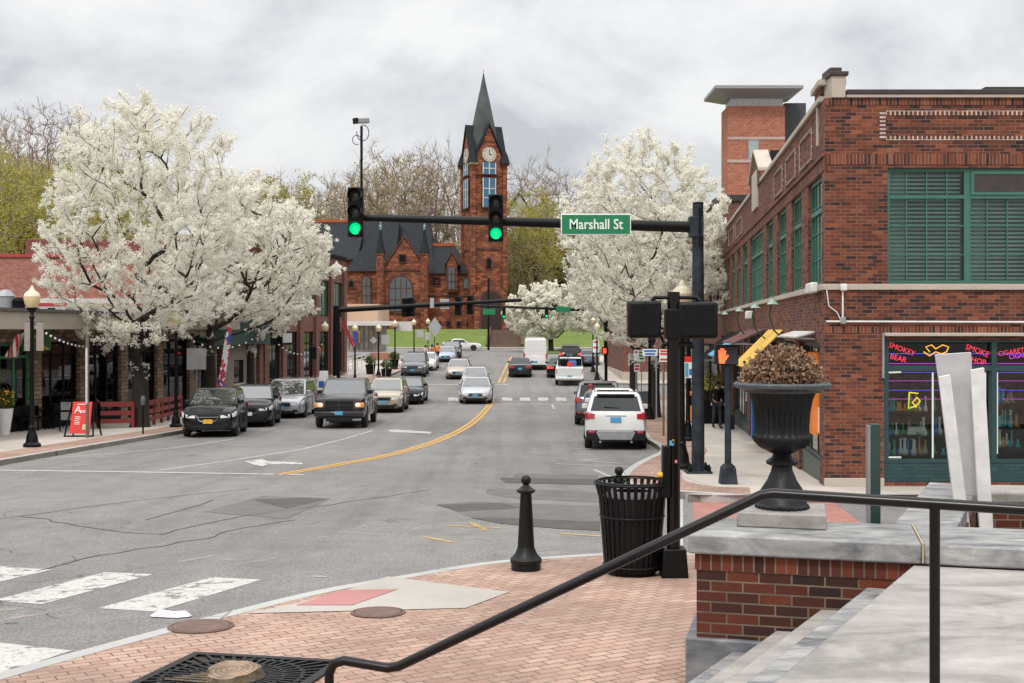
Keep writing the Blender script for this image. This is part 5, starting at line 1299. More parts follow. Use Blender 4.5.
# tall brick building behind
YT = 95; tb_ = thing('brick_tower_block', 'tall orange brick block with flat overhanging pale roof behind the corner building', 'building', (wx(755,YT),YT,G(YT)))
def pbox(mb, x0, x1, y0, y1, Y, dep): return mb.box(wx(x0,Y),wx(x1,Y),Y,Y+dep,wz(y1,Y),wz(y0,Y))
pbox(MB(),728,785,106,400,YT,3).build('wall', M_brick_orange, tb_)
pbox(MB(),784.9,806,103,400,YT+1.5,8).build('dark_cladding', pm('dark_grey_cladding',(.05,.055,.065),.6), tb_)
pbox(MB(),731,783,97.5,106,YT+.3,2.5).build('upper_band', pm('pale_grey_panel',(.60,.62,.64),.5), tb_)
mb = MB(); 
P_ = [Vector((wx(a,YT),b,wz(97.5,YT))) for a,b in ((729,YT),(785,YT),(785,YT+3),(729,YT+3))]; Q_ = [Vector((wx(a,YT),b,wz(92,YT))) for a,b in ((712,YT-1.5),(799,YT-1.5),(799,YT+4),(712,YT+4))]
mb.hexa(P_,Q_); mb.hexa(Q_,[p+Vector((0,0,.25)) for p in Q_]); mb.build('roof', M_grey, tb_)
for y0,y1 in ((137,139.5),(159.5,162.5),(203,206),(230,233)): pbox(MB(),727.8,785.1,y0,y1,YT-.05,.2).build('stone_band', pm('pale_pink_stone',(.50,.38,.33),.8), tb_)
w = pbox(MB(),748,759,140,160,YT-.04,.2).build('window', M_grey, tb_); pbox(MB(),749.2,757.8,141.5,158.5,YT-.07,.1).build('pane', pm('pale_blind_glass',(.36,.42,.40),.3), w)
# brick buildings further along the right pavement
b2 = thing('brick_shop', 'low red brown brick shop with stone base across the far junction', 'building', (wx(640,84),84,G(84)+KERB))
mb = MB(); mb.box(8.1,24,84,100,G(84),3.6); mb.build('wall', M_brick_brown, b2)
mb = MB(); mb.box(8.02,24.1,83.9,100,G(84),G(84)+KERB+.6); mb.build('stone_base', M_limestone, b2)
mb = MB(); mb.box(8.0,24.2,83.85,100,3.6,3.9); mb.build('parapet', M_dark, b2)
for i,(x0,x1) in enumerate(((8.9,9.9),(11.5,14),(14.6,17),(17.6,20))):
    if i: w = MB().box(x0,x1,83.87,83.99,G(84)+.9,2.4).build('window', M_dark, b2); MB().box(x0+.08,x1-.08,83.84,83.865,G(84)+1,2.3).build('pane', M_darkglass, w)
b3 = thing('brick_shop', 'dark fronted brick shop behind the right blossom tree', 'building', (12,60,0))
mb = MB(); mb.box(FAR[0]+.2,26,55.3,66.5,-1.5,9.2); mb.build('wall', M_brick_brown, b3)
mb = MB(); mb.box(FAR[0]+.1,26.2,55.2,66.6,9.2,9.5); mb.build('parapet', M_coping, b3)
for i, y0 in enumerate((56,58.2,60.4,62.6,64.8)):
    w = MB().box(FAR[0]+.12,FAR[0]+.19,y0,y0+1.3,4.2,6.6).build('window', M_dark, b3); MB().box(FAR[0]+.09,FAR[0]+.118,y0+.08,y0+1.22,4.3,6.5).build('pane', M_darkglass, w)
    w = MB().box(FAR[0]+.12,FAR[0]+.19,y0,y0+1.7,-.4,2.3).build('shop_window', M_dark, b3); MB().box(FAR[0]+.09,FAR[0]+.118,y0+.08,y0+1.62,-.3,2.2).build('pane', M_darkglass, w)
# ------------------------------------------------------------------ left buildings
FL = lambda Y: -18.3+.088*(Y-30)
LD = Vector((.088,1,0)).normalized(); lk = math.sqrt(1+.088**2)
# outward normal is to the right (+x): direction along +Y gives n=(d.y,-d.x)=(+,-) ok
LF = Face((FL(20),20),(LD.x,LD.y)); ul = lambda Y: (Y-20)*lk
def gl(Y): return G(Y)+KERB
l1 = thing('cafe_building', 'low cafe building with flat cream canopy and stone clad pillars', 'building', (FL(40),40,gl(40)))
hol = []
pil = [38.2,41.8,45.5,49.3,53.2,57.2,60.6]
for a, b in zip([27,31,34.6]+pil[:-1], [31,34.6]+pil): hol.append((ul(a)+.35,ul(b)-.35,gl(a)-.6 if 0 else -1.0,2.55))
wall((FL(20),20),(LD.x,LD.y),ul(60.8),-1.4,3.55,hol,M_grey_brick,l1,'wall',depth=.3)
for i,(u0,u1,a,b) in enumerate(hol):
    Ym = 20+(u0+u1)/2/lk
    fm = pm('bright_green_door_frame',(.02,.16,.05),.5) if i == 2 or i == 3 else M_dark
    w = window(LF,u0,u1,gl(Ym)-.2,b,l1,fm,M_glass,3,1,.10,-.22,bars=.14,transom=2.05,name='shop_window')
    MBx = MB(); LF.box(MBx,u0,u1,-1.4,gl(Ym)+.45,-.28,-.10); MBx.build('stall_riser', M_dark, l1)
mb = MB(); LF.box(mb,ul(25),ul(60.5),-1.3,2.7,-3.6,-3.4); LF.box(mb,ul(25),ul(60.5),2.6,2.7,-3.4,-.3); mb.build('interior', pm('mottled_cafe_interior',(.32,.28,.23),.9,0,.8,2.5), l1)
ir = random.Random(8)
for i in range(22):
    Y = ir.uniform(35,59); z = ir.uniform(.2,2.0); LF.box(MB(),ul(Y),ul(Y)+ir.uniform(.25,.8),z,z+ir.uniform(.2,.6),-ir.uniform(.5,1.4),-.45).build('wall_picture', ir.choice([M_white,M_cyan,M_grey,M_warm,M_orange,M_signwhite]), l1)
mb = MB(); LF.box(mb,ul(20),ul(60.5),3.02,3.62,.0,1.35); mb.build('canopy', M_cream, l1, bevel=.02)
mb = MB(); LF.box(mb,ul(20),ul(60.5),3.62,3.72,-.1,1.45); mb.build('canopy_edge', pm('dark_grey_edge',(.10,.10,.10),.6), l1)
mb = MB(); mb.add([(FL(20)+.0,20,3.55),(FL(60.5),60.5,3.55),(-60,60.5,3.55),(-60,20,3.55)],[(0,1,2,3)]); mb.build('roof', pm('grey_flat_roof',(.2,.2,.2),.8), l1)
wall((-60,60.8),(1,0),60+FL(60.8),-1.5,3.55,[],M_grey_brick,l1,'end_wall',n=Vector((0,1,0)))
u1b = thing('brick_parapet_block', 'pale red brick upper block with red cap set back above the cafe', 'building', (-30,58,3.5))
mb = MB(); mb.box(-48,-18.3,58,70,3.5,wz(256.5,58)); mb.build('wall', M_brick_pink, u1b)
mb = MB(); mb.box(-48.1,-18.2,57.9,70,wz(257,58),wz(254,58)); mb.build('red_coping', pm('red_metal_coping',(.42,.04,.04),.5), u1b)
mb = MB(); mb.box(-48.1,-18.2,57.93,57.99,wz(303,58),wz(298.5,58)); mb.build('white_band', M_whitewall, u1b)
mb = MB(); mb.box(-48.1,-18.2,57.9,57.99,wz(306,58),wz(303.2,58)); mb.build('red_band', pm('red_metal_coping',(.42,.04,.04),.5), u1b)
mb = MB(); mb.box(-48.1,-18.2,57.92,57.98,3.5,wz(306.2,58)); mb.build('pale_wall', pm('pale_pinkish_wall',(.5,.43,.41),.8), u1b)
for x_ in (24,32,48,66): MB().box(wx(x_,57.9),wx(x_+7,57.9),57.86,57.915,3.55,wz(308,58)).build('window', M_dark, u1b)
for px, lb_, hh, rr, m in ((5.5,'white ribbed roof vent drum on the cafe roof',.95,.38,M_grey),(19,'small dark roof box beside the white vent drum',.55,.25,M_dark)):
    x_ = wx(px,50); t = thing('roof_vent', lb_, 'roof vent', (x_,50,3.56)); M = grot(x_,50,3.56)
    MB().lathe([(rr*1.05,0),(rr*1.05,.4)],16,M).build('base', M_dark, t, 40); MB().lathe([(rr,.4),(rr,.4+hh*.5),(rr*1.1,.43+hh*.5),(rr*.6,.4+hh*.8),(.001,.4+hh*.85)],16,M,cap=False).build('drum', m, t, 40)
# cafe furniture
def cafe_chair(x, y, rz, label):
    z = gl(y); t = thing('cafe_chair', label, 'chair', (x,y,z), rz, 'black cafe chairs outside the cafe')
    MB().box(-.2,.2,-.2,.2,.43,.47).build('seat', M_black, t, world=False)
    MB().box(-.2,.2,.17,.2,.55,.9).build('backrest', M_black, t, world=False)
    for a in (-.18,.18):
        for b in (-.18,.18): MB().tube([(a,b,0),(a,b,.9 if b > 0 else .45)],.014,5).build('leg', M_black, t, world=False)
    return t
c0 = cafe_chair(wx(28,41),41,.3,'black metal cafe chair outside the green framed doors')
KK = {}
for q in bpy.data.objects:
    if q.parent: KK.setdefault(q.parent.name, []).append(q)
for i,(px,Y,rz) in enumerate([(38,41.2,2.8),(45,42,.1),(52,42.2,3.0),(22,40.5,1.2),(58,43,.4),(33,42.2,4.2)]):
    o = copy_tree(c0, None, KK); o.location = (wx(px,Y),Y,gl(Y)); o.rotation_euler = (0,0,rz)
for px, Y, lb_ in ((34,41.6,'small round black cafe table near the white planter'),(49,42.6,'small round black cafe table left of the menu easel')):
    x_ = wx(px,Y); t = thing('cafe_table', lb_, 'table', (x_,Y,gl(Y))); M = grot(x_,Y,gl(Y))
    MB().lathe([(.35,.72),(.35,.75)],16,M).build('tabletop', M_black, t); MB().lathe([(.22,0),(.22,.02),(.03,.04),(.03,.72)],12,M).build('pedestal', M_black, t)
sgb = LF.box(MB(),ul(40.6),ul(42.6),2.25,2.95,.05,.12).build('shop_sign', pm('green_yellow_shop_sign',(.03,.16,.04),.5)); tag(sgb,'green shop sign with yellow curve under the canopy','shop sign')
yb = MB().tube([LF.P(ul(40.8)+.25*i, 2.45+.25*math.sin(i*.8)+.1, .14) for i in range(7)],.05,6).build('yellow_curve', M_yellow, sgb)
# stucco building with green awning
l2 = thing('stucco_building', 'grey beige stucco building with one small dark window and dark green fascia', 'building', (FL(65),65,gl(65)))
wall((FL(60.9),60.9),(LD.x,LD.y),7.4,-1.5,4.0,[(2.6,4.3,gl(65)+1.0,gl(65)+2.3)],M_stucco,l2,'wall')
F2 = Face((FL(60.9),60.9),(LD.x,LD.y))
window(F2,2.6,4.3,gl(65)+1.0,gl(65)+2.3,l2,M_dark,M_darkglass,1,1,.05,-.12)
mb = MB(); F2.box(mb,2.5,4.4,gl(65)+.9,gl(65)+1.0,-.02,.06); mb.build('sill', M_limestone, l2)
mb = MB(); F2.box(mb,-3.2,7.4,2.2,3.7,.05,.6); mb.build('green_fascia', pm('dark_green_fascia',(.015,.06,.05),.6), l2)
mb = MB(); F2.box(mb,.0,.5,-1.3,2.9,.0,.2); F2.box(mb,6.6,7.3,-1.3,2.9,.0,.2); mb.build('brick_pillar', M_brick_brown, l2)
mb = MB(); F2.box(mb,0,7.4,-1.5,4.0,-8,-7.9); F2.box(mb,0,7.4,3.9,4.0,-7.9,-.05); mb.build('roof', M_roof, l2)
t = LF.box(MB(),ul(71.8),ul(74.2),2.1,2.9,.1,.25).build('shop_sign', M_dark); tag(t, 'small framed white sign hung on the brick shop front', 'shop sign')
LF.box(MB(),ul(72.0),ul(74.0),2.2,2.8,.25,.27).build('panel', pm('pale_sign_panel',(.45,.47,.45),.5,0,.3,9), t)
# three-storey brick building with pillars
l3 = thing('brick_building', 'two storey brown brick building with tall narrow windows and brick pillars', 'building', (FL(79),79,gl(79)))
L3 = Face((FL(68.4),68.4),(LD.x,LD.y)); n3 = 21.6; z3 = 8.4
hol = []; bays = [0.2,4.0,8.0,12.1,16.4,20.6]
for a, b in zip(bays, bays[1:]): hol += [(a+1.0,b-.1,gl(75)+.7,2.9),(a+1.0,b-.1,4.0,6.6)]
wall((FL(68.4),68.4),(LD.x,LD.y),n3,-1.6,z3,hol,M_brick_brown,l3,'wall')
for (u0,u1,a,b) in hol: window(L3,u0,u1,a,b,l3,M_dark,M_greenglass if a > 3 else M_darkglass,2,1,.07,-.14,bars=.08,transom=(2.1 if a < 3 else None))
for a in bays:
    mb = MB(); L3.box(mb,a+.05,a+.9,gl(75)-.5,z3-.6,-.02,.16); mb.build('pillar', M_brick_brown, l3)
    mb = MB(); L3.box(mb,a,a+.95,-1.8,gl(75)+.55,-.02,.20); mb.build('pillar_base', M_limestone, l3)
mb = MB(); L3.box(mb,-.05,n3+.05,z3,z3+.25,-.6,.15); mb.build('parapet', M_dark, l3)
wall((L3.P(n3,0).x,L3.P(n3,0).y),(-1,0),14,-1.6,z3,[],M_brick_brown,l3,'end_wall',n=Vector((0,1,0)))
wall((FL(68.4)-14,68.4),(1,0),14,-1.6,z3,[],M_brick_brown,l3,'near_end_wall')
mb = MB(); a = L3.P(0,z3-.1); b = L3.P(n3,z3-.1); mb.add([a,b,b-Vector((14,0,0)),a-Vector((14,0,0))],[(0,1,2,3)]); mb.build('roof', M_roof, l3)
# patio beyond
YQ = 108
l4 = thing('patio_pavilion', 'low pale building with white flat canopy and weathered panel walls beside the patio', 'building', (wx(370,YQ),YQ,gl(100)))
pbox(MB(),330,378,304,322,YQ+3,10).build('upper_wall', pm('pale_buff_wall',(.52,.36,.25),.8,0,.1), l4)
pbox(MB(),345,392,321,325.5,YQ-2,8).build('canopy', M_whitewall, l4)
pbox(MB(),346,381,325.5,352,YQ+1,5).build('panel_wall', pm('mottled_grey_panels',(.27,.26,.235),.8,0,.5,1.2), l4)
mb = MB()
for x_ in (347,352,357,362,367,372,377): mb.box(wx(x_,YQ),wx(x_+.7,YQ),YQ+.9,YQ+.99,wz(350,YQ),wz(325.5,YQ))
mb.build('panel_posts', M_wood, l4)
for x0,y0,x1,y1,lb_ in ((345,352,363,360,'white metal patio railing by the pavilion'),):
    t = thing('patio_railing', lb_, 'railing', (wx(354,96),96,gl(96)))
    mb = MB()
    for z_ in (.35,.65,.95): mb.tube([(wx(344,92),92,gl(92)+z_),(wx(366,100),100,gl(100)+z_)],.04,5)
    for k in range(6): 
        Yk = 92+8*k/5; xk = wx(344+22*k/5,Yk); mb.tube([(xk,Yk,gl(Yk)),(xk,Yk,gl(Yk)+.95)],.04,5)
    mb.build('rails', M_whitewall, t)
t = thing('brick_planter', 'low red brick planter wall on the patio', 'planter', (wx(382,100),100,gl(100)))
pbox(MB(),370,398,353,360,100,1.5).build('brickwork', M_brick_pink, t)
for px, Y, lb_ in ((370.5,90,'dark square planter with clipped shrub left of the diamond sign'),(386.5,85,'large black planter tub with shrub at the kerb corner'),(394,96,'dark planter with shrub right of the large tub')):
    x_ = wx(px,Y); z_ = gl(Y); t = thing('shrub_planter', lb_, 'planter', (x_,Y,z_))
    MB().lathe([(.32,0),(.42,.75),(.38,.75)],8,grot(x_,Y,z_,.39)).build('tub', M_black, t); foliage_blob((x_,Y,z_+1.0),(.45,.45,.45),260,.09,7).build('foliage', M_leaf, t, fix=False)
t = pbox(MB(),395.5,412,321.5,331,112,.3).build('white_board', M_whitewall); tag(t,'white panel sign with arched top behind the lamp posts','sign')
# ------------------------------------------------------------------ church
YK = 172; sK = F/YK
ch = thing('stone_church', 'dark red sandstone church with steep slate roofs and a clock tower', 'church', (wx(420,YK),YK,3))
def kx_(px): return wx(px,YK)
def kz(py): return wz(py,YK)
def arch_poly(x0,x1,zb,zt,n=8):
    r = (x1-x0)/2; xc = (x0+x1)/2; P_ = [(x0,zb),(x1,zb)]
    for i in range(n+1):
        a = math.pi*i/n; P_.append((xc+r*math.cos(a), zt-r+r*math.sin(a)))
    return P_
def arch_win(px0,px1,py0,py1,Y,glass,parent,mull=1,arch=True,label=None):
    x0,x1,zt,zb = wx(px0,Y),wx(px1,Y),wz(py0,Y),wz(py1,Y)
    P_ = arch_poly(x0-.25,x1+.25,zb-.25,zt+.25) if arch else [(x0-.15,zb-.15),(x1+.15,zb-.15),(x1+.15,zt+.15),(x0-.15,zt+.15)]
    w = MB().prism(P_,'y',Y-.18,Y+.1).build('window', M_stone_dark, parent)
    P_ = arch_poly(x0,x1,zb,zt) if arch else [(x0,zb),(x1,zb),(x1,zt),(x0,zt)]
    MB().prism(P_,'y',Y-.21,Y-.181).build('pane', glass, w)
    mb = MB()
    for i in range(1,mull+1):
        xm = x0+(x1-x0)*i/(mull+1); mb.box(xm-.07,xm+.07,Y-.26,Y-.211,zb,zt-.3)
    nh = 2 if arch else 2
    for i in range(1,nh+1):
        zm = zb+(zt-zb)*i/(nh+1); mb.box(x0,x1,Y-.255,Y-.211,zm-.06,zm+.06)
    if mull: mb.build('tracery', M_stone_dark if glass is not M_blueglass else M_whitewall, w)
    return w
ZB = 2.0
def gable_block(x0,x1,y0,y1,ze,zp,parent,wm=M_stone_red,rm=M_roof,ov=.35,name='wing',trim=True):
    xm = (x0+x1)/2
    MB().prism([(x0,ZB),(x1,ZB),(x1,ze),(xm,zp),(x0,ze)],'y',y0,y1).build('gabled_wall', wm, parent)
    sl_ = (zp-ze)/(xm-x0)
    for sg_ in (-1,1):
        xe = xm+sg_*((x1-x0)/2+ov); zee = ze-ov*sl_
        P_ = [Vector((xm,y0+.25,zp+.05)),Vector((xe,y0+.25,zee+.05)),Vector((xe,y1,zee+.05)),Vector((xm,y1,zp+.05))]
        MB().hexa(P_,[p+Vector((0,0,.3)) for p in P_]).build('roof', rm, parent)
    if trim:
        mb = MB()
        for sg_ in (-1,1):
            xe = xm+sg_*((x1-x0)/2+.15)
            P_ = [Vector((xm,y0-.15,zp+.1)),Vector((xe,y0-.15,ze+.0)),Vector((xe,y0+.3,ze+.0)),Vector((xm,y0+.3,zp+.1))]
            mb.hexa(P_,[p+Vector((0,0,.38)) for p in P_])
        mb.build('gable_coping', M_stone_dark, parent)
def ridge_block(x0,x1,y0,y1,ze,zp,parent,hipL=0,hipR=0,name='nave',wm=M_stone_red):
    MB().box(x0,x1,y0,y1,ZB,ze).build('wall', wm, parent)
    ym = (y0+y1)/2
    a,b,c,d = (x0-.3,y0-.4,ze),(x1+.3,y0-.4,ze),(x1+.3,y1+.4,ze),(x0-.3,y1+.4,ze)
    e_,f_ = (x0-.3+hipL,ym,zp),(x1+.3-hipR,ym,zp)
    MB().add([a,b,c,d,e_,f_],[(0,1,5,4),(1,2,5),(2,3,4,5),(3,0,4),(3,2,1,0)]).build('roof', M_roof, parent)
    MB().box(x0-.3+hipL,x1+.3-hipR,ym-.2,ym+.2,zp-.1,zp+.32).build('ridge_tiles', pm('terracotta_ridge',(.42,.10,.035),.8), parent)
ridge_block(kx_(278),kx_(352),YK+4,YK+22,kz(258),kz(213.5),ch,0,0)
ridge_block(kx_(345),kx_(396),YK+6,YK+22,kz(262),kz(207),ch,1.5,5)
# left hipped mass
x0,x1 = kx_(346),kx_(392)
MB().box(x0,x1,YK+1,YK+12,ZB,kz(271)).build('wall', M_stone_red, ch)
MB().add([(x0-.3,YK+.6,kz(271)),(x1+.3,YK+.6,kz(271)),(x1+.3,YK+14,kz(271)),(x0-.3,YK+14,kz(271)),(kx_(380),YK+9,kz(211)),(kx_(394),YK+9,kz(211))],[(0,1,5,4),(1,2,5),(2,3,4,5),(3,0,4)]).build('roof', M_roof, ch)
MB().box(kx_(300),kx_(330),YK+2,YK+5,ZB,kz(262)).build('wall', M_stone_dark, ch)
# crossing roof behind centre gable and right wing
ridge_block(kx_(422),kx_(470),YK+2,YK+14,kz(273),kz(241.5),ch,0,3)
MB().add([(kx_(380),YK+4,kz(262)),(kx_(432),YK+4,kz(262)),(kx_(432),YK+18,kz(262)),(kx_(380),YK+18,kz(262)),(kx_(392),YK+11,kz(213)),(kx_(425),YK+11,kz(213))],[(0,1,5,4),(1,2,5),(2,3,4,5),(3,0,4)]).build('roof', M_roof, ch)
gable_block(kx_(384),kx_(425),YK,YK+12,kz(269),kz(238),ch)
arch_win(390,412,277,311,YK,M_church_glass,ch,3); arch_win(399.5,405.5,255,262,YK,M_dark,ch,0,False)
for px in (380.5,424.5):
    MB().lathe([(.62,ZB),(.62,kz(256)),(.72,kz(255)),(.72,kz(253.5))],8,grot(wx(px,YK-.4),YK-.4,0)).build('turret', M_stone_red, ch)
    MB().lathe([(.78,kz(253.5)),(.45,kz(244)),(.12,kz(230)),(.001,kz(229))],8,grot(wx(px,YK-.4),YK-.4,0)).build('turret_roof', M_roof, ch)
    MB().lathe([(.10,kz(231)),(.16,kz(228)),(.22,kz(226.5)),(.08,kz(225)),(.10,kz(222)),(.02,kz(218))],8,grot(wx(px,YK-.4),YK-.4,0)).build('finial', pm('verdigris_copper',(.22,.42,.34),.6), ch)
t = MB().lathe([(.10,kz(186)),(.2,kz(183)),(.1,kz(180)),(.02,kz(176))],8,grot(wx(355,YK+15),YK+15,0)); t.build('finial', pm('verdigris_copper',(1,1,1)), ch)
MB().lathe([(.9,kz(207)),(.5,kz(196)),(.05,kz(185))],8,grot(wx(355,YK+15),YK+15,0)).build('turret_roof', M_roof, ch)
arch_win(363,370,277,305,YK+1,M_church_glass,ch,1); arch_win(349,353.5,281,287,YK+1,M_dark,ch,0); arch_win(349,353,318,325,YK+1,M_dark,ch,0,False)
MB().box(kx_(346)-.1,kx_(383),YK+.85,YK+1,kz(313),kz(311)).build('string_course', M_stone_dark, ch)
MB().box(kx_(384)-.1,kx_(425)+.1,YK-.14,YK,kz(314),kz(312)).build('string_course', M_stone_dark, ch)
MB().box(kx_(384)-.1,kx_(425)+.1,YK-.12,YK,kz(271),kz(269)).build('string_course', M_stone_dark, ch)
MB().box(kx_(425),kx_(470),YK+1.88,YK+2,kz(296),kz(294.5)).build('string_course', M_stone_dark, ch)
# right wing details
arch_win(433,440,278,285,YK+2,M_dark,ch,1,False); arch_win(464,469,279,288,YK+2,M_church_glass,ch,0)
xa,xb = kx_(446),kx_(457)
MB().prism([(xa,kz(292)),(xb,kz(292)),(xb,kz(264)),((xa+xb)/2,kz(253)),(xa,kz(264))],'y',YK+1.2,YK+6).build('dormer_gable', M_stone_red, ch)
mb = MB()
for sg_ in (-1,1):
    xm = (xa+xb)/2; xe = xm+sg_*((xb-xa)/2+.3); P_ = [Vector((xm,YK+1.0,kz(253)+.05)),Vector((xe,YK+1.0,kz(264)-.2)),Vector((xe,YK+6,kz(264)-.2)),Vector((xm,YK+6,kz(253)+.05))]; mb.hexa(P_,[p+Vector((0,0,.25)) for p in P_])
mb.build('dormer_roof', M_stone_dark, ch)
arch_win(448.5,454.5,267,289,YK+1.2,M_church_glass,ch,1)
for x0_ in (437,447,457,467): arch_win(x0_,x0_+3.4,322,325.5,YK+2,M_dark,ch,0,False)
arch_win(402,407,322,326,YK,M_dark,ch,0,False)
for px in (386,396,404,413,423): 
    MB().box(wx(px-.8,YK-.3),wx(px+.8,YK-.3),YK-.45,YK-.01,ZB,kz(300)).build('buttress', M_stone_dark, ch) if px in (386,423) else None
MB().box(wx(391,YK+12),wx(398,YK+12),YK+12,YK+13.5,kz(240),kz(214.5)).build('chimney', M_brick_brown, ch)
# tower
A_ = 4.95; th = R(19.5); tx, ty = wx(483.5,YK+2.4), YK+2.6
TM = Matrix.Translation((tx,ty,0)) @ Matrix.Rotation(th,4,'Z')
hA = A_/2
zt = kz(163)
MB().box(-hA,hA,-hA,hA,ZB,zt,TM).build('tower_wall', M_stone_red, ch)
for a,b in ((-1,-1),(1,-1),(1,1),(-1,1)):
    MB().box(a*hA-.35,a*hA+.35,b*hA-.35,b*hA+.35,ZB,kz(165),TM).build('buttress', M_stone_red, ch)
    MB().box(a*hA-.6,a*hA+.6,b*hA-.6,b*hA+.6,kz(165),kz(163),TM).build('corbel', M_limestone if a == -1 and b == -1 else M_stone_dark, ch)
    MB().lathe([(.95,kz(163)),(.55,kz(154)),(.15,kz(149))],8,TM @ Matrix.Translation((a*hA,b*hA,0))).build('corner_roof', M_roof, ch)
for py in (209,250,298): MB().box(-hA-.1,hA+.1,-hA-.1,hA+.1,kz(py),kz(py)+.3,TM).build('string_course', M_stone_dark, ch)
zg = kz(124.5); 
for k in range(4):
    MK = TM @ Matrix.Rotation(k*math.pi/2,4,'Z')
    gw = 2.05
    MB().prism([(-gw,kz(175)),(gw,kz(175)),(gw,kz(157)),(0,zg-.3),(-gw,kz(157))],'y',-hA-.22,-hA+1.2,MK).build('tower_gable', M_stone_red, ch)
    mb = MB()
    for sg_ in (-1,1):
        P_ = [Vector((0,-hA-.45,zg-.1)),Vector((sg_*(gw+.35),-hA-.45,kz(160))),Vector((sg_*(gw+.35),0,kz(160))),Vector((0,0,zg-.1))]
        mb.hexa(P_,[p+Vector((0,0,.35)) for p in P_],MK)
    mb.build('gable_roof', M_roof, ch)
    # clock and windows
    ck = MB().lathe([(1.12,-.05),(1.12,.12),(.98,.13)],28,MK @ Matrix.Translation((0,-hA-.22,kz(154.5))) @ Matrix.Rotation(R(90),4,'X')).build('clock', M_limestone, ch, 40)
    MB().lathe([(.97,.135),(.001,.14)],28,MK @ Matrix.Translation((0,-hA-.22,kz(154.5))) @ Matrix.Rotation(R(90),4,'X'),cap=False).build('clock_face', pm('pale_clock_face',(.55,.52,.46),.6), ck)
    mb = MB(); mb.box(-.05,.05,-hA-.385,-hA-.365,0,.62,MK @ Matrix.Translation((0,0,kz(154.5)))); mb.box(0,.42,-hA-.385,-hA-.365,-.05,.05,MK @ Matrix.Translation((0,0,kz(154.5))))
    for h_ in range(12):
        a_ = h_*math.pi/6; mb.box(-.04,.04,-hA-.385,-hA-.365,.72,.9,MK @ Matrix.Translation((0,0,kz(154.5))) @ Matrix.Rotation(a_,4,'Y'))
    mb.build('clock_hands', M_black, ck)
    for (za,zb2,w_) in ((kz(174),kz(162.5),.98),(kz(207),kz(178),.98)):
        w = MB().box(-w_-.15,w_+.15,-hA-.3,-hA-.2,za-.15,zb2+.1,MK).build('window', M_stone_dark, ch)
        MB().box(-w_,w_,-hA-.33,-hA-.301,za,zb2,MK).build('pane', M_blueglass, w)
        mb = MB(); mb.box(-.09,.09,-hA-.38,-hA-.331,za,zb2,MK)
        for q in ((.3,.34),(.62,.66)) if zb2-za > 3 else ((.45,.5),):
            z_ = za+(zb2-za)*q[0]; mb.box(-w_,w_,-hA-.375,-hA-.331,z_,z_+.14,MK)
        for sg_ in (-1,1): mb.box(sg_*w_-.08,sg_*w_+.08,-hA-.376,-hA-.331,za,zb2,MK)
        mb.build('glazing_bars', M_whitewall, w)
    if k == 0:
        P_ = arch_poly(-.5,.5,kz(269),kz(257)); w = MB().prism(P_,'y',-hA-.12,-hA-.001,MK).build('window', M_stone_dark, ch); MB().prism(arch_poly(-.32,.32,kz(268),kz(258.5)),'y',-hA-.15,-hA-.121,MK).build('pane', M_dark, w)
n = 8; sp = [(2.75,kz(160)),(2.2,kz(140)),(1.75,kz(124)),(.95,kz(98)),(.32,kz(79)),(.08,kz(70))]
MB().lathe(sp,8,TM @ Matrix.Rotation(R(22.5),4,'Z')).build('spire', pm('green_grey_slate',(.05,.062,.06),.6,0,.4,.5,.2,4), ch)
MB().lathe([(.07,kz(71)),(.05,kz(65.5))],6,TM).build('spire_finial', M_orange, ch)
# porch
xa,xb = kx_(475),kx_(508)
MB().prism([(xa,ZB),(xb,ZB),(xb,kz(296)),((xa+xb)/2,kz(279)),(xa,kz(296))],'y',YK-3,YK+2).build('porch', M_stone_red, ch)
P_ = arch_poly(kx_(482),kx_(501),ZB,kz(292)); MB().prism(arch_poly(kx_(480.5),kx_(502.5),ZB,kz(290)),'y',YK-3.12,YK-3.0).build('arch_surround', M_stone_dark, ch)
d_ = MB().prism(P_,'y',YK-3.2,YK-3.12).build('door', pm('dark_wood_door',(.03,.015,.012),.7), ch)
# church steps
t = thing('church_steps', 'wide brown stone steps between sloping cheek walls below the church', 'steps', (wx(503,150),150,G(148)))
mb = MB(); nst = 14; xs0, xs1 = -3.0, 1.15
za, zb_ = G(148)+.2, TERR(0,168)+.35
M_stp = pm('brown_stone_step',(.14,.095,.07),.9,0,.25,3)
for i in range(nst):
    ya = 149.5+i*1.25; mb.box(xs0,xs1,ya,ya+1.3+(.0 if i < nst-1 else 6),za-1,za+(zb_-za)*(i+1)/nst)
mb.build('treads', M_stp, t)
mb = MB()
for x_ in (xs0-.35,xs1): mb.hexa([(x_,149.3,za-1),(x_+.35,149.3,za-1),(x_+.35,168,za-1),(x_,168,za-1)],[(x_,149.3,za+.35),(x_+.35,149.3,za+.35),(x_+.35,168,zb_+.5),(x_,168,zb_+.5)])
mb.build('cheek_wall', M_stone_dark, t)
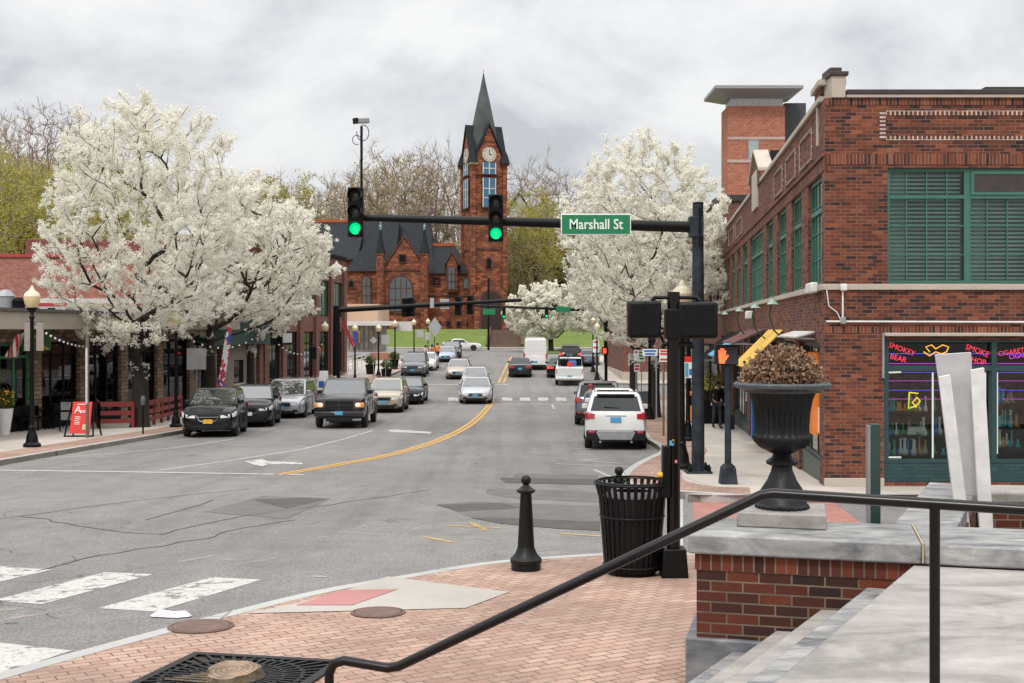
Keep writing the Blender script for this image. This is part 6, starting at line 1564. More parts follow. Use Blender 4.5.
# houses behind
def house(px0,px1,pyr,pye,Y,dep,wm,label,rm=M_roof):
    x0,x1 = wx(px0,Y),wx(px1,Y); ze, zr = wz(pye,Y), wz(pyr,Y); z0 = TERR((x0+x1)/2,Y)-1; xm = (x0+x1)/2
    t = thing('house', label, 'house', (xm,Y,z0+1))
    MB().prism([(x0,z0),(x1,z0),(x1,ze),(xm,zr),(x0,ze)],'y',Y,Y+dep).build('wall', wm, t)
    for sg_ in (-1,1):
        xe = xm+sg_*((x1-x0)/2+.4); P_ = [Vector((xm,Y-.4,zr+.02)),Vector((xe,Y-.4,ze-.3)),Vector((xe,Y+dep,ze-.3)),Vector((xm,Y+dep,zr+.02))]
        MB().hexa(P_,[p+Vector((0,0,.25)) for p in P_]).build('roof', rm, t)
    nzr = 2
    for j in range(nzr):
        for i in range(3):
            xc = x0+(x1-x0)*(i+.5)/3; zc = z0+1.8+j*3
            if zc+1.6 < ze: w = MB().box(xc-.5,xc+.5,Y-.06,Y+.02,zc,zc+1.5).build('window', M_white, t); MB().box(xc-.4,xc+.4,Y-.08,Y-.061,zc+.1,zc+1.4).build('pane', M_darkglass, w)
    return t
house(509,529,193,210,205,10,pm('white_clapboard',(.52,.54,.56),.8),'white gabled house among the trees right of the tower')
house(520,550,249,262,204,9,pm('grey_olive_clapboard',(.17,.17,.13),.8),'grey green house partly hidden by trees above the small blossom tree')
house(498,520,238,250,204,9,pm('pale_olive_clapboard',(.30,.30,.24),.8),'pale olive house behind the church tower on the right')
house(84,132,205,216,150,10,pm('grey_white_clapboard',(.42,.41,.38),.8),'pale house with low grey roof behind the large left blossom tree',pm('pale_grey_roof',(.36,.36,.33),.8))
t = pbox(MB(),24,62,240,244,118,.5).build('retaining_wall', pm('buff_retaining_wall',(.5,.36,.22),.9)); tag(t,'long low buff wall below the wooded hillside on the left','wall')
t = thing('equipment_cabinet','dark fenced equipment enclosure on the hill at the left edge','enclosure',(wx(8,112),112,TERR(-49,112)))
pbox(MB(),-6,14,228,254,112,4).build('screen', pm('dark_mesh_screen',(.05,.055,.05),.8,0,.4,3), t)

# ------------------------------------------------------------------ trees
from mathutils import kdtree
def skeleton(q, H, cr, base, zt0, n=520, shell=.5, limbs=8, wob=.16, up=.25, jitter=.12, topflat=1.0):
    """grow a branch skeleton that fills an uneven ellipsoid; returns nodes [(pos,parent)]"""
    cz = (base+H)/2; rz = (H-base)/2
    nodes = [(Vector((0,0,zt0)),-1)]; bare = {0}
    ph = [q.uniform(0,6.28) for _ in range(4)]
    def radius(d):
        a = math.atan2(d.y,d.x); e = math.asin(max(-1,min(1,d.z)))
        return 1+jitter*(math.sin(3*a+ph[0])*math.cos(2*e+ph[1])+.7*math.sin(5*a+ph[2]+3*e)+.5*math.sin(7*e+ph[3]))
    # main limbs
    for i in range(limbs):
        a = 6.283*i/limbs+q.uniform(-.35,.35); el = q.uniform(.55,1.3) if i else 1.5
        d = Vector((math.cos(a)*math.cos(el),math.sin(a)*math.cos(el),math.sin(el)))
        p = Vector((0,0,zt0-q.uniform(0,.5))); par = 0; L = (H-zt0)*q.uniform(.5,.7)/(1.0); m = max(5,int(L/.45))
        nodes.append((p.copy(),0)); par = len(nodes)-1
        for k in range(m):
            d = (d+Vector((q.gauss(0,.07),q.gauss(0,.07),.035))).normalized(); p = p+d*L/m
            if ((p.x/cr)**2+(p.y/cr)**2+((p.z-cz)/rz)**2) > .8: break
            nodes.append((p.copy(),par)); par = len(nodes)-1
    T_ = []
    while len(T_) < n:
        d = Vector((q.gauss(0,1),q.gauss(0,1),q.gauss(0,1))).normalized(); r = radius(d)*(shell+(1-shell)*q.random()**.6)
        if d.z < 0: d.z *= topflat
        T_.append(Vector((d.x*cr*r,d.y*cr*r,cz+d.z*rz*r)))
    T_.sort(key=lambda t_: (t_-Vector((0,0,zt0))).length)
    for t_ in T_:
        kd = None; best = None; bd = 1e9
        for i,(p,par) in enumerate(nodes):
            dd = (p-t_); c = dd.length+max(0,p.z-t_.z)*.8+max(0,(Vector((p.x,p.y,0)).length-Vector((t_.x,t_.y,0)).length))*.6
            if c < bd: bd = c; best = i
        p = nodes[best][0]; L = (t_-p).length; m = max(1,int(L/.40)); par = best
        s0 = (p-(nodes[nodes[best][1]][0] if nodes[best][1] >= 0 else p-Vector((0,0,1)))).normalized()
        for k in range(1,m+1):
            f_ = k/m; base_ = p.lerp(t_,f_)+s0*L*.22*math.sin(math.pi*f_)*(1-f_)+Vector((q.gauss(0,.03),q.gauss(0,.03),-.0))
            nodes.append((base_,par)); par = len(nodes)-1
    return nodes
def relax(nodes, it):
    n = len(nodes); ch = [[] for _ in range(n)]
    for i,(p,par) in enumerate(nodes):
        if par >= 0: ch[par].append(i)
    P_ = [p for p,_ in nodes]
    for _ in range(it):
        Q_ = list(P_)
        for i,(p,par) in enumerate(nodes):
            if par < 0 or not ch[i]: continue
            c = sum((P_[k] for k in ch[i]), Vector())/len(ch[i]); Q_[i] = P_[i]*.4+P_[par]*.3+c*.3
        P_ = Q_
    return [(P_[i],nodes[i][1]) for i in range(n)]
def radii(nodes, tr, tip=.012, ex=2.05):
    n = len(nodes); acc = [0.0]*n; kids = [0]*n
    for p,par in nodes:
        if par >= 0: kids[par] += 1
    for i in range(n-1,-1,-1):
        if kids[i] == 0: acc[i] += 1
        if nodes[i][1] >= 0: acc[nodes[i][1]] += acc[i]
    k = tr/(acc[0]**(1/ex))
    return [max(tip, k*a**(1/ex)) for a in acc], kids, acc
def cluster(mb, q, c, n, rad, sz):
    for _ in range(n):
        o = Vector((q.gauss(0,rad),q.gauss(0,rad),q.gauss(0,rad)))
        p = c+o
        a = Vector((q.gauss(0,1),q.gauss(0,1),q.gauss(0,1))).normalized()*sz*q.uniform(.7,1.25)
        b = a.cross(Vector((q.gauss(0,1),q.gauss(0,1),q.gauss(0,1))))
        if b.length < 1e-4: continue
        b = b.normalized()*sz*q.uniform(.6,1.1)
        i = len(mb.v); mb.v += [tuple(p-a),tuple(p-b),tuple(p+a),tuple(p+b)]; mb.f.append((i,i+1,i+2,i+3))
M_bl_leaf = leafm('bronze_green_young_leaf', (.24,.24,.10), .3, .3)
def blossom_tree(x, Y, z0, H, cr, base, tr, label, seed, limbs=8, cl=1.0, sz=.05, ntot=9000, group='white blossoming street trees', lean=0, leafy=.08, nn=620, offx=0, jit=.11):
    q = random.Random(seed)
    t = thing('blossom_tree', label, 'tree', (x,Y,z0), 0, group)
    zt0 = max(1.5, base*.72)+.3; O = Vector((x,Y,z0))
    sh = lambda p: Vector((p.x+offx*sst(zt0,(base+H)/2,p.z),p.y,p.z))
    nodes = skeleton(q, H, cr, base, zt0, nn, .45, limbs, jitter=jit)
    nodes = relax(nodes, 3); rr, kids, acc = radii(nodes, tr*.52, .010*cl)
    MB().tube([O+Vector((0,0,-.1)),O+Vector((0,0,.12)),O+Vector((q.uniform(-.04,.04),0,zt0*.5)),O+Vector((0,0,zt0))],[tr*1.35,tr*1.08,tr*.95,tr*.88],12).build('trunk', M_bark, t, 60)
    mb = MB()
    for i,(p,par) in enumerate(nodes):
        if par < 0: continue
        mb.tube([sh(nodes[par][0])+O,sh(p)+O],[min(rr[par],rr[i]*1.5) if par else rr[i]*1.25,rr[i]],6 if rr[i] > .05 else 3,False)
    mb.build('branches', M_bark, t, fix=False)
    bl = MB(); lf = MB(); cz = (base+H)/2; rz = (H-base)/2
    cand = []
    for i,(p,par) in enumerate(nodes):
        if par < 0 or acc[i] > 7: continue
        e_ = math.sqrt((p.x/cr)**2+(p.y/cr)**2+((p.z-cz)/rz)**2)
        if e_ < .42: continue
        cand += [i]*(1+(acc[i] <= 2)+(e_ > .75)+(kids[i] == 0))
    for k in range(ntot):
        i = q.choice(cand); p = nodes[i][0]; pp = nodes[nodes[i][1]][0]
        c = pp.lerp(p, q.random())+Vector((q.gauss(0,.10*cl),q.gauss(0,.10*cl),q.gauss(.02,.10*cl)))
        cluster(bl, q, sh(c)+O, 20, .044*cl, sz*.92)
        if q.random() < leafy: cluster(lf, q, sh(c)+O, 3, .09*cl, sz*.55)
    bl.build('crown', M_blossom, t, fix=False)
    if lf.v: lf.build('leaves', M_bl_leaf, t, fix=False)
    return t
def tree_px(px, py, off=KERB): x, y = gp(px, py, off); return x, y, G(y)+off
x,y,z = tree_px(140,427)
blossom_tree(x,y,z,12.75,3.85,2.7,.33,'largest white blossom tree, standing in front of the cafe on the left',21,11,1.0,.030,10500,nn=1250,offx=.15,jit=.07)
blossom_tree(wx(208,56),56,G(56)+KERB,11.7,4.5,3.5,.38,'white blossom tree with forked dark trunk behind the dark hatchback',5,10,1.1,.040,7000,offx=1.6,nn=850,jit=.07)
blossom_tree(wx(250,66),66,G(66)+KERB,10.8,4.4,3.6,.3,'third white blossom tree overhanging the brick building on the left',9,8,1.3,.065,3000,nn=420,offx=.6)
blossom_tree(wx(655,50.5),50.5,G(50)+KERB,12.5,3.85,3.0,.24,'tall white blossom tree on the right pavement behind the street sign',14,10,1.0,.034,9200,nn=1050,offx=-.35,jit=.08)
blossom_tree(wx(634,66),66.2,G(64)+KERB,11.3,3.9,2.9,.24,'white blossom tree directly beyond the tall one on the right',33,8,1.25,.062,3400,nn=420)
blossom_tree(wx(551,134),134,G(134)+KERB,7.9,5.9,1.3,.32,'small round white blossom tree on the far grass island',41,9,1.7,.12,4500,nn=300,jit=.06)
blossom_tree(wx(640,100),100,G(100)+KERB,9.5,4.6,2.0,.28,'distant white blossom tree beyond the far junction on the right',47,8,1.6,.10,3800,nn=300)
# bare and budding background trees
def bg_proto(name, seed, H, cr, base, bark, leaf, nleaf, lsz, label, cat='tree', tr=.26, nn=260):
    q = random.Random(seed); t = thing(name, label, cat, (0,0,-500), 0, None)
    zt0 = base+.8
    nodes = relax(skeleton(q, H, cr, base, zt0, nn, .25, 6, jitter=.2), 2); rr, kids, acc = radii(nodes, tr*.85, .022)
    MB().tube([Vector((0,0,-1.5)),Vector((.1,0,zt0*.5)),Vector((0,0,zt0))],[tr*1.2,tr,tr*.85],7).build('trunk', M_bark2, t, 60, world=False)
    mb = MB()
    for i,(p,par) in enumerate(nodes):
        if par < 0: continue
        mb.tube([nodes[par][0],p],[min(rr[par],rr[i]*1.5) if par else rr[i],rr[i]],4 if rr[i] > .06 else 3,False)
        if acc[i] <= 2:
            for _ in range(2 if kids[i] else 5):
                d = (p-nodes[par][0]).normalized(); e_ = p+(d+Vector((q.gauss(0,.5),q.gauss(0,.5),q.gauss(.45,.35))))*q.uniform(.35,.8); mb.tube([p,e_],[.016,.009],3,False)
    mb.build('branches', bark, t, world=False, fix=False)
    if leaf:
        lf = MB(); small = [i for i in range(len(nodes)) if acc[i] <= 2 and nodes[i][1] >= 0]
        for _ in range(nleaf):
            i = q.choice(small); cluster(lf, q, nodes[i][0]+Vector((q.gauss(0,.3),q.gauss(0,.3),q.gauss(0.15,.3))), 3, .22, lsz)
        lf.build('foliage', leaf, t, world=False, fix=False)
    return t
bare = bg_proto('bare_tree', 3, 17, 5.0, 4.5, M_twig, None, 0, 0, 'tall bare grey brown tree on the wooded slope behind')
bare2 = bg_proto('bare_tree', 8, 18, 4.2, 5, M_twigred, M_leaf_y, 120, .07, 'tall bare reddish tree with first buds on the wooded slope')
budy = bg_proto('budding_tree', 12, 16, 4.6, 4, M_twig, M_leaf_y, 800, .085, 'tree with thin ochre yellow buds on the wooded slope')
green = bg_proto('budding_tree', 17, 14, 4.8, 2.5, M_twig, M_newleaf, 1900, .10, 'tree with fresh yellow green leaves on the wooded slope')
def conifer():
    q = random.Random(2); t = thing('conifer', 'dark green conifer among bare trees right of the church', 'tree', (0,0,-500))
    MB().tube([(0,0,-1),(0,0,10)],[.22,.05],7).build('trunk', M_bark, t, world=False)
    lf = MB()
    for i in range(2600):
        z = q.uniform(1,11); r = (11.5-z)*.30*q.uniform(.3,1); a = q.random()*6.283
        cluster(lf, q, Vector((r*math.cos(a),r*math.sin(a),z-r*.15)), 3, .15, .16)
    lf.build('crown', M_con, t, world=False, fix=False); return t
con = conifer()
KK = {}
for q_ in bpy.data.objects:
    if q_.parent: KK.setdefault(q_.parent.name, []).append(q_)
GRP = {bare:'bare trees on the wooded slope', bare2:'reddish bare trees on the wooded slope', budy:'ochre budding trees on the wooded slope', green:'yellow green trees on the wooded slope'}
for p_, g_ in GRP.items(): p_['group'] = g_
used = set()
skip_n = [0]
def put(proto, px, Y, pytop, lab=None, zoff=0):
    skip_n[0] += 1
    if lab is None and proto in used and skip_n[0] % 5 in (2,4) and px > 0: return
    x = wx(px,Y); z = TERR(x,Y)
    H0 = {bare:17,bare2:18,budy:16,green:14,con:11.5}[proto]
    sc = (wz(pytop,Y)-z)/H0
    if proto in used: o = copy_tree(proto, None, KK)
    else: o = proto; used.add(proto)
    o.location = (x,Y,z); o.rotation_euler = (0,0,rnd.uniform(0,6.28)); o.scale = (max(.55,sc*rnd.uniform(.95,1.15)),)*2+(sc,)
    if lab: o['label'] = lab
bgr = random.Random(31)
# left hill
for (px,Y,pt,k) in [(-30,120,110,0),(-10,128,122,2),(6,140,118,1),(22,150,125,2),(34,136,108,1),(46,142,102,1),(58,150,104,0),(70,140,100,1),(84,150,108,0),(98,160,118,1),(112,150,125,2),(130,165,130,1),
        (4,110,165,3),(18,118,150,3),(30,112,175,3),(44,120,160,3),(60,118,165,3),(52,108,190,3),(72,125,150,3),(88,122,175,3),(12,104,195,3),(36,104,205,3),(100,130,160,3),(-18,112,150,3),(70,112,200,3),(120,140,175,3)]:
    put([bare,bare2,budy,green][k], px+bgr.uniform(-3,3), Y, pt+bgr.uniform(-4,4))
# behind the church
for (px,Y,pt,k) in [(238,200,185,2),(255,205,180,3),(268,210,178,1),(282,205,182,3),(300,215,176,2),(316,208,172,0),(328,215,178,2),(340,212,170,3),(352,220,172,1),(366,210,165,2),(378,214,158,0),(388,206,152,2),(398,212,148,0),(408,206,147,2),(418,212,150,0),
        (428,208,150,2),(438,206,148,1),(448,212,155,2),(458,206,150,0),(455,225,158,2),(434,228,160,0),(405,230,165,2),(310,230,186,3),(345,232,180,2),(372,232,178,0),(290,235,185,2),
        (516,215,178,0),(527,212,158,0),(537,220,154,0),(548,212,165,1),(556,222,175,2),(520,195,190,3),(560,205,188,3),(545,196,205,3),(572,215,170,0),(590,220,170,2),(610,215,175,1),(632,220,170,0),(536,186,220,3),(552,190,215,3),(514,186,225,2),(570,190,220,2),(590,186,225,3),(612,186,215,3),(650,200,180,2),(680,205,180,3),(524,182,238,2),
        (500,200,200,2),(508,192,215,0)]:
    put([bare,bare2,budy,green][k], px+bgr.uniform(-2,2), Y, pt+bgr.uniform(-3,3))
# far ridge fill
for i in range(13):
    px = -60+i*60+bgr.uniform(-8,8); Y = bgr.uniform(255,300)
    put([budy,bare,green,bare2][i % 4], px, Y, (205 if px > 200 else 160)+bgr.uniform(-8,10))
put(con,541,193,247,'dark green conifer right of the church beside the grey house'); put(con,557,187,262,'second dark green conifer behind the small blossom tree'); put(con,533,190,240,'slim dark conifer nearest the church tower'); put(con,571,192,255,'dark conifer behind the street sign on the right of the slope')
put(con,40,110,215,'dark evergreen at the foot of the left hillside'); put(con,30,108,228,'low dark evergreen beside the hillside car park')
# shrubs round the church
# ------------------------------------------------------------------ vehicles
def loft(stations, prof):
    mb = MB(); m = len(prof(stations[0]))
    for st in stations:
        mb.v += [tuple(p) for p in prof(st)]
    for i in range(len(stations)-1):
        for k in range(m):
            k2 = (k+1) % m
            mb.f.append((i*m+k, i*m+k2, (i+1)*m+k2, (i+1)*m+k))
    mb.f.append(tuple(range(m))); mb.f.append(tuple(reversed(range((len(stations)-1)*m, len(stations)*m))))
    return mb
def body_prof(st):
    y, zt, zb, hw = st; h = zt-zb
    half = [(0,zb),(hw*.80,zb),(hw*.95,zb+.06),(hw*.99,zb+.16*h+.04),(hw,zb+.42*h),(hw*.985,zb+.72*h),(hw*.955,zt-.07),(hw*.88,zt-.015),(hw*.55,zt+.015),(0,zt+.03)]
    return [Vector((a,y,z)) for a,z in half]+[Vector((-a,y,z)) for a,z in reversed(half[1:-1])]
CARN = {}
def apply_bool(o, cutters):
    for c in cutters:
        m = o.modifiers.new('b','BOOLEAN'); m.operation = 'DIFFERENCE'; m.object = c; m.solver = 'EXACT'
    dg = bpy.context.evaluated_depsgraph_get(); dg.update()
    me = bpy.data.meshes.new_from_object(o.evaluated_get(dg))
    o.modifiers.clear(); o.data = me
    for c in cutters: bpy.data.objects.remove(c)
T = dict(
 suv=dict(L=4.5,W=1.84,H=1.66,hood=1.06,belt=1.10,tail=1.10,cowl=.98,wf=.30,rf=-1.85,rb=-2.17,gc=.24,r=.35,ax=(1.36,-1.30),nose=.88,tw=.77,clad=1),
 bigsuv=dict(L=4.9,W=1.95,H=1.78,hood=1.14,belt=1.17,tail=1.17,cowl=1.05,wf=.42,rf=-2.1,rb=-2.36,gc=.27,r=.38,ax=(1.48,-1.42),nose=.98,tw=.80,clad=1),
 van=dict(L=5.1,W=1.97,H=1.75,hood=1.03,belt=1.07,tail=1.08,cowl=1.45,wf=.55,rf=-2.25,rb=-2.48,gc=.2,r=.34,ax=(1.55,-1.5),nose=.82,tw=.79,clad=0),
 sedan=dict(L=4.75,W=1.83,H=1.44,hood=.93,belt=.96,tail=1.02,cowl=.92,wf=.18,rf=-1.05,rb=-1.72,gc=.19,r=.33,ax=(1.42,-1.36),nose=.70,tw=.74,clad=0),
 pickup=dict(L=5.8,W=2.02,H=1.93,hood=1.30,belt=1.30,tail=1.30,cowl=1.30,wf=.72,rf=-.72,rb=-.95,gc=.38,r=.41,ax=(1.88,-1.75),nose=1.16,tw=.80,clad=0),
 cargo=dict(L=5.9,W=2.03,H=2.62,hood=1.12,belt=1.30,tail=1.30,cowl=2.05,wf=1.25,rf=-2.75,rb=-2.92,gc=.25,r=.36,ax=(2.0,-1.75),nose=.95,tw=.86,clad=0))
def car(kind, color, label, x, Y, heading, face='front', cat=None, name=None, plate=M_plate, lit=False, brake=False, tailc=None, dz=0, group='vehicles on the street', rails=False, off=0.0, pitch=True):
    p = T[kind]; L,W,H = p['L'],p['W'],p['H']; hw = W/2; gc = p['gc']
    nm = name or {'suv':'parked_car','bigsuv':'car','van':'minivan','sedan':'car','pickup':'pickup_truck','cargo':'cargo_van'}[kind]
    z = G(Y)+off
    t = thing(nm, label, cat or {'suv':'car','bigsuv':'car','van':'minivan','sedan':'car','pickup':'pickup truck','cargo':'van'}[kind], (x,Y,z), 0, group)
    cm = color
    zt = p['belt']; f = L/2
    sts = [(f,p['nose']-.12,gc+.10,hw*.80),(f-.05,p['nose'],gc+.03,hw*.88),(f-.22,(p['nose']+p['hood'])/2+.02,gc,hw*.955),(f-.6,p['hood']-.02,gc,hw*.985),(p['cowl']+.05,p['hood']+.01,gc,hw),(p['cowl']-.35,zt,gc,hw)]
    if kind == 'pickup': sts += [(p['rb']-.02,zt,gc,hw),(p['rb']-.06,zt-.02,gc,hw),(-f+.08,zt-.02,gc,hw*.99),(-f,zt-.05,gc+.08,hw*.965)]
    elif kind == 'sedan': sts += [(0,zt+.01,gc,hw),(p['rb']+.1,p['tail']-.01,gc,hw),(-f+.25,p['tail']-.01,gc,hw*.965),(-f+.05,p['tail']-.07,gc+.05,hw*.91),(-f,p['tail']-.2,gc+.12,hw*.86)]
    else: sts += [(0,zt+.01,gc,hw),(-f+.4,zt+.01,gc,hw*.985),(-f+.07,zt-.01,gc+.04,hw*.93),(-f,zt-.12,gc+.1,hw*.88)]
    body = loft(sts, body_prof).build('body', cm, t, None, world=False)
    cut = []
    for ya in p['ax']:
        for sg_ in (-1,1):
            c = MB().lathe([(p['r']+.055,-.3),(p['r']+.055,.3)],24,Matrix.Translation((sg_*(hw-.05),ya,p['r']+.01)) @ Matrix.Rotation(R(90),4,'Y')).build('cut', M_trim, None, world=False)
            c.parent = t; cut.append(c)
    apply_bool(body, cut)
    body.data.polygons.foreach_set('use_smooth',[True]*len(body.data.polygons)); body.data.set_sharp_from_angle(angle=R(32))
    MB().box(-hw*.80,hw*.80,-f+.5,f-.5,gc+.02,gc+.45).build('underbody', M_trim, t, world=False)
    # cabin
    bz = zt-.03; tw = p['tw']*hw
    if kind == 'cargo': bz = 1.25
    c0 = [(-hw*.93,p['rb'],bz),(hw*.93,p['rb'],bz),(hw*.93,p['cowl'],bz),(-hw*.93,p['cowl'],bz)]
    zr = H-.07
    c1 = [(-tw,p['rf'],zr),(tw,p['rf'],zr),(tw,p['wf'],zr),(-tw,p['wf'],zr)]
    ins = .10; c2 = [(-tw+ins,p['rf']+ins,H),(tw-ins,p['rf']+ins,H),(tw-ins,p['wf']-ins*1.6,H-.01),(-tw+ins,p['wf']-ins*1.6,H-.01)]
    mb = MB(); mb.add(c0+c1+c2, [(0,1,5,4),(1,2,6,5),(2,3,7,6),(3,0,4,7),(4,5,9,8),(5,6,10,9),(6,7,11,10),(7,4,8,11),(8,9,10,11),(3,2,1,0)])
    mb.build('roof', cm, t, None, .045, world=False, seg=3)
    def patch(a,b,c,d,u0,u1,v0,v1,q=.012,n=4):
        a,b,c,d = map(Vector,(a,b,c,d)); nn = (b-a).cross(d-a).normalized()
        def P(u,v): return a*(1-u)*(1-v)+b*u*(1-v)+c*u*v+d*(1-u)*v+nn*q
        m = MB(); m.quad(P(u0,v0),P(u1,v0),P(u1,v1),P(u0,v1)); 
        m.quad(P(u0,v0)-nn*q*2,P(u0,v1)-nn*q*2,P(u1,v1)-nn*q*2,P(u1,v0)-nn*q*2); return m
    # faces: front (2,3,7,6), back (0,1,5,4), right (+x) (1,2,6,5), left (3,0,4,7)
    patch(c0[2],c0[3],c1[3],c1[2],.045,.955,.06,.96).build('windshield', M_carglass, t, world=False, fix=False)
    vb = .10 if kind not in ('cargo',) else .35
    if kind == 'cargo':
        for u0,u1 in ((.10,.46),(.54,.90)): patch(c0[0],c0[1],c1[1],c1[0],u0,u1,.30,.78).build('rear_window', color, t, world=False, fix=False)
    else: patch(c0[0],c0[1],c1[1],c1[0],.07,.93,vb,.90).build('rear_window', M_rearglass, t, world=False, fix=False)
    nwin = {'sedan':2,'suv':3,'bigsuv':3,'van':3,'pickup':2,'cargo':1}[kind]
    for (a,b,c,d,fl) in ((c0[1],c0[2],c1[2],c1[1],0),(c0[3],c0[0],c1[0],c1[3],1)):
        if kind == 'cargo': rng = [(.77,.93)]
        elif nwin == 2: rng = [(.10,.49),(.52,.93)]
        else: rng = [(.05,.30),(.33,.62),(.65,.94)]
        for u0,u1 in rng:
            if fl: u0,u1 = 1-u1,1-u0
            patch(a,b,c,d,u0,u1,.10,.90).build('side_window', M_rearglass, t, world=False, fix=False)
    # door seams and handles
    for sg_ in (-1,1):
        for yy in ([.55,-.35] if kind != 'cargo' else [1.1]):
            MB().box(sg_*hw*.985-.012,sg_*hw*.985+.012,yy-.07,yy+.07,zt-.22,zt-.19).build('door_handle', cm, t, world=False)
        for yy in ((.95,-.12,-1.0) if kind != 'cargo' else (1.7,.6,-.9)):
            MB().box(sg_*(hw*1.0)-.012,sg_*(hw*1.0)+.001,yy-.006,yy+.006,gc+.15,zt-.10).build('door_seam', M_dark, t, world=False)
        # mirror
        mm = MB(); mm.box(-.02,.17,-.07,.05,-.02,.13, Matrix.Translation((sg_*hw*.93,p['cowl']-.42,zt+.02)) @ Matrix.Scale(sg_,4,(1,0,0))); mm.build('mirror', cm if kind != 'pickup' else M_trim, t, None, .02, world=False)
        # wheels
        for ya in p['ax']:
            r = p['r']; MWh = Matrix.Translation((sg_*(hw-.115),ya,r)) @ Matrix.Rotation(R(90)*sg_,4,'Y')
            w = MB().lathe([(r*.66,-.10),(r*.93,-.105),(r,-.07),(r,.07),(r*.93,.105),(r*.66,.10)],24,MWh).build('wheel', M_tyre, t, 40, world=False)
            rm = MB().lathe([(r*.67,.095),(r*.64,.085),(r*.60,.04),(r*.2,.03),(.001,.05)],20,MWh,cap=False)
            for k in range(5):
                Mk = MWh @ Matrix.Rotation(k*2*math.pi/5,4,'Z'); rm.hexa([(.02,-.04,.03),(r*.62,-.03,.06),(r*.62,.03,.06),(.02,.04,.03)],[(.02,-.03,.085),(r*.62,-.02,.092),(r*.62,.02,.092),(.02,.03,.085)],Mk)
            rm.build('rim', M_rim, w, 40, world=False, fix=False)
            MB().lathe([(r*.6,.03),(.001,.03)],16,MWh,cap=False).build('brake_disc', M_trim, w, world=False, fix=False)
        if p['clad']:
            MB().box(sg_*hw-.03,sg_*hw+.012,p['ax'][1]+p['r']+.06,p['ax'][0]-p['r']-.06,gc+.0,gc+.14).build('sill_trim', M_trim, t, None, .01, world=False)
    # nose
    nz = p['nose']
    lensm = M_lit if lit else M_lens
    big = kind == 'pickup'
    for sg_ in (-1,1):
        if big: MB().box(hw*.60,hw*.95,f-.20,f+.010,nz-.34,nz-.14, Matrix.Scale(sg_,4,(1,0,0))).build('headlight', pm('amber_headlight_housing',(.75,.30,.08),.2), t, None, .03, world=False); MB().ball((sg_*hw*.72,f+.0,nz-.22),(.10,.03,.07),12,8).build('headlight_bulb', lensm, t, 60, world=False)
        else:
            pl_ = [(hw*.46,f+.028),(hw*.78,f-.0),(hw*.92,f-.11),(hw*1.005,f-.36),(hw*.85,f-.40),(hw*.46,f-.15)]
            zb_ = [nz-.22,nz-.20,nz-.19,nz-.14,nz-.14,nz-.22]; zt_2 = [nz-.125,nz-.09,nz-.055,nz-.0,nz-.0,nz-.10]
            m_h = MB(); m_h.add([(x_,y_,z_) for (x_,y_),z_ in zip(pl_,zb_)]+[(x_,y_-.02,z_) for (x_,y_),z_ in zip(pl_,zt_2)], [(0,1,2,3,4,5),(11,10,9,8,7,6)]+[(i,(i+1)%6,6+(i+1)%6,6+i) for i in range(6)], Matrix.Scale(sg_,4,(1,0,0)))
            m_h.build('headlight', lensm, t, None, .008, world=False)
        MB().box(hw*.52,hw*.74,f-.2,f+.005,gc+.13,gc+.22,Matrix.Scale(sg_,4,(1,0,0))).build('fog_lamp', M_trim if not big else M_lens, t, None, .015, world=False)
    gw = hw*.40 if not big else hw*.53
    if big:
        MB().box(-gw,gw,f-.1,f+.02,nz-.44,nz-.05).build('grille', M_trim, t, None, .03, world=False)
        MB().box(-.03,.03,f+.015,f+.035,nz-.43,nz-.06).box(-gw+.04,gw-.04,f+.015,f+.034,nz-.27,nz-.22).build('grille_bars', cm, t, world=False)
        MB().box(-hw*.95,hw*.95,f-.25,f+.09,gc+.10,gc+.30).build('front_bumper', cm if not big else M_grey if False else cm, t, None, .04, world=False)
        MB().box(-hw*.5,hw*.5,f-.1,f+.06,gc-.08,gc+.09).build('lower_valance', M_trim, t, None, .02, world=False)
    else:
        MB().box(-gw,gw,f-.12,f+.012,nz-.26,nz-.10).build('grille', M_trim, t, None, .02, world=False)
        MB().box(-gw*.95,gw*.95,f+.006,f+.02,nz-.19,nz-.17).build('grille_bars', M_chrome, t, world=False)
        MB().box(-hw*.62,hw*.62,f-.15,f+.014,gc+.02,gc+.17).build('lower_grille', M_trim, t, None, .02, world=False)
    if not big:
        for sg_ in (-1,1): MB().tube([(sg_*gw*1.05,f+.018,nz-.12),(sg_*gw*.75,f+.026,nz-.30),(sg_*.16,f+.03,nz-.34)],.012,5).build('chrome_line', M_chrome, t, world=False) if kind == 'suv' else None
        MB().box(-hw*.80,hw*.80,f-.12,f+.018,gc+.10,gc+.125).build('bumper_line', M_trim, t, world=False)
    pz_ = gc+.24 if not big else gc+.17
    MB().box(-.155,.155,f+.0,f+(.03 if not big else .105),pz_,pz_+.14).build('licence_plate', plate, t, world=False)
    # tail
    bk = -f
    tl = M_brake if brake else M_tail
    if kind == 'sedan': tz0,tz1,ti,dy_ = p['tail']-.30,p['tail']-.13,.42,.16
    elif kind == 'pickup': tz0,tz1,ti,dy_ = zt-.45,zt-.10,.86,.10
    elif kind == 'cargo': tz0,tz1,ti,dy_ = .95,1.45,.88,.10
    else: tz0,tz1,ti,dy_ = zt-.22,zt-.02,.66,.16
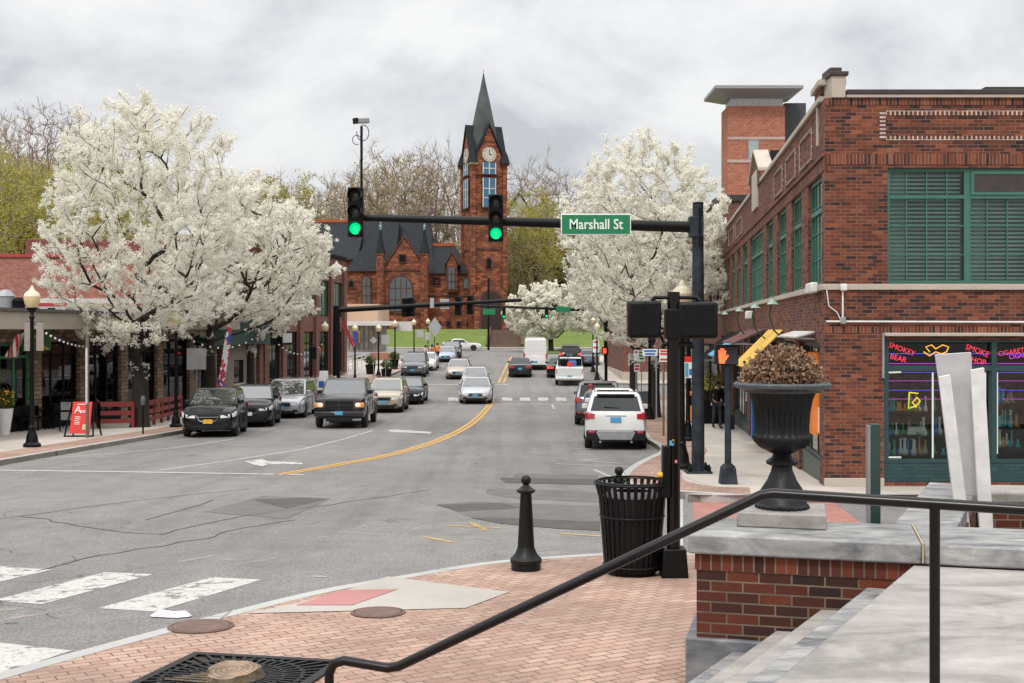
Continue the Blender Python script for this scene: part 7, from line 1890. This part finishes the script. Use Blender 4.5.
    for sg_ in (-1,1):
        MB().hexa([(hw*ti,bk-.02,tz0+.02),(hw*.90,bk-.01,tz0),(hw*.975,bk+dy_,tz0),(hw*ti,bk+.1,tz0+.02)],[(hw*ti,bk-.01,tz1-.03),(hw*.90,bk-.005,tz1),(hw*.98,bk+dy_+.05,tz1),(hw*ti,bk+.1,tz1-.03)],Matrix.Scale(sg_,4,(1,0,0))).build('taillight', tl, t, None, .012, world=False)
        if kind in ('suv','bigsuv'): MB().box(hw*.66,hw*.86,bk-.045,bk+.1,gc+.24,gc+.31,Matrix.Scale(sg_,4,(1,0,0))).build('reflector', tl, t, None, .01, world=False)
    pzr = {'sedan':.62,'pickup':.60,'cargo':.62}.get(kind, zt-.30)
    MB().box(-.155,.155,bk-.022,bk+.05,pzr,pzr+.15).build('licence_plate', plate, t, world=False)
    if kind != 'pickup':
        if kind in ('suv','bigsuv'):
            MB().box(-hw*.93,hw*.93,bk-.035,bk+.25,gc+.02,gc+.33).build('rear_bumper_trim', M_trim, t, None, .04, world=False)
            MB().prism([(-hw*.62,gc+.27),(-hw*.50,gc+.05),(hw*.50,gc+.05),(hw*.62,gc+.27),(hw*.55,gc+.32),(-hw*.55,gc+.32)],'y',bk-.055,bk).build('skid_plate', M_grey, t, None, .02, world=False)
            MB().box(-hw*.60,hw*.60,bk+.28,bk+.52,H-.10,H-.05).build('roof_spoiler', M_trim, t, None, .02, world=False)
            MB().box(-.30,.30,bk-.004,bk+.05,zt-.13,zt-.105).build('tailgate_strip', M_chrome, t, world=False)
            MB().tube([(-.34,bk+.145,zt+.14),(.10,bk+.142,zt+.11)],.012,5).build('rear_wiper', M_trim, t, world=False)
            for sg_ in (-1,1): MB().lathe([(.035,0),(.035,.1)],10,Matrix.Translation((sg_*.45,bk-.04,gc+.0)) @ Matrix.Rotation(R(-90),4,'X')).build('exhaust_tip', M_chrome, t, world=False)
        else: MB().box(-hw*.84,hw*.84,bk-.02,bk+.2,gc+.04,gc+.22).build('rear_bumper_trim', M_trim, t, None, .03, world=False)
    else:
        MB().box(-hw*.95,hw*.95,bk-.14,bk+.05,gc+.08,gc+.24).build('rear_bumper', M_chrome if face == 'front' else M_white, t, None, .03, world=False)
        MB().box(-hw*.84,hw*.84,bk+.12,p['rb']-.1,zt-.0,zt+.045).build('bed_cover', M_trim, t, world=False) if face == 'front' else None
        MB().box(-hw*.80,hw*.80,bk-.012,bk+.01,gc+.36,zt-.08).build('tailgate', cm, t, None, .02, world=False)
    if rails:
        for sg_ in (-1,1): MB().tube([(sg_*(tw-.08),p['rf']+.25,H-.02),(sg_*(tw-.08),p['rf']+.35,H+.05),(sg_*(tw-.08),p['wf']-.35,H+.05),(sg_*(tw-.08),p['wf']-.22,H-.02)],.018,6).build('roof_rail', M_grey, t, world=False)
    slope = math.atan((G(Y+2)-G(Y-2))/4) if pitch else 0
    base_h = heading if face == 'rear' else heading+math.pi
    t.rotation_mode = 'XYZ'
    t.rotation_euler = (slope if abs(math.cos(base_h)) > .5 and math.cos(base_h) > 0 else -slope if abs(math.cos(base_h)) > .5 else 0, 0, base_h)
    return t
def cp(name, c, metal=.3, rough=.28): return pm(name, c, rough, metal, .04, 1, coat=.8, spec=.1)
P_black = cp('black_car_paint',(.005,.005,.007),0); P_dark = cp('dark_grey_car_paint',(.010,.011,.016),0); P_silver = cp('silver_car_paint',(.42,.43,.45),.6); P_charcoal = cp('charcoal_car_paint',(.03,.028,.03),.3)
P_tan = cp('pale_gold_car_paint',(.45,.40,.32),.5); P_grey = cp('grey_car_paint',(.15,.16,.175),.5); P_white = cp('white_car_paint',(.70,.70,.69),0); P_blue = cp('pale_blue_car_paint',(.30,.37,.45),.5); P_beige = cp('beige_car_paint',(.40,.34,.28),.5); P_navy = cp('blue_black_car_paint',(.018,.022,.032),.4)
hd = R(-3)          # left side of the street, towards the viewer
def cf(kind, px, Yfront, *a, hdg=0, **k):
    """front at Yfront"""
    L = T[kind]['L']; x = wx(px,Yfront); h = R(hdg); return car(kind, a[0], a[1], x-math.sin(h)*L/2, Yfront+L/2, h, 'front', **k)
cf('suv',207.5,39.0,P_black,'black compact SUV with orange yellow plate parked first in the left row',plate=M_plate_y,hdg=7)
cf('suv',248,45.3,P_dark,'dark blue black SUV parked second in the left row',name='parked_car',plate=M_white,hdg=6)
cf('van',281,51.6,P_silver,'silver minivan parked behind the dark SUV in the left row',name='minivan',hdg=1)
cf('pickup',339,44.6,P_charcoal,'charcoal pickup truck with amber lit headlights driving toward the viewer',lit=True,hdg=1.5)
cf('suv',383,56.0,P_tan,'pale gold SUV following the charcoal pickup',name='car',rails=True)
cf('sedan',406,63.0,P_black,'black sedan behind the pale gold SUV',name='car')
cf('bigsuv',412.5,88,P_grey,'grey SUV stopped beyond the far junction beside the left kerb',name='car',rails=True)
cf('sedan',425,95,P_white,'white car mostly hidden behind the grey SUV',name='car')
cf('sedan',475.3,63.5,P_silver,'silver sedan in the middle of the far junction, nearest of the oncoming lane',name='car')
cf('sedan',474.3,76,P_silver,'pale silver sedan directly behind the silver sedan',name='car')
cf('sedan',457.5,86,P_beige,'beige sedan waiting left of the two silver sedans',name='car')
cf('sedan',445.5,106,P_blue,'pale blue sedan near the far left kerb',name='car')
cf('suv',451,114,P_dark,'dark car behind the pale blue sedan',name='car')
t = car('sedan',P_white,'white sedan crossing side-on in front of the church lawn',wx(462,138.5),138.5,R(-90),'rear',name='car')
hr_ = R(-3)
def cr(kind, px, Yrear, h, *a, **k):
    L = T[kind]['L']; x = wx(px,Yrear); return car(kind, a[0], a[1], x-math.sin(h)*L/2, Yrear+L/2, h, 'rear', **k)
cr('sedan',520,88,R(-1),P_navy,'black sedan driving away beside the double yellow line',name='car',tailc=1)
cr('cargo',535.5,96,R(-1),P_white,'tall white cargo van driving away ahead of the black sedan')
cr('sedan',558.5,87.5,R(-2),P_black,'small dark car with red tail lights left of the white work pickup',name='car',brake=True)
wp_ = cr('pickup',569.5,80,R(-3),P_white,'white work pickup loaded with tools driving away')
cr('bigsuv',570.5,101,R(-3),P_black,'dark SUV with lit brake lights beyond the white pickup',name='car',brake=True)
cr('sedan',589,100,R(-4),P_grey,'dark grey car waiting right of the dark SUV',name='car')
cr('suv',615.8,33.2,R(-4.5),P_white,'white SUV with blue plate parked nearest on the right, seen from behind',rails=True)
cr('suv',613,39.6,R(-5),P_white,'white SUV parked ahead of the nearest white one on the right',name='parked_car')
cr('bigsuv',598,46.5,R(-5),P_grey,'grey SUV parked ahead of the two white ones on the right',name='parked_car')
# hillside parked cars
for px, Y, m, lb_ in ((47,116,P_white,'white car parked at the left end of the hillside car park'),(58,118,P_silver,'silver car parked on the hillside car park beside the tree'),(70,117,P_white,'white car behind blossom on the hillside car park'),(80,119,P_blue,'bluish car at the right end of the hillside car park')):
    x_ = wx(px,Y); o = car('sedan',m,lb_,x_,Y,R(80),'rear',name='parked_car',pitch=False,group='cars on the hillside car park'); o.location.z = TERR(x_,Y)+.1
# load on the pickup
pt = Vector((wp_.location.x, wp_.location.y, wp_.location.z))
def at_p(dx,dy,dz): return Matrix.Translation((pt.x+dx,pt.y+dy,pt.z+dz))
for (dx,dy,dz,sx,sy,sz,m,lb_) in ((.1,-1.9,1.28,.55,.5,.35,M_blue,'blue tool crate in the white pickup bed'),(-.5,-1.6,1.28,.5,.6,.45,M_dark,'black equipment case in the white pickup bed'),(.55,-1.5,1.28,.4,.5,.5,M_black,'black bin in the right of the white pickup bed'),(-.1,-2.3,1.28,.35,.3,.28,M_red,'red fuel can in the white pickup bed')):
    o = MB().box(-sx/2,sx/2,-sy/2,sy/2,0,sz,at_p(dx,dy,dz)).build('crate', m, None, None, .03); tag(o, lb_, 'crate')
o = thing('ladder_rack', 'black ladder rack and tools above the white pickup bed', 'rack', (pt.x,pt.y-1.5,pt.z+1.25))
mb = MB()
for dx in (-.85,.85):
    for dy in (-2.6,-1.0): mb.tube([(pt.x+dx,pt.y+dy,pt.z+1.2),(pt.x+dx,pt.y+dy,pt.z+1.95)],.03,6)
    mb.tube([(pt.x+dx,pt.y-2.6,pt.z+1.95),(pt.x+dx,pt.y-1.0,pt.z+1.95)],.03,6)
for dy in (-2.6,-1.0): mb.tube([(pt.x-.85,pt.y+dy,pt.z+1.95),(pt.x+.85,pt.y+dy,pt.z+1.95)],.03,6)
mb.tube([(pt.x-.5,pt.y-2.8,pt.z+2.0),(pt.x-.5,pt.y+1.2,pt.z+2.05)],.04,6); mb.tube([(pt.x-.2,pt.y-2.8,pt.z+2.0),(pt.x-.2,pt.y+1.2,pt.z+2.05)],.04,6)
mb.build('frame', M_black, o, 60)
# ------------------------------------------------------------------ people
def skin_mesh(joints, edges, radii, name, mat, parent, sub=1, root=0):
    me = bpy.data.meshes.new(name); me.from_pydata(joints, edges, []); o = bpy.data.objects.new(name, me); COL.objects.link(o)
    me.materials.append(mat)
    m = o.modifiers.new('s','SKIN'); m.use_smooth_shade = True
    sv = me.skin_vertices[0].data if me.skin_vertices else None
    if sv is None:
        bm = bmesh.new(); bm.from_mesh(me); bm.verts.layers.skin.verify(); bm.to_mesh(me); bm.free(); sv = me.skin_vertices[0].data
    for i, r in enumerate(radii): sv[i].radius = (r,r) if not hasattr(r,'__len__') else r
    for v in sv: v.use_root = False
    sv[root].use_root = True
    if sub: s_ = o.modifiers.new('u','SUBSURF'); s_.levels = sub; s_.render_levels = sub
    dg = bpy.context.evaluated_depsgraph_get(); dg.update()
    m2 = bpy.data.meshes.new_from_object(o.evaluated_get(dg)); m2.name = name
    bpy.data.objects.remove(o)
    m2.polygons.foreach_set('use_smooth',[True]*len(m2.polygons))
    if not m2.materials: m2.materials.append(mat)
    o2 = bpy.data.objects.new(name, m2); COL.objects.link(o2); o2.parent = parent; return o2
def person(x, Y, rz, label, jacket, trousers, hair, stride=.18, H=1.72, armb=.05, group=None, hat=None):
    z = G(Y)+KERB; t = thing('person', label, 'person', (x,Y,z), rz, group); k = H/1.75
    J = [(0,0,.95),(0,0,1.12),(0,.0,1.32),(0,.0,1.47),(0,.01,1.55),(0,.015,1.66),
         (-.10,0,.90),(-.11,stride*.5,.50),(-.11,stride*.6-.02,.09),(-.11,stride*.6+.15,.035),
         (.10,0,.90),(.11,-stride*.25+.06,.50),(.11,-stride*.9,.11),(.11,-stride*.9+.15,.045),
         (-.19,0,1.42),(-.24,-.04,1.16),(-.25,.06+armb,.93),(-.25,.08+armb,.84),
         (.19,0,1.42),(.24,-.02,1.16),(.25,.10+armb,.95),(.25,.12+armb,.86)]
    E = [(0,1),(1,2),(2,3),(3,4),(4,5),(0,6),(6,7),(7,8),(8,9),(0,10),(10,11),(11,12),(12,13),(3,14),(14,15),(15,16),(16,17),(3,18),(18,19),(19,20),(20,21)]
    Rr = [.13,.115,.135,.09,.05,.095,.09,.06,.038,.035,.09,.06,.038,.035,.055,.042,.030,.035,.055,.042,.030,.035]
    J = [(a*k,b*k,c*k) for a,b,c in J]
    body = skin_mesh(J,E,Rr,'body',M_skin,t)
    for s_ in (-1,1): MB().ball((s_*.033*k,.105*k,1.675*k),.011,6,4).build('eye', M_dark, body, world=False)
    MB().ball((0,.115*k,1.65*k),(.014,.02,.02),8,6).build('nose', M_skin, body, 60, world=False)
    idx = [0,1,2,3,14,15,16,18,19,20]; mp = {a:i for i,a in enumerate(idx)}
    skin_mesh([J[i] for i in idx],[(mp[a],mp[b]) for a,b in E if a in mp and b in mp],[Rr[i]+.022 for i in idx],'jacket',jacket,t)
    idx = [0,6,7,8,10,11,12]; mp = {a:i for i,a in enumerate(idx)}
    skin_mesh([J[i] for i in idx],[(mp[a],mp[b]) for a,b in E if a in mp and b in mp],[Rr[i]+.016 for i in idx],'trousers',trousers,t)
    for a,b in ((8,9),(12,13)):
        p0_, p1_ = Vector(J[a]), Vector(J[b]); MB().ball(tuple((p0_+p1_)/2+Vector((0,.01,-.0))),(.05,.14,.045),10,6).build('shoe', M_trim, t, 60, world=False)
    MB().ball((0,-.005*k,1.69*k),(.103,.112,.115),14,9).build('hair' if not hat else 'cap', hair, t, 60, world=False)
    return t
person(wx(717,42.5),42.5,R(185),'person in dark clothes walking on the right pavement toward the viewer',M_dark,pm('dark_blue_trousers',(.02,.025,.04),.8),pm('dark_brown_hair',(.03,.02,.015),.8))
person(wx(723.5,43.3),43.3,R(5),'person in black coat beside the dark clothed walker',M_trim,M_dark,pm('dark_brown_hair',(.03,.02,.015),.8),.1)
person(wx(590.5,43.6),43.6,R(200),'person with dark red cap standing at the driver door of the parked white car',pm('grey_blue_jacket',(.16,.18,.22),.8),M_dark,pm('dark_red_cap',(.25,.03,.03),.7),.05,hat=1).location.z -= KERB
person(wx(437.3,104),104,R(170),'pedestrian in bright orange vest on the far left pavement',pm('bright_orange_vest',(.85,.20,.03),.7),M_dark,M_dark,.2)
person(wx(432,101),101,R(120),'pedestrian in orange top left of the one in the bright vest',pm('faded_orange_top',(.65,.22,.08),.7),pm('grey_trousers',(.15,.15,.16),.8),M_dark,.15)
person(wx(425.5,100),100,R(150),'pedestrian in pale pink top on the far left pavement',pm('pale_pink_top',(.55,.38,.36),.8),M_trim,M_dark,.1)
# green window plants behind the walkers
x_ = wx(713.5,46); t = thing('potted_plant','pair of pointed yellow green plants outside the side shops','plant',(x_,46,G(46)+KERB))
for dx in (-.22,.22):
    MB().lathe([(.15,0),(.2,.45),(.17,.45)],12,grot(x_+dx,46,G(46)+KERB+.9)).build('pot', M_dark, t)
    q = random.Random(9); mb = MB()
    for i in range(260):
        zz_ = q.random(); r_ = (1-zz_)*.24; a = q.random()*6.28; cluster(mb,q,Vector((x_+dx+r_*math.cos(a),46+r_*math.sin(a),G(46)+KERB+1.35+zz_*.75)),2,.02,.045)
    mb.build('foliage', M_newleaf, t, fix=False)
MB().box(x_-.5,x_+.5,45.8,46.2,G(46)+KERB,G(46)+KERB+.9).build('stand', M_black, t)
# ------------------------------------------------------------------ sky, light, camera
w = bpy.data.worlds.new('World'); S.world = w; w.use_nodes = True
nt = w.node_tree; N = nt.nodes; bg = N['Background']
sky = N.new('ShaderNodeTexSky'); sky.sky_type = 'NISHITA'; sky.sun_disc = False
SUN_EL, SUN_AZ = R(52), R(200)       # azimuth clockwise from +Y
sky.sun_elevation = SUN_EL; sky.sun_rotation = SUN_AZ
tc = N.new('ShaderNodeTexCoord'); sep = N.new('ShaderNodeSeparateXYZ'); nt.links.new(tc.outputs['Generated'], sep.inputs[0])
def wn(ty, **kw):
    n = N.new(ty)
    for k, v in kw.items(): setattr(n, k, v)
    return n
# project direction on a cloud layer
zc = wn('ShaderNodeMath', operation='MAXIMUM'); nt.links.new(sep.outputs['Z'], zc.inputs[0]); zc.inputs[1].default_value = 0.0
za_ = wn('ShaderNodeMath', operation='ADD'); nt.links.new(zc.outputs[0], za_.inputs[0]); za_.inputs[1].default_value = .55
dx_ = wn('ShaderNodeMath', operation='DIVIDE'); nt.links.new(sep.outputs['X'], dx_.inputs[0]); nt.links.new(za_.outputs[0], dx_.inputs[1])
dy_ = wn('ShaderNodeMath', operation='DIVIDE'); nt.links.new(sep.outputs['Y'], dy_.inputs[0]); nt.links.new(za_.outputs[0], dy_.inputs[1])
cb = wn('ShaderNodeCombineXYZ'); nt.links.new(dx_.outputs[0], cb.inputs[0]); nt.links.new(dy_.outputs[0], cb.inputs[1])
mp_ = wn('ShaderNodeMapping'); mp_.inputs['Scale'].default_value = (1.0,1.0,1); mp_.inputs['Location'].default_value = (2.7,1.2,0); nt.links.new(cb.outputs[0], mp_.inputs[0])
n1 = wn('ShaderNodeTexNoise'); n1.inputs['Scale'].default_value = 3.6; n1.inputs['Detail'].default_value = 7; n1.inputs['Roughness'].default_value = .56; n1.inputs['Distortion'].default_value = .35; nt.links.new(mp_.outputs[0], n1.inputs['Vector'])
rp_ = wn('ShaderNodeValToRGB'); e_ = rp_.color_ramp.elements
e_[0].position = .37; e_[0].color = (.58,.595,.62,1); e_[1].position = .60; e_[1].color = (.93,.925,.915,1)
m_ = e_.new(.43); m_.color = (.70,.71,.73,1); m2_ = e_.new(.52); m2_.color = (.84,.84,.845,1)
nt.links.new(n1.outputs['Fac'], rp_.inputs['Fac'])
# brighter towards the zenith, as an overcast sky is
zr_ = wn('ShaderNodeMath', operation='MULTIPLY_ADD'); nt.links.new(zc.outputs[0], zr_.inputs[0]); zr_.inputs[1].default_value = .55; zr_.inputs[2].default_value = .95
zh_ = wn('ShaderNodeMath', operation='SUBTRACT'); nt.links.new(zc.outputs[0], zh_.inputs[0]); zh_.inputs[1].default_value = .33
zm_ = wn('ShaderNodeMath', operation='MAXIMUM'); nt.links.new(zh_.outputs[0], zm_.inputs[0]); zm_.inputs[1].default_value = 0
zt_3 = wn('ShaderNodeMath', operation='MULTIPLY_ADD'); nt.links.new(zm_.outputs[0], zt_3.inputs[0]); zt_3.inputs[1].default_value = 2.4; nt.links.new(zr_.outputs[0], zt_3.inputs[2]); zr_ = zt_3
mul = wn('ShaderNodeVectorMath', operation='SCALE'); nt.links.new(rp_.outputs['Color'], mul.inputs[0]); nt.links.new(zr_.outputs[0], mul.inputs['Scale'])
sks = wn('ShaderNodeVectorMath', operation='SCALE'); nt.links.new(sky.outputs[0], sks.inputs[0]); sks.inputs['Scale'].default_value = .10
mx_n = wn('ShaderNodeMix', data_type='RGBA'); mx_n.inputs[0].default_value = .90
nt.links.new(sks.outputs[0], mx_n.inputs[6]); nt.links.new(mul.outputs[0], mx_n.inputs[7])
nt.links.new(mx_n.outputs[2], bg.inputs['Color']); bg.inputs['Strength'].default_value = 1.0
sl_ = bpy.data.lights.new('sun','SUN'); sl_.energy = 1.5; sl_.angle = R(10); sl_.color = (1.0,.96,.90)
so = bpy.data.objects.new('sun', sl_); COL.objects.link(so)
d_ = Vector((math.sin(SUN_AZ)*math.cos(SUN_EL), math.cos(SUN_AZ)*math.cos(SUN_EL), math.sin(SUN_EL)))
so.rotation_euler = d_.to_track_quat('Z','Y').to_euler(); so.location = (0,-20,60)
ca = bpy.data.cameras.new('camera'); ca.sensor_width = 36; ca.lens = F/1024*36; ca.clip_start = .1; ca.clip_end = 8000; ca.shift_y = (HY-341.5)/1024
co = bpy.data.objects.new('camera', ca); COL.objects.link(co); co.location = (0,0,EZ); co.rotation_euler = (R(90),0,0); S.camera = co
S.view_settings.view_transform = 'Standard'; S.view_settings.look = 'None'; S.view_settings.exposure = 0.0; S.view_settings.gamma = 1; S.view_settings.use_curve_mapping = False
S.cycles.max_bounces = 7; S.cycles.diffuse_bounces = 5; S.cycles.transparent_max_bounces = 12; S.cycles.use_denoising = True; S.cycles.caustics_reflective = False; S.cycles.caustics_refractive = False
